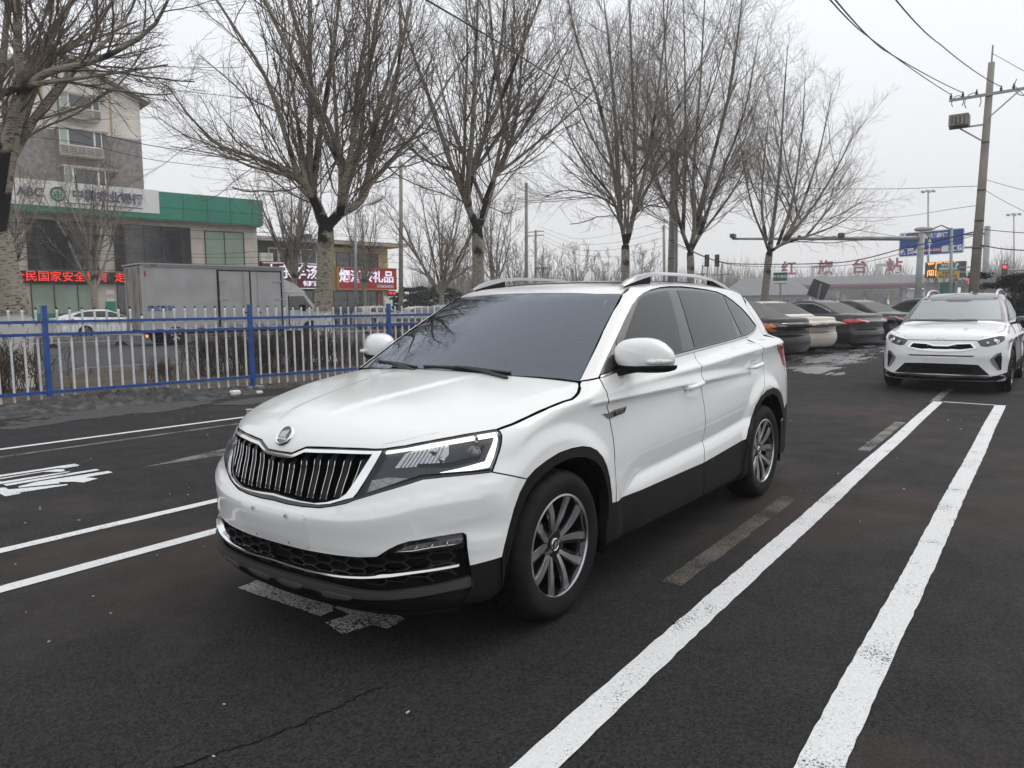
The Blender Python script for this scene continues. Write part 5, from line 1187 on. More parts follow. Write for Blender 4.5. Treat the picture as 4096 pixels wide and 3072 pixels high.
def treeline(name,px0,px1,D,h0,h1,n,seed,label):
    rg=np.random.RandomState(seed); g=[]
    ps=[];rs=[]
    for i in range(n):
        B=headpt(px0+(px1-px0)*rg.rand(),D*(.9+.25*rg.rand())); h=h0+(h1-h0)*rg.rand()
        for j in range(26):
            s=B+np.array([0,0,h*.15*rg.rand()]); d=rg.normal(size=3)*np.array([.16,.16,.0]); e=s+np.array([d[0]*h,d[1]*h,h*(.45+.55*rg.rand())]); mid=(s+e)/2+rg.normal(size=3)*.05*h*np.array([1,1,0]); ps.append([s,mid,e]); rs.append([.05*D/150,.035*D/150,.012*D/150])
    return tag(tubes_mesh(name,[(np.array(ps),np.array(rs),3)],TWIGF),label,'woods',kind='stuff')
treeline('woods',900,1660,190,7,13,150,301,'far hazy line of bare woodland behind the poplars')
treeline('woods',1560,1960,260,8,14,110,302,'faint hazy woodland behind the toll plaza roof')
treeline('woods',2120,2330,150,6,10,70,303,'hazy bare woodland at the right edge behind the traffic light')
# dry shrubs in the verge
def shrub(seed,n=60,h=.95,w=.55):
    rg=np.random.RandomState(seed); s=np.stack([rg.normal(size=n)*w*.55,rg.normal(size=n)*w*.32,np.zeros(n)],1); d=np.stack([rg.normal(size=n)*.20,rg.normal(size=n)*.20,np.ones(n)],1); L_=h*(.55+.5*rg.rand(n)); pts=[s]
    for k_ in range(5): d=d+rg.normal(size=(n,3))*.10; d/=np.linalg.norm(d,axis=1,keepdims=True); pts.append(pts[-1]+d*(L_/5)[:,None])
    P=np.stack(pts,1); Rd=np.linspace(.0075,.004,6)[None,:]*np.ones((n,1)); b,r=sprout(rg,P,Rd,7,.3,.98,38,.26,4,.04,.2,.8); r=np.clip(r,.003,.005); b2,r2=sprout(rg,b,r,2,.3,.95,45,.12,3,.03,.2,.9)
    return [(P,Rd,4),(b,r,3),(b2,np.clip(r2,.0025,.004),3)]
SHR=[tubes_mesh('dry_shrub',shrub(401),M('dry shrub stems',(.085,.066,.050),rough=.9,spec=.1,var=.35,scale=4)),tubes_mesh('dry_shrub',shrub(402,n=46,h=.8),MATS['dry shrub stems'])]
rg=np.random.RandomState(44); first=[True,True]
for i,(x,y,s) in enumerate([(1.3,-11.8,1.15),(.3,-11.4,1.05),(-.6,-11.9,1.1),(-1.9,-11.6,1.15),(-2.6,-12.1,1.05),(-4.9,-11.3,.6),(-6.4,-11.9,1.1),(-7.1,-11.7,1.2),(-7.8,-11.9,1.15),(-8.5,-11.6,1.15),(-9.1,-11.9,1.1),(-9.9,-11.5,.9),(-11.3,-11.3,1.0),(-13.5,-11.4,1.1),(-14.4,-11.2,1.0)]):
    j=i%2; o=SHR[j] if first[j] else SHR[j].copy()
    if not first[j]: COL.objects.link(o)
    first[j]=False; o.location=(x,y,-.01); o.rotation_euler=(0,0,rg.rand()*6); o.scale=(s*1.1,s*1.1,s)
    tag(o,'dry leafless brown shrub in the verge behind the blue fence','shrub','dry shrubs behind the fence')
# evergreens
NEED=M('dark pine needles',(.012,.020,.013),rough=.85,spec=.15,var=.6,scale=1.2)
def pine(px,D,h,w,label,seed,n=3800):
    rg=np.random.RandomState(seed); B=headpt(px,D); T=empty('pine_tree',tuple(B),0,label,'tree','dark evergreens')
    tubes_mesh('trunk',[(np.array([[[0,0,0],[.1,0,h*.4],[0,.1,h*.9]]]),np.array([[.14,.1,.03]]),7)],BARKD,T)
    lob=[(rg.normal(size=3)*np.array([w*.30,w*.30,0])+np.array([0,0,h*(.30+.62*rg.rand())])) for _ in range(16)]
    c=np.array([lob[i] for i in rg.randint(0,16,n)]); sz=(1.15-c[:,2]/h)[:,None]; p=c+rg.normal(size=(n,3))*np.array([w*.16,w*.16,h*.055])*np.clip(sz,.4,1.2)
    a=rg.normal(size=(n,3)); a/=np.linalg.norm(a,axis=1,keepdims=True); b=np.cross(a,rg.normal(size=(n,3))); b/=np.linalg.norm(b,axis=1,keepdims=True); L_=.22*D/50
    a[:,2]=np.abs(a[:,2])*.6; V=np.stack([p-b*.05*D/50,p+b*.05*D/50,p+a*L_],1).reshape(-1,3); V[:,2]=np.maximum(V[:,2],.15)
    add_mesh('crown',V,np.arange(3*n).reshape(-1,3),NEED,T); return T
pine(888,66,3.4,3.6,'dark evergreen right of the red shop sign',501); pine(920,70,3.0,3.4,'dark low evergreen behind the young tree trunk',502); pine(975,68,3.2,4.2,'dark spreading evergreen left of the middle poplar trunk',503)
pine(2185,34,2.55,2.6,'dark bushy pine at the right edge behind the second white car',504,n=5200); pine(2212,36,2.3,2.2,'dark pine cut by the right edge of the photo',505,n=4200)
# ------------------------------------------------------------------ buildings across the road
TX=lambda x,z,y: frame4((x,y,z),(1,0,0),(0,0,1))
BEIGE=M('beige tile cladding',(.60,.54,.46),rough=.7,var=.10,scale=1.3); CREAM=M('cream render',(.70,.65,.59),rough=.85,var=.12,scale=.7)
GREYT=M('grey tile wall',(.23,.21,.205),rough=.8,var=.25,scale=3.5,bump=.25,bscale=14); BGREEN=M('bank green panel',(.025,.24,.155),rough=.4,coat=.2,var=.12,scale=.5)
BWHITE=M('bank white panel',(.76,.76,.72),rough=.5,var=.06,scale=.4); WINDK=M('dark window glass',(.022,.026,.028),rough=.06,spec=.8,coat=.6,var=.4,scale=.8)
BLIND=M('pale green blind behind glass',(.30,.38,.30),rough=.25,coat=.6,var=.12,scale=.9); FRAMEW=M('white window frame',(.62,.62,.60),rough=.5); FRAMED=M('dark window frame',(.06,.055,.05),rough=.5)
LOUV=M('dark louvre',(.085,.075,.068),rough=.6); SLAB=M('stained concrete trim',(.48,.44,.38),rough=.9,var=.25,scale=1.2); ROOFT=M('grey roof tile',(.20,.20,.20),rough=.8,var=.2,scale=3)
LTR=M('bank lettering, mauve metal',(.13,.13,.20),rough=.5); LEDR=M('red led characters',(1,.045,.03),emit=.7); LEDB=M('led board black',(.02,.012,.012),rough=.5)
def bx(nm,mat,T,*b,bev=0): m=MB(); m.box(*b,bev); return m.build(nm,mat,T)
def window(T,x0,x1,z0,z1,mat,frame=FRAMED,mull=(),y=0,fw=.05,nm='window',trans=()):
    m=MB(); 
    for a,b,c,d in((x0,x1,z0,z0+fw),(x0,x1,z1-fw,z1),(x0,x0+fw,z0+fw,z1-fw),(x1-fw,x1,z0+fw,z1-fw)): m.box(a,b,y-.06,y+.02,c,d)
    for q in mull: m.box(q-fw*.5,q+fw*.5,y-.055,y+.02,z0+fw,z1-fw)
    for q in trans: m.box(x0+fw,x1-fw,y-.05,y+.02,q-fw*.4,q+fw*.4)
    w=m.build(nm,frame,T); bx('pane',mat,w,x0+fw*.5,x1-fw*.5,y-.025,y-.004,z0+fw*.5,z1-fw*.5); return w
def louvre(T,x0,x1,z0,z1,y=0):
    m=MB(); n=int((z1-z0)/.11)
    for i in range(n): z=z0+(i+.5)*(z1-z0)/n; m.bar((x0,y-.05,z),(x1,y-.05,z),.09,.03,up=(0,-.5,1))
    m.box(x0,x0+.04,y-.09,y+.0,z0,z1); m.box(x1-.04,x1,y-.09,y,z0,z1); m.box(x0,x1,y-.012,y-.004,z0,z1); return m.build('louvre',LOUV,T)
def bank():
    T=empty('bank_building',(-27.1,-40.0,0),R(169),'beige two-storey bank with white and green fascia and red led ticker','building')
    bx('wall',BEIGE,T,-26,.1,0,12,-.1,6.62); F=bx('fascia',BGREEN,T,-26,.27,-.62,0.2,6.62,8.2); bx('fascia_panel',BWHITE,F,-26,-5.98,-.66,-.625,6.92,8.24)
    m=MB()
    for x in(-4.62,-3.2,-1.8,-.45): m.box(x-.012,x+.012,-.632,-.622,6.64,8.18)
    m.box(-5.95,.26,-.632,-.622,7.29,7.315); m.build('panel_joint',M('joint dark green',(.008,.07,.05),rough=.6),F)  # joints between the fascia panels, in a darker green
    bx('soffit',SLAB,T,-26,.2,-.5,0,6.55,6.615); m=MB(); m.box(-10.8,-6.9,-.69,-.66,7.13,7.17); m.build('fascia_rule',LTR,F)
    text('lettering','ABC',LTR,.62,TX(-12.4,7.58,-.66),F,bold=.012,ext=.05,sx=1.0); text('lettering','中国农业银行',LTR,.60,TX(-8.66,7.6,-.66),F,bold=.016,ext=.05,sx=1.0)
    L=empty('bank_logo'); L.parent=F; m=MB(); m.lathe([(.30,-.03),(.30,.03),(.37,.03),(.37,-.03)],40,axis='y',c=(-11.12,-.69,7.58)); m.build('logo_ring',BGREEN,L)
    m=MB(); m.box(-11.15,-11.09,-.71,-.68,7.36,7.80); m.box(-11.3,-10.94,-.71,-.68,7.52,7.57); m.box(-11.24,-11.0,-.71,-.68,7.66,7.70)
    m.tube([(-11.30,-.695,7.70),(-11.28,-.695,7.45),(-11.12,-.695,7.37),(-10.96,-.695,7.45),(-10.94,-.695,7.70)],.022,6); m.build('logo_mark',BGREEN,L)
    for a,l,g0,g1,r_,z0 in((-12.62,-12.06,-12.06,-9.68,-9.20,3.6),(-8.36,-7.81,-7.81,-4.61,-4.1,3.6),(-17.2,-16.6,-16.6,-13.85,-13.29,3.6)):
        louvre(T,a,l,z0,6.28); louvre(T,g1,r_,z0,6.28); n=1 if g1-g0<2.5 else 2; window(T,g0,g1,z0,6.28,WINDK,mull=[g0+(g1-g0)*(i+1)/(n+1) for i in range(n)] if n>1 else (),fw=.06)
    window(T,-3.25,-.78,3.6,6.18,BLIND,mull=(-2.03,),fw=.05,trans=(4.05,)); bx('window_band',BGREEN,T,-3.2,-.83,-.05,-.03,3.65,4.03)
    window(T,-12.59,-9.39,.75,2.87,BLIND,mull=(-11.49,-10.35),fw=.05); bx('window_band',BGREEN,T,-12.5,-9.45,-.05,-.03,.8,1.25); window(T,-8.36,-4.1,.3,2.87,WINDK,mull=(-7.2,-6.0,-5.0),nm='entrance_glazing'); window(T,-17,-13.5,.75,2.87,BLIND,mull=(-15.3,))
    window(T,-3.25,-.78,.75,2.87,BLIND,mull=(-2.03,))
    m=MB()
    for z in(1.5,2.2,2.9,3.55,4.3,5.0,5.7,6.35):
        for a,b in((-13.25,-12.68),(-9.15,-8.4),(-4.05,-3.3),(-.74,.1)): m.box(a,b,-.004,0,z-.01,z+.01)
    m.build('tile_pattern',SLAB,T)
    B=bx('ticker_board',LEDB,T,-13.9,-7.9,-.20,-.01,2.90,3.52); text('led_text','全民国家安全教育  走',LEDR,.575,TX(-13.40,3.21,-.205),B,bold=.001,ext=.003,align='LEFT')
    m=MB(); m.box(-8.93,-8.5,-.03,-.005,2.29,2.54); m.box(-8.93,-8.5,-.03,-.005,1.9,2.05); m.build('name_plate',BWHITE,T); bx('notice_board',BGREEN,T,-8.95,-8.48,-.06,-.02,.9,1.88)
    return T
bank()
def apartments():
    T=empty('apartment_block',(-25.34,-50.43,0),R(169),'cream and grey gabled apartment block rising behind the bank','building')
    bx('wall',GREYT,T,-9.9,.2,0,14,-.1,13.1)
    m=MB(); m.prism([(-9.9,13.1),(.2,13.1),(.2,15.72),(-4.81,17.85),(-9.9,15.72)],(0,14,0)); m.build('upper_wall',CREAM,T)
    m=MB(); 
    for pts in([(-4.81,18.22),(.75,15.83),(.75,15.55),(-4.81,17.92)],[(-4.81,18.22),(-4.81,17.92),(-10.5,15.55),(-10.5,15.83)]): m.prism(pts,(0,15.1,0),(0,-.55,0))
    m.build('roof',ROOFT,T); m=MB()
    for pts in([(-4.81,18.25),(.78,15.86),(.78,15.6),(-4.81,17.98)],[(-4.81,18.25),(-4.81,17.98),(-10.53,15.6),(-10.53,15.86)]): m.prism(pts,(0,.08,0),(0,-.64,0))
    m.build('verge_trim',CREAM,T); bx('chimney',ROOFT,T,-.85,-.15,1.5,2.3,15.6,17.05); m=MB(); m.box(-.95,-.05,1.4,2.4,17.05,17.15); m.build('chimney_cap',ROOFT,T)
    window(T,-4.38,-3.76,16.2,17.2,WINDK,FRAMEW,mull=(-4.02,))
    for i,(x0,x1,z0,z1) in enumerate(((-4.85,-2.5,13.85,15.35),(-5.0,-2.5,11.45,13.15),(-4.85,-2.4,9.0,10.7))):
        b=bx('bay_window',FRAMEW,T,x0,x1,-.75,0,z0,z0+.06); bx('bay_roof',SLAB,T,x0-.12,x1+(.45 if i<2 else .9),-.85,0,z1,z1+.09); zz=z0+.62
        for a,c in((x0,x0+.5),(x0+.5,x1-.45),(x1-.45,x1)): window(b,a,c,zz,z1,WINDK if a>x0 else BLIND,FRAMEW,y=-.69,fw=.06,nm='bay_sash')
        m=MB(); m.box(x0+.02,x1-.02,-.70,-.66,z0,zz-.02); m.box(x0,x0+.03,-.7,0,z0,z1); m.box(x1-.03,x1,-.7,0,z0,z1); m.build('bay_side',GREYT,b)
        m=MB()
        for k in range(6): z=z0+.06+k*.1; m.box(x0-.04,x1+.04,-.80,-.77,z,z+.035)
        for x in np.linspace(x0,x1,6): m.box(x-.02,x+.02,-.81,-.77,z0,zz)
        m.build('bay_rail',SLAB,b)
    m=MB(); m.box(-6.9,-6.75,-.012,0,13.1,16.7); m.box(-5.75,-5.6,-.012,0,13.1,17.2); m.box(-1.75,-1.6,-.012,0,13.1,16.3); m.build('rust_stain',M('ochre stain',(.45,.35,.20),rough=.9),T)
    return T
apartments()
def shops():
    T=empty('shop_building',(-40.48,-41.88,0),R(169),'low flat-roofed shop row, dark grey at the left and yellow at the right','building')
    YW=M('yellow shop wall',(.55,.41,.19),rough=.85,var=.2,scale=1.1); DG=M('dark shop cladding',(.060,.055,.054),rough=.7,var=.2,scale=1.5)
    bx('grey_wall',DG,T,-11.2,-5.05,0,9,-.1,6.15); bx('yellow_wall',YW,T,-5.05,.04,.05,9,-.1,5.95)
    bx('roof',SLAB,T,-11.3,1.36,-.75,9.3,6.15,6.42); bx('eave_trim',M('cream eave',(.42,.36,.25),rough=.8),T,-5.1,1.38,-.8,-.75,6.12,6.40); bx('roof_ridge_unit',DG,T,-6.9,-6.2,.5,1.2,6.42,6.85)
    for a,c in((-9.95,-9.2),(-9.15,-7.6),(-7.5,-6.2),(-6.1,-5.3)): window(T,a,c,4.62,5.7,WINDK,FRAMEW,fw=.07)
    window(T,-4.57,-.86,4.5,5.56,WINDK,FRAMED,mull=(-3.4,-2.1),y=.05); window(T,-4.9,-.58,.1,2.68,WINDK,FRAMED,mull=(-3.7,-2.6,-1.6),trans=(2.0,),y=.05,nm='shopfront'); window(T,-10.2,-5.6,.1,2.7,WINDK,FRAMED,mull=(-9,-7.6,-6.6),nm='shopfront')
    bx('door_banner',M('red couplet',(.45,.02,.02),rough=.6),T,-1.05,-.85,-.02,.0,1.4,2.5); bx('pier',BWHITE,T,-.5,.0,-.06,.05,.1,2.3); bx('notice_board',BWHITE,T,-.42,.28,-.12,-.07,1.5,2.0)
    S=empty('shop_sign',(-40.48,-41.88,0),R(169),'maroon mutton soup sign edged with bulbs on the dark grey shop','sign')
    MAR=M('maroon sign sheet',(.20,.010,.026),rough=.5,var=.15,scale=3); SLT=M('lit white sign letters',(.86,.86,1),emit=.45)
    bx('sign_board',MAR,S,-10.5,-5.75,-.30,-.02,2.86,4.58); m=MB()
    for i in range(17): m.box(-10.48,-5.77,-.312,-.30,2.92+i*.1,2.94+i*.1)
    m.build('sign_ribs',M('maroon rib',(.08,.004,.01),rough=.5),S); text('lettering','山东羊汤',SLT,1.06,TX(-10.42,3.95,-.31),S,bold=.018,ext=.03,align='LEFT',sx=1.0); text('lettering','顿鲜汤',SLT,.40,TX(-6.9,3.16,-.31),S,bold=.012,ext=.01)
    m=MB()
    for i in range(48):
        for z in(2.84,4.60): m.box(-10.5+i*.1-.02,-10.5+i*.1+.02,-.33,-.29,z-.02,z+.02)
    m.build('sign_bulbs',M('white bulbs',(1,.97,.92),emit=.8),S)
    S=empty('shop_sign',(-40.48,-41.88,0),R(169),'red sign with yellow frame and white characters on the yellow shop','sign')
    RD=M('red sign sheet',(.45,.010,.022),rough=.5,var=.1,scale=1); GO=M('yellow sign frame',(.50,.33,.06),rough=.5)
    bx('sign_board',RD,S,-4.62,.53,-.30,0.0,2.82,4.42); m=MB()
    for a in((-4.68,.59,2.77,2.83),(-4.68,.59,4.41,4.48),(-4.68,-4.61,2.83,4.41),(.52,.59,2.83,4.41)): m.box(a[0],a[1],-.34,.02,a[2],a[3])
    m.build('sign_frame',GO,S); text('lettering','烟酒茶礼品',SLT,.98,TX(-2.12,3.72,-.31),S,bold=.02,ext=.03,sx=1.0); text('phone_number','15766566555',WPAINT,.29,TX(-.50,3.04,-.31),S,bold=.008,ext=.008)
    m=MB(); m.lathe([(.001,-.01),(.20,-.01)],24,axis='y',c=(-4.25,-.31,4.18)); o=m.build('sign_logo',WPAINT,S); text('logo_text','喜烟',RD,.15,TX(-4.25,4.18,-.325),o,bold=.004)
    S=empty('led_sign',(-40.48,-41.88,0),R(169),'small red led sign hanging below the right end of the red shop sign','sign'); bx('led_board',LEDB,S,-.13,.55,-.2,-.1,2.27,2.72); text('led_text','烟酒茶',LEDR,.22,TX(.21,2.5,-.205),S,bold=.012,ext=.003)
    A=empty('air_conditioner',(-40.48,-41.88,0),R(169),'white outdoor air conditioning unit on the grey shop wall above the sign','air conditioner'); bx('casing',BWHITE,A,-10.66,-9.76,-.38,-.02,4.70,5.28,bev=.02)
    m=MB(); 
    for r_ in(.08,.14,.20): m.lathe([(r_,-.01),(r_+.012,-.01)],28,axis='y',c=(-10.12,-.385,5.0)); m.build('fan_grille',M('grille shade',(.2,.2,.19),rough=.7),A) if r_==.20 else None
    m=MB(); m.box(-10.6,-10.5,-.36,0,4.64,4.70); m.box(-9.9,-9.8,-.36,0,4.64,4.70); m.build('bracket',FRAMED,A)
shops()
# ------------------------------------------------------------------ box truck
def truck():
    T=empty('box_truck',(-12.21,-25.92,0),R(170),'grey box truck with side doors driving along the road','truck')
    BOX=M('grey truck panel',(.45,.45,.46),rough=.45,col2=(.36,.355,.34),scale=1.2,coat=.2); BR=M('dirty rear door',(.24,.20,.165),rough=.7,var=.3,scale=2); TR=M('truck rail',(.40,.40,.40),rough=.5); CABM=M('cab paint silver',(.55,.55,.54),rough=.35,metal=.25,coat=.5,var=.12,scale=2)
    bx('cargo_box',BOX,T,.02,5.72,.02,2.08,.62,3.06); m=MB()
    for z in(.56,3.02): m.box(-.02,5.76,-.02,.06,z,z+.10); m.box(-.02,5.76,2.04,2.12,z,z+.10)
    m.box(-.02,.08,-.015,.07,.6,3.05); m.box(5.66,5.76,-.015,.07,.6,3.05); m.box(-.06,5.78,-.06,2.16,3.10,3.15); m.build('box_rail',TR,T)
    R_=bx('rear_door',BR,T,-.02,.02,.08,2.02,.68,3.0); m=MB()
    for y in(.35,.95,1.15,1.75): m.tube([(-.05,y,.65),(-.05,y,3.0)],.018,6)
    m.box(-.035,-.02,1.03,1.07,.68,3.0); m.build('lock_rod',TR,R_,smooth=False)
    m=MB(); m.box(2.86,2.93,-.004,.02,.64,2.95); m.box(4.22,4.26,-.004,.02,.64,2.95); m.box(5.60,5.64,-.004,.02,.64,2.95); m.box(2.86,5.64,-.004,.02,2.92,2.96); m.build('door_seam',DARK,T)
    D=[]
    for a,c in((2.95,4.20),(4.28,5.58)): D.append(bx('side_door',BOX,T,a,c,-.012,.03,.68,2.90))
    for d,(xs,hx) in zip(D,((3.95,2.92),(4.55,5.62))):
        m=MB(); m.tube([(xs,-.035,.66),(xs,-.035,2.92)],.014,6)
        m.build('door_rod',TR,d,smooth=False); m=MB()
        for z in(.95,1.75,2.5): m.box(min(hx,hx+(.35 if hx<4 else -.35)),max(hx,hx+(.35 if hx<4 else -.35)),-.03,-.012,z,z+.06)
        m.build('door_hinge',TR,d); bx('door_handle',DARK,d,xs-.04,xs+.10,-.05,-.03,1.2,1.26)
    text('lettering','厢式货车',M('blue truck lettering',(.04,.10,.28),rough=.5),.24,TX(.62,1.42,.012),T,bold=.004,ext=.003)
    RF=M('red reflector',(.40,.03,.03),rough=.3)
    m=MB()
    for x in(.4,1.2,2.0,3.3,4.7): m.box(x,x+.28,-.026,-.02,.585,.645)
    m.box(.3,.55,-.026,-.02,3.04,3.09); m.box(.09,.14,-.02,-.005,2.65,2.85); m.build('reflector_strip',RF,T); m=MB()
    for x in(.7,1.5,2.3,3.6,5.0): m.box(x,x+.28,-.026,-.02,.585,.645)
    m.build('white_reflector',WLENS,T); bx('chassis',DARK,T,.1,6.9,.35,1.75,.42,.60); bx('rear_underrun',TR,T,-.05,.05,.2,1.9,.40,.48); m=MB(); m.box(-.06,.0,.12,.45,.50,.58); m.build('tail_light',REDL,T); m=MB(); m.box(.02,.10,-.04,.02,.34,.44); m.build('side_marker',M('lit amber marker',(1,.35,.1),emit=.9),T)
    c=MB(); c.prism([(5.86,.42),(5.86,2.03),(6.78,2.05),(7.30,1.42),(7.80,1.16),(7.98,.85),(7.98,.42)],(0,1.72,0),(0,.16,0)); cb=c.build('cab',CABM,T)
    m=MB(); m.prism([(6.05,1.30),(6.05,1.90),(6.72,1.92),(7.16,1.36)],(0,.012,0),(0,.150,0)); m.build('cab_window',WINDK,cb); m=MB(); m.prism([(6.82,2.0),(7.28,1.44),(7.27,1.43),(6.81,1.98)],(0,1.6,0),(.012,.22,0)); m.build('cab_windscreen',WINDK,cb)
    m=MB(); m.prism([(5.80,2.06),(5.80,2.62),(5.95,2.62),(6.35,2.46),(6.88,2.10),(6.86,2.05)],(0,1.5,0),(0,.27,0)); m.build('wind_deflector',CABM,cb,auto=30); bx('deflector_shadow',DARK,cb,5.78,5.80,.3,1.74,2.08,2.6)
    bx('cab_bumper',TR,cb,7.4,8.06,.14,1.90,.36,.62,bev=.04); m=MB(); m.box(6.62,6.70,-.06,.14,1.25,1.55); m.build('cab_mirror',DARK,cb); m=MB(); m.box(6.0,6.03,.135,.16,.6,1.95); m.box(7.0,7.03,.135,.16,.6,1.3); m.build('door_gap',DARK,cb)
    for x in(1.15,7.05):
        for y,s in((.12,-1),(1.95,1)): w=wheel('wheel',R_=.37,W=.24,rr=.20,style='plain',parent=T,loc=(x,y,.37),side=s,cap=False)
        m=MB(); m.lathe([(.44,.10),(.44,-.02)],28,axis='y',c=(x,.14,.40)); m.lathe([(.001,-.003),(.44,-.003)],28,axis='y',c=(x,.15,.40)); m.build('wheel_arch',DARK,T)
    return T
truck()
# ------------------------------------------------------------------ the other cars: one skin generator, a profile set per kind
class Prof: pass
def make_prof(kind):
    g=Prof(); g.kind=kind
    if kind=='crossover':
        g.wb=2.57; g.hw=.872; g.zsill=.24
        g.XF=pchip([.14,.22,.28,.36,.46,.55,.62,.70,.78,.84,.90,.95,1.05],[.72,.80,.83,.825,.83,.84,.835,.825,.80,.765,.70,.60,.30]); g.k2=.24; g.k6=.62
        g.ZH=pchip([-3.6,-3.2,-2.4,-.30,-.1,.2,.5,.70,.80],[1.02,1.06,1.06,1.04,1.02,.985,.945,.90,.86]); g.KH=.11
        g.XR=pchip([.15,.3,.5,.8,1.0,1.15,1.45,1.55],[-3.15,-3.27,-3.30,-3.30,-3.25,-3.18,-2.90,-2.8]); g.r2=.2; g.r6=.4
        g.XW=pchip([.9,1.02,1.2,1.38,1.45,1.6],[.05,-.26,-.60,-.98,-1.17,-1.7]); g.wc=.34; g.ZR=pchip([-3.4,-3.1,-2.6,-2.1,-1.6,-1.15,-.9],[1.36,1.43,1.485,1.51,1.505,1.465,1.40]); g.XRG=None
        g.YG=pchip([-3.4,-3,-2,-1,-.3],[.66,.71,.765,.775,.75]); g.zb=1.02; g.tum=.36; g.arch=.385; g.wr=.325
        g.PL=pchip([-3.3,-2.9,-2.4,-1.2,0,.4,.8],[.76,.83,.868,.868,.868,.85,.79])
    else:
        dl={'sedan':0,'long':.12,'old':-.05,'hatch':0}[kind]
        g.wb=2.70+dl; g.hw=.89; e=-(g.wb+1.05)
        g.XF=pchip([.14,.22,.35,.5,.62,.72,.80,.86,.95],[.78,.86,.90,.90,.885,.86,.80,.70,.40]); g.k2=.24; g.k6=.5
        dk={'sedan':1.03,'long':1.04,'old':1.0,'hatch':1.0}[kind]
        g.ZH=pchip([e-.2,e+.05,e+.2,e+.55,e+1.0,-.4,0,.4,.7,.9],[dk-.09,dk-.02,dk,dk+.01,dk+.02,1.0,.97,.93,.86,.78]); g.KH=.055
        g.XR=pchip([.15,.28,.42,.55,.62,.8,.95,1.05,1.2],[e+.18,e+.05,e,e+.015,e+.06,e+.06,e+.07,e+.12,e+.3]); g.r2=.16; g.r6=.34
        g.XW=pchip([.85,.98,1.15,1.30,1.40,1.6],[-.10,-.45,-.80,-1.15,-1.45,-2.1]); g.wc=.30
        rr={'sedan':0,'long':-.05,'old':.08,'hatch':-.9}[kind]
        g.XRG=pchip([.85,dk,1.15,1.30,1.40,1.6],[e-.1,e+.62+rr,e+.95+rr,e+1.28+rr,e+1.60+rr,e+2.3+rr])
        rz=1.455 if kind!='old' else 1.43
        g.ZR=pchip([e-.1,e+.7,e+1.4,-2.0,-1.5,-1.0],[rz-.3,rz-.16,rz-.025,rz,rz-.01,rz-.09])
        g.YG=pchip([e,e+.6,e+1.2,-1.6,-.3],[.60,.67,.735,.755,.71]); g.zb=.99; g.tum=.42; g.arch=.365; g.wr=.315
        g.PL=pchip([e,e+.35,e+.9,-1.3,0,.5,.9],[.74,.83,.875,.882,.875,.84,.74])
    def F(P):
        x=P[...,0];y=P[...,1];z=P[...,2];a=np.abs(y)
        top=(z-(g.ZH(x)-g.KH*a*a))*.95
        zc=.80; up=np.clip(z-zc,0,None); dn=np.clip(zc-z,0,None)
        ys=g.PL(x)-.012-.35*up-.8*up**2-.014*ss(0,.05,dn)+.018*ss(.10,.34,dn)-.35*np.clip(.32-z,0,None)
        for cx in(0,-g.wb):
            r=np.sqrt((x-cx)**2+(z-g.wr)**2); ys=ys+.014*ss(.52,.42,r)
        low=smax(smax(top,a-ys,.038),(x-(g.XF(z)-g.k2*y*y-g.k6*y**6))*.93,.05)
        low=smax(low,((g.XR(z)+g.r2*y*y+g.r6*y**6)-x)*.93,.03); low=smax(low,.18-z,.03)
        gs=(a-(g.YG(x)-g.tum*(z-g.zb)-.25*np.clip(z-g.zb,0,None)**2))*.92
        u=smax(smax((x-(g.XW(z)-g.wc*y*y))*.5,z-(g.ZR(x)-.08*y*y),.05),gs,.05)
        if g.XRG is not None: u=smax(u,((g.XRG(z)+.22*y*y)-x)*.5,.05)
        else: u=smax(u,((g.XR(z)+g.r2*y*y+.2*y**6)-x)*.9,.06)
        u=smax(u,.8-z,.02)
        return smin(low,u,.02)
    g.F=F; ax=0.0; bx_=-g.wb-.05
    g.S=Surf(F,ax,bx_,ztop=.75); return g
DUSTB=M('dusty black car paint',(.006,.006,.008),rough=.3,coat=.45,coatr=.15,col2=(.018,.017,.016),scale=1.6,lo=.4,hi=.7)
CREAMP=M('cream car paint',(.62,.57,.47),rough=.35,coat=.7,coatr=.1,var=.07,scale=2)
BROWNB=M('dull brown black paint',(.012,.011,.010),rough=.4,coat=.25,coatr=.25,col2=(.030,.027,.023),scale=1.8)
CLEANW=M('clean white car paint',(.82,.82,.82),rough=.3,coat=1,coatr=.03); BLKP=M('gloss black roof paint',(.012,.012,.013),rough=.18,coat=.8)
GREYCAR=M('grey car paint',(.16,.16,.16),rough=.3,coat=.7,metal=.3); DUSTGL=M('dusty rear glass',(.045,.044,.039),rough=.45,spec=.4,var=.15,scale=2)
CARGL=M('car window dark',(.014,.015,.016),rough=.04,spec=.6); KWSGL=M('windscreen reflecting the sky',(.30,.32,.32),rough=.35,spec=.6,var=.05,scale=.8)  # KWSGL: pale base colour paints the sky's reflection into the glass
BLUEP=M('blue number plate',(.02,.07,.32),rough=.4)
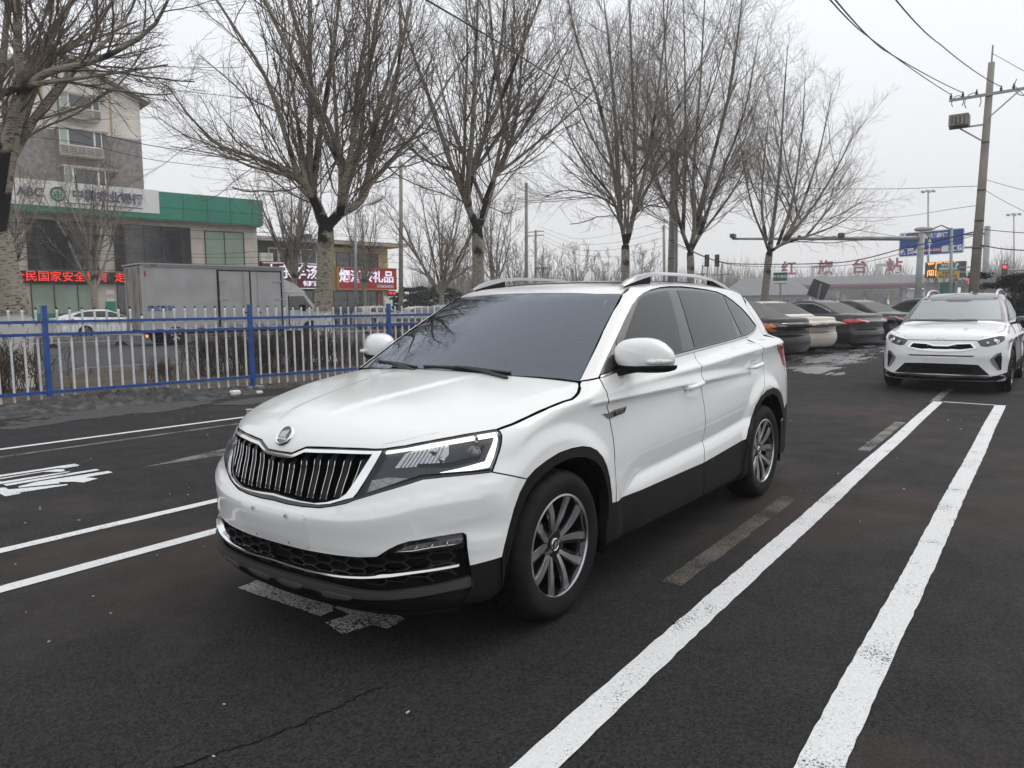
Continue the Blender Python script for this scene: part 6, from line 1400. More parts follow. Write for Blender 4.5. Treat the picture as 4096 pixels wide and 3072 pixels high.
def dome(g,name,mat,parent,mats2=None,paint2=None):
    """whole body skin as one closed sheet, wheel arches left open"""
    S=g.S; L=S.BX-S.AX; q=S.S0(); us=np.concatenate([np.linspace(L-q,L,34)[:-1],np.linspace(L,0,64)[:-1],np.linspace(0,q,36)]); ph=np.concatenate([np.radians(np.linspace(-34,60,64))[:-1],np.radians(np.linspace(60,90,14))])
    U,PH=np.meshgrid(us,ph,indexing='ij'); a=np.clip(U,0,None)/S.RS; b=np.clip(-(U-L),0,None)/S.RS
    x0=np.where(U>=0,S.AX,np.where(U<L,S.BX,S.AX+U)); dx=np.where(U>0,np.sin(a),np.where(U<L,-np.sin(b),0)); dy=np.where(U>0,np.cos(a),np.where(U<L,np.cos(b),1.))
    O=np.stack([x0,0*x0,0*x0+.55],-1); D=np.stack([np.cos(PH)*dx,np.cos(PH)*dy,np.sin(PH)],-1)
    t,_=solve(O.reshape(-1,3),D.reshape(-1,3),.02,1.9,F=g.F); P=(O.reshape(-1,3)+t[:,None]*D.reshape(-1,3)); N=grad(P,g.F); nu,nv=U.shape
    V=[];F=[];NN=[];off=0
    for sg in(1,-1):
        k=np.arange(nu*nv).reshape(nu,nv); f=np.stack([k[:-1,:-1],k[1:,:-1],k[1:,1:],k[:-1,1:]],-1).reshape(-1,4); c=P[f].mean(1)
        keep=np.ones(len(f),bool)
        for cx in(0,-g.wb): keep&=~((np.hypot(c[:,0]-cx,c[:,2]-g.wr)<g.arch+.012)&(c[:,1]>.45))
        for cx in(0,-g.wb): keep&=~((abs(c[:,0]-cx)<g.arch)&(c[:,2]<g.wr)&(c[:,1]>.45))
        f=f[keep]; f=f if sg<0 else f[:,::-1]
        V.append(P*np.array([1,sg,1])); NN.append(N*np.array([1,sg,1])); F.append(f+off); off+=nu*nv
    V=np.vstack(V);F=np.vstack(F);NN=np.vstack(NN); o=add_mesh(name,V,F,mat,parent,True); me=o.data
    if paint2 is not None:
        c=V[F].mean(1); me.polygons.foreach_set('material_index',[int(paint2(*q_)) for q_ in c])
    nl=np.zeros(len(me.loops),int); me.loops.foreach_get('vertex_index',nl); me.normals_split_custom_set([tuple(v) for v in NN[nl]]); return o
def gen_car(kind,paint,label,group,T_,h,tail=None,plate=None,wstyle='plain',front=False,glass=None,roofpaint=None,cat='car',name='parked_car',rearglass=None,detail=True):
    g=make_prof(kind); S=g.S; W=S.wrap; F=g.F; T=empty(name,(0,0,0),0,label,cat,group); L=S.BX-S.AX; q=S.S0(); GL=glass or CARGL
    mats=[paint,roofpaint] if roofpaint else paint
    dome(g,'body',mats,T,paint2=(lambda x,y,z: z>1.005+.04*0 and not(x>-.4 and abs(y)<.7)) if roofpaint else None)
    def pan(nm,poly,mat,par=None,**k): return panel(nm,W,F,np.array(poly,float),mat,par or T,**k)
    wi=S.wrap_inv
    # side glass
    xt=np.array([-1.15,-1.6,-2.2]); e=-(g.wb+(.72 if kind=='crossover' else 1.05)); fr=.05
    zb=g.zb+.035; f_=lambda x,z:(x,z)
    if kind=='crossover': dl=[(-.52,zb),(-.75,1.17),(-1.15,1.335),(-1.5,1.395),(-2.0,1.40),(-2.45,1.36),(-2.85,1.22),(-2.75,1.13),(-2.0,1.085),(-1.2,1.055)]
    elif kind=='hatch': dl=[(-.72,zb),(-1.0,1.17),(-1.4,1.32),(-1.8,1.365),(-2.5,1.35),(-3.0,1.26),(-3.3,1.13),(-3.1,1.08),(-1.5,1.04)]
    else: dl=[(-.72,zb),(-1.0,1.16),(-1.35,1.29),(-1.7,1.345),(-2.2,1.345),(e+1.35,1.25),(e+.98,1.10),(e+1.02,1.05),(-2.0,zb+.015)]
    pan('window_frame',dl,M('black window frame',(.012,.012,.012),rough=.3),off=-.004,h=.05,rim=.008,mirror=True)
    mid=-1.75 if kind=='crossover' else -1.85
    ins=inset(resample(np.array(dl),.06),.028); 
    def clip(lo,hi): return np.array([[min(max(x,lo),hi),z] for x,z in ins])
    x0,x1=ins[:,0].min(),ins[:,0].max()
    def cut(lo,hi):
        r=[];p=ins
        for (a,b) in zip(p,np.roll(p,-1,0)):
            ia,ib=lo<=a[0]<=hi,lo<=b[0]<=hi
            if ia: r.append(a)
            if ia!=ib:
                lim=lo if (a[0]<lo or b[0]<lo) else hi; t=(lim-a[0])/(b[0]-a[0]); r.append(a+(b-a)*t)
        return np.array(r)
    for lo,hi in((mid+.04,9),(x0+(.42 if kind!='hatch' else .5),mid-.04),(-9,x0+(.38 if kind!='hatch' else .46))):
        c=cut(lo,hi)
        if len(c)>2 and abs(area(c))>.01: pan('side_window',c,GL,off=-.010,h=.05,rim=.006,gap=0,mirror=True)
    if kind=='long': 
        m=MB(); X=W(np.array([v[0] for v in dl]),np.array([v[1] for v in dl])); 
        for sg in(1,-1): m.tube([(a,b*sg+.004*sg,c) for a,b,c in X[:8]],.009,5)
        m.build('window_chrome',CHROME,T,smooth=True)
    # windscreen and rear glass
    def tscreen(xc,wc,z0,z1,nm,mat,sgn):
        zs=np.linspace(z0,z1,8); ed=[]
        for z in zs:
            y=.5
            for _ in range(6): x=float(xc(z))+ (-wc*y*y if sgn>0 else wc*y*y); y=float(g.YG(x))-g.tum*(z-g.zb)-.05
            ed.append((x,y))
        ed=np.array(ed); c0=(float(xc(z0)),0); c1=(float(xc(z1)),0); half=np.vstack([[c0],[(c0[0]*.6+ed[0][0]*.4-(0),ed[0][1]*.6)],ed,[(c1[0]*.6+ed[-1][0]*.4,ed[-1][1]*.6)],[c1]]); return panel(nm,S.top,F,fully(half),mat,T,holes=[inset(resample(fully(half),.06),.045)] if sgn>0 else (),off=-.004,h=.045,rim=.003), half
    ws,half=tscreen(g.XW,g.wc,1.045 if kind=='crossover' else 1.01,1.385 if kind=='crossover' else 1.36,'windscreen_band',M('windscreen band black',(.012,.012,.013),rough=.2,coat=.5),1)
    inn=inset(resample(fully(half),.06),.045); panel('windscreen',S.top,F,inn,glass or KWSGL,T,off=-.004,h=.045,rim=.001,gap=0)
    if g.XRG is not None: tscreen(g.XRG,.22,1.06 if kind!='hatch' else 1.05,1.37,'rear_window',rearglass or DUSTGL,-1)
    else: pan('rear_window',[(L-.62,1.13),(L-.66,1.36),(L-q,1.40),(L-2*q+.66,1.36),(L-2*q+.62,1.13)],GL,off=-.004,h=.06)
    # arches, sills
    for cx in(0,-g.wb):
        a=np.linspace(-.35,math.pi+.35,30); ro,ri=g.arch+.05,g.arch-.015
        ring=[(cx+ro*math.cos(t)-S.AX,g.wr+ro*math.sin(t)) for t in a]+[(cx+ri*math.cos(t)-S.AX,g.wr+ri*math.sin(t)) for t in a[::-1]]
        pan('arch_lip',ring,PLAST if kind=='crossover' else paint,off=-.003,rim=.05,h=.03,gap=0,mirror=True)
        for sg in(1,-1):
            m=MB(); n=16; V=[]
            for i in range(n+1):
                t=-.3+(math.pi+.6)*i/n
                for y in(g.hw-.03,.35): V.append((cx+(g.arch+.01)*math.cos(t),y*sg,g.wr+(g.arch+.01)*math.sin(t)))
            Fq=[(2*i,2*i+1,2*i+3,2*i+2) for i in range(n)]; V+=[(cx,.35*sg,g.wr)]; Fq+=[(2*i+1,2*n+2,2*i+3) for i in range(n)]; MB().add(V,Fq).build('wheel_well',DARK,T)
            wheel('wheel',R_=g.wr,W=.205,rr=.215,style=wstyle,parent=T,loc=(cx,(g.hw-.115)*sg,g.wr),side=sg,cap=False)
    m=MB(); m.box(e+.3,.6,-.7,.7,.19,.3); m.build('underbody',DARK,T)
    if kind=='crossover': pan('sill_trim',[(-g.arch-.03,.40),(-g.arch-.03,.24),(-g.wb+g.arch+.03,.24),(-g.wb+g.arch+.03,.42)],PLAST,off=-.003,h=.05,mirror=True)
    # door seams and handles
    m=MB()
    for x in(-.62,mid,-g.wb+.35):
        zs=np.linspace(.32,g.zb,10); X=W(np.full(10,x-S.AX),zs)
        for sg in(1,-1): m.tube([(a,(b+.0005)*sg,c) for a,b,c in X],.004,4)
    m.build('door_seam',DARK,T)
    for sg in(1,-1):
        for x in(mid+.18,-g.wb+.12):
            y=W(np.array([x-S.AX]),np.array([.86]))[0][1]; m=MB(); m.bar((x-.09,(y+.014)*sg,.86),(x+.09,(y+.014)*sg,.865),.024,.024); m.build('door_handle',CHROME if front else paint,T)
        m=MB(); m.bar((-.60,.78*sg,1.01),(-.62,.88*sg,1.03),.06,.03); mm=m.build('mirror_arm',DARK,T); m=MB(); m.box(-.66,-.50,min(.83*sg,1.0*sg),max(.83*sg,1.0*sg),1.0,1.12,.045); m.build('door_mirror',roofpaint or paint,T,auto=50)
    # tail lamps etc.
    for nm,poly,mat,mir in (tail or []): pan(nm,[(L+u,z) for u,z in poly],mat,off=-.006,h=.03,rim=.004,gap=0,mirror=mir)
    if plate:
        txt,z=plate; x=float(g.XR(z))-.012; b=MB(); b.box(x-.008,x+.02,-.22,.22,z-.07,z+.07); p_=b.build('number_plate',BLUEP if txt else DARK,T)
        if txt: text('plate_text',txt,WPAINT,.115,frame4((x-.009,0,z),(0,-1,0),(0,0,1)),p_,bold=.002,ext=.001,sx=.82)
    T.location=(T_[0],T_[1],0); T.rotation_euler=(0,0,R(h)); T['_g']=0; del T['_g']; return T,g
def rear_at(px,D,h,kind):
    g=make_prof(kind); r=g.wb+(.72 if kind=='crossover' else 1.03); q=headpt(px,D); return (q[0]+r*math.cos(R(h)),q[1]+r*math.sin(R(h)))
q_=Surf.RS*math.pi/2
def boot(a): # boot lid seam and bumper shadow line, as thin dark strips
    return [('boot_seam',[(-.45,.60),(-.45,.608),(-q_,.588),(-2*q_+.45,.608),(-2*q_+.45,.60),(-q_,.58)],DARK,False)]
TL_OR=[('tail_light',[(-.42,.78),(-.48,.885),(-.66,.90),(-.80,.89),(-.92,.70),(-.72,.70)],AMBER,True),('reversing_light',[(-.30,.78),(-.36,.86),(-.47,.885),(-.47,.78),(-.42,.735)],WLENS,True)]
g0_='sedans parked side by side'
CH=lambda z0,z1,a: ('boot_chrome',[(-a,z0),(-a,z1),(-2*q_+a,z1),(-2*q_+a,z0)],CHROME,False)
gen_car('sedan',BROWNB,'dull black sedan with orange and white tail lamp, nearest of the parked row',g0_,rear_at(1716,19.3,246,'sedan'),246,tail=TL_OR+boot(0)+[CH(.875,.892,1.02),('plate_recess',[(-1.04,.72),(-1.04,.86),(-2*q_+1.04,.86),(-2*q_+1.04,.72)],DARK,False)],plate=('',.78),rearglass=DUSTGL)
gen_car('old',CREAMP,'cream white sedan with red tail lamps and blue number plate in the parked row',g0_,rear_at(1778,22.0,246,'old'),246,tail=[('tail_light',[(-.40,.73),(-.44,.832),(-1.0,.832),(-1.0,.73)],REDL,True),('reversing_light',[(-.46,.835),(-.56,.895),(-.90,.895),(-.98,.835)],WLENS,True),('plate_recess',[(-1.03,.72),(-1.03,.85),(-2*q_+1.03,.85),(-2*q_+1.03,.72)],M('boot panel shade',(.30,.27,.23),rough=.5),False)]+boot(0),plate=('辽A572N4',.78))
gen_car('long',DUSTB,'glossy black sedan with chrome window line and bright alloy wheel in the parked row',g0_,rear_at(1888,24.6,249,'long'),249,tail=[('tail_light',[(-.46,.78),(-.50,.88),(-.70,.90),(-.96,.885),(-.98,.81),(-.75,.775)],M('bright red lens',(.55,.02,.03),rough=.15,coat=1),True),CH(.86,.873,1.02)]+boot(0),plate=('辽A3B78',.80),wstyle='multi')  # tail lamps in a brighter red than the plain red lens
gen_car('sedan',DUSTB,'dark sedan with pointed red tail lamp half hidden behind the white KIA-sized crossover'.replace('KIA-sized ','' ),g0_,rear_at(1968,27.2,249,'sedan'),249,tail=[('tail_light',[(-.34,.885),(-.60,.90),(-.93,.87),(-.88,.78),(-.62,.81)],M('bright red lens',(.55,.02,.03)),True)]+boot(0),plate=('',.80),wstyle='multi')
gen_car('crossover',M('dark grey car paint',(.025,.025,.026),rough=.3,coat=.6),'dark estate car with silver roof edge behind the parked sedans',g0_,rear_at(2088,31.5,240,'crossover'),240,roofpaint=M('dark grey car paint',(.025,.025,.026)),glass=CARGL)
# traffic and parked cars across the road
gr2='cars across the road'
gen_car('sedan',DUSTB,'black sedan seen through the fence left of the white SUV windscreen',gr2,rear_at(872,26.5,172,'sedan'),172,tail=[('tail_light',[(-.46,.78),(-.50,.89),(-.96,.88),(-.98,.80)],M('bright red lens',(.55,.02,.03)),True)]+boot(0),plate=('辽A081F',.58),name='passing_car')
gen_car('hatch',CLEANW,'white hatchback with red tail lamp parked in front of the bank',gr2,rear_at(128,43.5,171,'hatch'),171,tail=[('tail_light',[(-.25,.78),(-.45,1.0),(-.62,.98),(-.75,.80),(-.5,.72)],REDL,True)],name='parked_car')
gen_car('crossover',M('beige van paint',(.42,.39,.32),rough=.4,coat=.4),'beige van behind the hooped barrier under the red shop sign',gr2,rear_at(772,50,172,'crossover'),172,name='parked_van',cat='van')
gen_car('hatch',GREYCAR,'grey car parked below the right end of the red shop sign',gr2,rear_at(862,52,172,'hatch'),172)
gen_car('sedan',CLEANW,'white car parked beyond the hooped barrier left of the young tree',gr2,rear_at(905,47,172,'sedan'),172)
# ------------------------------------------------------------------ the second white car, facing the camera
def kia():
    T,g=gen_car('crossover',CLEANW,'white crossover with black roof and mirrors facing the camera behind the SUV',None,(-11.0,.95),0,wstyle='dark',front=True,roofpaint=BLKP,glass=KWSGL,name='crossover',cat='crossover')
    S=g.S;W=S.wrap;F=g.F;C0=S.S0(); wi=lambda p:S.wrap_inv(np.array(p,float))
    def pan(nm,poly,mat,par=T,**k): return panel(nm,W,F,np.array(poly,float),mat,par,**k)
    def half(p): return full(wi(p),C0)
    hl=wi([[.747,.45,.781],[.70,.51,.824],[.60,.64,.857],[.516,.706,.874],[.475,.765,.862],[.52,.775,.79],[.62,.705,.735],[.724,.575,.697],[.75,.50,.705]])
    H=pan('headlight',hl,M('headlight dark housing',(.03,.031,.033),rough=.15,coat=1),off=-.004,rim=.01,h=.03,mirror=True)
    tr=wi([[.747,.45,.785],[.70,.51,.827],[.60,.64,.859],[.516,.706,.877],[.475,.765,.866],[.49,.76,.845],[.53,.70,.856],[.61,.635,.838],[.71,.505,.806]]); LT=pan('headlight_trim',tr,CHROME,off=-.008,rim=.004,h=.03,gap=0,mirror=True)
    for sg,p_,lt in zip((1,-1),H,LT):
        lt.parent=p_
        for c,r_,mt in(((.615,.672,.785),.042,CHROME),((.70,.575,.76),.026,LAMPCH)):
            P=W(wi([list(c)])[:,0],wi([list(c)])[:,1],-.006)[0]; n=grad(P[None],F)[0]; P[1]*=sg;n[1]*=sg
            m=MB(); m.lathe([(r_,0),(r_*.9,.006),(r_*.75,.002),(r_*.7,-.01)],24,axis='z'); m.lathe([(.001,.004),(r_*.5,.002),(r_*.7,-.006)],20,axis='z'); o=m.build('lamp_ring',mt,p_,auto=40); o.matrix_local=Matrix.Translation(Vector(P))@Vector(n).to_track_quat('Z','Y').to_matrix().to_4x4()
    go=half([[.817,0,.724],[.817,.092,.724],[.802,.19,.752],[.77,.388,.760],[.773,.455,.678],[.815,.28,.633],[.833,.03,.620],[.835,0,.620]]); gi=half([[.822,0,.701],[.823,.098,.701],[.809,.19,.731],[.78,.37,.740],[.783,.415,.682],[.815,.25,.656],[.822,.14,.664],[.83,.09,.658],[.83,0,.658]])
    G=pan('grille',inset(resample(go,.02),.004),DARK,off=-.001,h=.04); pan('grille_frame',go,CHROME,G,holes=[gi],off=-.008,h=.02,gap=0)
    pan('air_slot',half([[.79,0,.573],[.79,.445,.573],[.80,.41,.551],[.80,0,.551]]),GLOSSB,off=-.003,h=.04)
    I=pan('lower_intake',half([[.815,0,.447],[.80,.23,.447],[.762,.48,.437],[.697,.628,.285],[.775,.44,.282],[.829,0,.290]]),PLAST,off=-.003,h=.04); pan('intake_mesh',half([[.818,0,.425],[.79,.30,.425],[.775,.40,.40],[.79,.38,.315],[.825,0,.315]]),DARK,I,off=-.006,h=.04)
    m=MB()
    for z in(.34,.365,.39,.412):
        X=W(np.linspace(C0-.42,C0+.42,15),np.full(15,z),-.007); m.tube([tuple(v) for v in X],.005,5)
    m.build('intake_bar',PLAST,I)
    pan('skid_plate',half([[.825,0,.279],[.815,.22,.276],[.80,.345,.288],[.779,.44,.284],[.69,.645,.270],[.705,.60,.245],[.77,.42,.252],[.80,.30,.242],[.80,0,.236]]),SILV,off=-.010,rim=.02,h=.03)
    pan('chin',half([[.80,0,.235],[.77,.42,.25],[.705,.60,.243],[.68,.652,.268],[.60,.74,.29],[.47,.83,.325],[.45,.835,.25],[.60,.72,.2],[.78,0,.19]]),PLAST,off=-.003,rim=.03,h=.04)
    pd=wi([[.712,.615,.52],[.656,.69,.602],[.595,.747,.617],[.583,.758,.53],[.572,.76,.362],[.617,.718,.352],[.69,.638,.46]]); P=pan('fog_pod',pd,GLOSSB,off=-.003,h=.03,mirror=True)
    st=wi([[.712,.615,.52],[.656,.69,.602],[.63,.715,.607],[.675,.66,.525],[.60,.733,.372],[.617,.718,.352],[.69,.638,.46]]); q=pan('running_light',st,M('pod strip grey',(.22,.22,.23),rough=.25,coat=1),off=-.008,rim=.004,h=.02,gap=0,mirror=True)
    for a,b in zip(q,P): a.parent=b
    pl=half([[.826,0,.534],[.825,.215,.534],[.817,.215,.444],[.817,0,.444]]); P=pan('plate_holder',pl,PLATEW,off=-.012,rim=.012,h=.04); m=MB()
    for y in(-.13,.09): m.box(.838,.842,y,y+.05,.515,.525)
    m.build('holder_slot',DARK,P); pl=half([[.822,0,.440],[.822,.215,.440],[.82,.215,.415],[.82,0,.415]]); pan('holder_base',pl,DARK,P,off=-.012,rim=.012,h=.04)
    tp=S.hood(np.array([0.]),np.array([0.]))
    X=W(np.array([C0+.02]),np.array([.822]))[0]; n=grad(X[None],F)[0]; up=np.cross(n,[0,1.,0]); up=up if up[2]>0 else -up
    text('hood_lettering','KIA',CHROME,.055,frame4(X+n*.004,(0,1,0),tuple(up)),T,bold=.001,ext=.002,sx=1.6)
    m=MB(); X=W(np.linspace(C0-.50,C0+.50,13),np.full(13,.788),-.001); m.tube([tuple(v) for v in X],.0045,5); m.build('hood_seam',DARK,T)
    m=MB(); hs=[]
    for sg in(1,-1):
        xs=np.linspace(.70,-.40,10); ys=np.interp(xs,[-.4,.2,.5,.7],[.72,.74,.69,.50]); X=S.top(xs,ys); m.tube([(a,b*sg,c+.001) for a,b,c in X],.0035,4)
    m.build('hood_edge_seam',M('shut line grey',(.10,.10,.10),rough=.8),T)
    # roof rails, windscreen tint patch, sticker, aerial
    for sg in(1,-1):
        xs=np.linspace(-1.12,-2.75,14); zs=S.top(xs,np.full(14,.50))[:,2]; lift=.062*np.clip(np.sin(np.linspace(0,math.pi,14)),0,1)**.5; m=MB(); m.tube([(x,.505*sg,z+l) for x,z,l in zip(xs,zs,lift)],[.020]+[.019]*12+[.014],8); m.build('roof_rail',SILV,T,smooth=True)
    ps=np.array([[-.975,.20],[-.915,.125],[-.915,-.125],[-.975,-.20],[-1.0,-.19],[-1.0,.19]]); panel('sensor_patch',S.top,F,ps+[.0,0],M('sensor patch grey',(.05,.05,.06),rough=.3),T,off=-.010,h=.04,rim=0)
    ps=np.array([[-1.03,-.42],[-.99,-.42],[-1.0,-.55],[-1.04,-.55]]); panel('sticker',S.top,F,ps,FRAMEW,T,off=-.012,h=.04,rim=0)
    m=MB(); m.tube([(-.30,-.55,1.055),(-.20,-.1,1.05),(-.28,.35,1.05)],.010,5); m.build('wiper',M('wiper black',(.012,.012,.012)),T)
    m=MB(); V=[(-2.62,-.02,1.475),(-2.62,.02,1.475),(-2.80,.02,1.46),(-2.80,-.02,1.46),(-2.78,0,1.55)]; m.add(V,[(0,1,4),(1,2,4),(2,3,4),(3,0,4)]); m.build('aerial_fin',CLEANW,T)
kia()
# ------------------------------------------------------------------ poles, signs, wires, toll plaza
CONC=M('concrete pole',(.27,.245,.205),rough=.9,var=.16,scale=1.3,bump=.15,bscale=20); STEELG=M('galvanised steel',(.30,.31,.31),rough=.45,metal=.35,var=.15,scale=2); CABLE=M('black cable',(.012,.012,.013),rough=.6); INSUL=M('dark insulator',(.05,.045,.045),rough=.4)
ROADB=M('road sign blue',(.012,.075,.36),rough=.4,var=.08,scale=.6); SGREEN=M('road sign green',(.015,.15,.09),rough=.4); SYEL=M('road sign yellow',(.60,.36,.05),rough=.45); SWH=M('sign white',(.88,.88,.88),rough=.45); SRED=M('sign red',(.40,.03,.05),rough=.45)
FACE=lambda o: frame4(o,(0,1,0),(0,0,1))
def P3(px,py,D): r=photo_ray(px,py); return CAM+r*D/math.hypot(r[0],r[1])
def pole(px,D,h,r0,r1,label,name='utility_pole',cat='utility pole',mat=None,lean=0,group=None,topx=None,bands=()):
    B=headpt(px,D); T=empty(name,tuple(B),0,label,cat,group); m=MB(); t=(0,0,h)
    if topx is not None: q=P3(topx[0],topx[1],D)-B; t=tuple(q)
    m.tube([(0,0,-.1),tuple(.5*v for v in t),t],[r0,(r0+r1)/2,r1],16); m.build('pole_shaft',mat or CONC,T,smooth=True)
    for f in bands:
        b=MB(); c=[v*f for v in t]; rr=r0+(r1-r0)*f+.006; b.tube([(c[0],c[1],c[2]-.03),(c[0],c[1],c[2]+.03)],rr,16); b.build('pole_band',INSUL,T)
    return T,B,np.array(t)
T,B,t=pole(2096,31,9.6,.175,.10,'tall concrete utility pole with crossarm and transformer box at the right',topx=(2142,135),bands=(.34,.44,.55,.72))
at_=lambda f: t*f
u=np.array([-.2,.98,0]); u/=np.linalg.norm(u); ca=t*.885
m=MB(); m.bar(tuple(ca-u*1.15+[.12,0,-.05]),tuple(ca+u*1.25+[.12,0,.10]),.07,.09); m.build('crossarm',STEELG,T)
m=MB(); m.bar(tuple(ca+u*.9+[.12,0,.06]),tuple(t*.80+[.1,0,0]),.04); m.bar(tuple(t*.99),tuple(t*1.06),.05); m.build('brace',STEELG,T)
for k in(-1.1,-.75,-.35,.35,.7,1.15):
    m=MB(); c=ca+u*k+[.12,0,.06+.05*k]; m.lathe([(.001,.0),(.05,.0),(.03,.05),(.05,.07),(.025,.12),(.02,.18),(.001,.19)],10,axis='z',c=tuple(c)); m.build('insulator',INSUL,T,smooth=True)
m=MB(); c=t*.80-u*.80+np.array([.1,0,0]); m.box(c[0]-.25,c[0]+.25,c[1]-.30,c[1]+.30,c[2]-.18,c[2]+.24,.04); 
for k in range(5): y=c[1]-.24+k*.12; m.box(c[0]+.25,c[0]+.33,y-.03,y+.03,c[2]-.15,c[2]+.2)
m.build('switch_box',M('weathered transformer grey',(.28,.26,.24),rough=.7,var=.3,scale=4),T)
m=MB(); m.bar(tuple(c+[0,-.3,-.2]),tuple(t*.785),.05); m.bar(tuple(c+[0,.0,-.2]),tuple(t*.72),.04); m.build('bracket',STEELG,T)
for k,(y0,rr) in enumerate(((-.9,.22),(-.45,.3),(1.0,.35))):
    m=MB(); c=ca+u*y0; pts=[tuple(c+u*(rr*.8*math.sin(a))*1+np.array([.1,0,rr*(math.cos(a)-.6)*(1 if k<2 else -1)])) for a in np.linspace(-2.2,2.2,12)]; m.tube(pts,.014,5); m.build('jumper_cable',CABLE,T,smooth=True)
PoleTop=B+t; PoleB=B; PoleT=t
# other poles
pole(868,52,9.5,.17,.11,'plain concrete pole between the red shop sign and the middle poplar',topx=(866,350)); pole(1138,60,9.5,.16,.11,'pale slim concrete pole right of the middle poplar',topx=(1137,395))
Tc,Bc,tc_=pole(1447,43,9,.20,.13,'grey concrete pole right in front of the tall poplar',topx=(1455,322),bands=(.4,.5))
Tl,Bl,tl_=pole(1436,47,4.9,.10,.08,'thin grey cable pole beside the concrete pole',mat=STEELG,topx=(1434,487))
def lamp(px,D,top,head,label,h2=None):
    T,B,t=pole(px,D,6,.10,.06,label,name='street_lamp',cat='street lamp',mat=STEELG,topx=top); q=P3(*head,D)-B; m=MB(); m.tube([tuple(t-[0,0,.1]),tuple(t*.45+q*.55+[0,0,.15]),tuple(q)],[.045,.035,.03],8); m.build('lamp_arm',STEELG,T,smooth=True)
    d=q-t; d/=np.linalg.norm(d); m=MB(); V=[];
    m.tube([tuple(q-d*.1),tuple(q+d*.12),tuple(q+d*.5),tuple(q+d*.78),tuple(q+d*.85)],[.04,.10,.13,.09,.02],10); o=m.build('lamp_head',M('lamp head grey',(.42,.42,.40),rough=.4),T,smooth=True); return T
lamp(770,44,(768,458),(800,441),'grey street lamp with arched arm left of the red tobacco sign')
lamp(2051,45,(2056,492),(2015,494),'street lamp post crossing the right part of the blue road sign')
lamp(1460,40,(1462,330),(1400,322),'curved street lamp arm emerging from the tall poplar crown')
for px,top,D,lb in((2003,412,150,'distant high mast light above the blue road sign'),(2188,462,200,'distant high mast light near the right edge')):
    T,B,t=pole(px,D,20,.22,.12,lb,name='mast_light',cat='mast light',mat=STEELG,topx=(px+2,top)); m=MB(); s=D/150
    for k in range(6): a=k*math.pi/3; m.box(t[0]+.9*s*math.cos(a)-.2*s,t[0]+.9*s*math.cos(a)+.2*s,t[1]+.9*s*math.sin(a)-.25*s,t[1]+.9*s*math.sin(a)+.25*s,t[2]-.25*s,t[2]+.0*s)
    m.box(t[0]-.9*s,t[0]+.9*s,t[1]-.05,t[1]+.05,t[2]-.08,t[2]); m.box(t[0]-.05,t[0]+.05,t[1]-.9*s,t[1]+.9*s,t[2]-.08,t[2]); m.build('flood_lights',STEELG,T)
# camera gantry with long arm
T,B,t=pole(1978,55,6,.22,.19,'grey steel camera gantry post with a long horizontal arm and control box',name='camera_gantry',cat='gantry',mat=STEELG,topx=(1991,505)); q=P3(1581,516,55)-B; s_=t-[0,0,.28]
m=MB(); m.tube([tuple(s_),tuple(s_*.5+q*.5),tuple(q)],[.16,.11,.07],10); m.build('gantry_arm',STEELG,T,smooth=True); m=MB(); m.box(-.30+.4,.30+.4,-.1,.45,.9,1.75,.03); m.build('control_box',M('control box beige grey',(.26,.25,.21),rough=.6),T)
for f,sz in((.99,.28),(.62,.16),(.40,.30)):
    c=s_*(1-f)+q*f; m=MB(); m.box(c[0]-.1,c[0]+.35,c[1]-sz*.6,c[1]+sz*.6,c[2]+.05,c[2]+.05+sz,.05); m.build('camera',INSUL,T)
# big blue direction sign
def sign_plane(px0,py0,px1,py1,D): a=P3(px0,py0,D); b=P3(px1,py1,D); return a,b
a=P3(1943,502,62); b=P3(2084,549,62); X0=a[0]; wd=abs(b[1]-a[1]); hg=a[2]-b[2]; cy=(a[1]+b[1])/2; cz=(a[2]+b[2])/2
S=empty('direction_sign',(X0,cy,0),0,'large blue direction sign with white arrows over the road','road sign')
def rr_(w,h,r,n=5):
    o=[]
    for sx,sy,a0 in((1,1,0),(-1,1,90),(-1,-1,180),(1,-1,270)):
        for i in range(n+1): t_=R(a0+90*i/n); o.append((sx*(w/2-r)+r*math.cos(t_),sy*(h/2-r)+r*math.sin(t_)))
    return o
TILT=-.03
YZ=dict(ux=(0,1,TILT*-1),uy=(0,0,1))
m=MB(); m.prism(rr_(wd,hg,.12),(-.06,0,0),(0,0,cz),**YZ); m.build('sign_panel',SWH,S); m=MB(); m.prism(rr_(wd-.12,hg-.12,.09),(.004,0,0),(.0,0,cz),**YZ); SP=m.build('sign_face',ROADB,S)
def fz(y,z): return (.012,y,cz+z-TILT*y)
tx=lambda s,sz,y,z,mt=SWH,**k: text('lettering',s,mt,sz,frame4(fz(y,z),(0,1,-TILT),(0,0,1)),SP,bold=sz*.035,ext=.004,**k)
W_=wd;H_=hg
def uv(px,py): return ((px-345)/1000-.5)*W_, (.5-(py-(88-(px-345)*.06))/358)*H_
tx('新民',.46,*uv(478,365)); tx('重工街',.46,*uv(1185,325)); tx('环城高速',.36,*uv(922,135)); y,z=uv(400,125); m=MB(); m.box(.006,.010,y-.2,y+.2,cz+z-.2-TILT*y,cz+z+.2-TILT*y); m.build('corner_patch',SWH,S); tx('北',.24,y,z,ROADB)
m=MB(); y,z=uv(826,345); m.prism([(y-.04,z-.28),(y+.04,z-.28),(y+.04,z+.45),(y+.16,z+.42),(y,z+.85),(y-.16,z+.42),(y-.04,z+.45)],(.006,0,0),(.008,0,cz),**YZ)
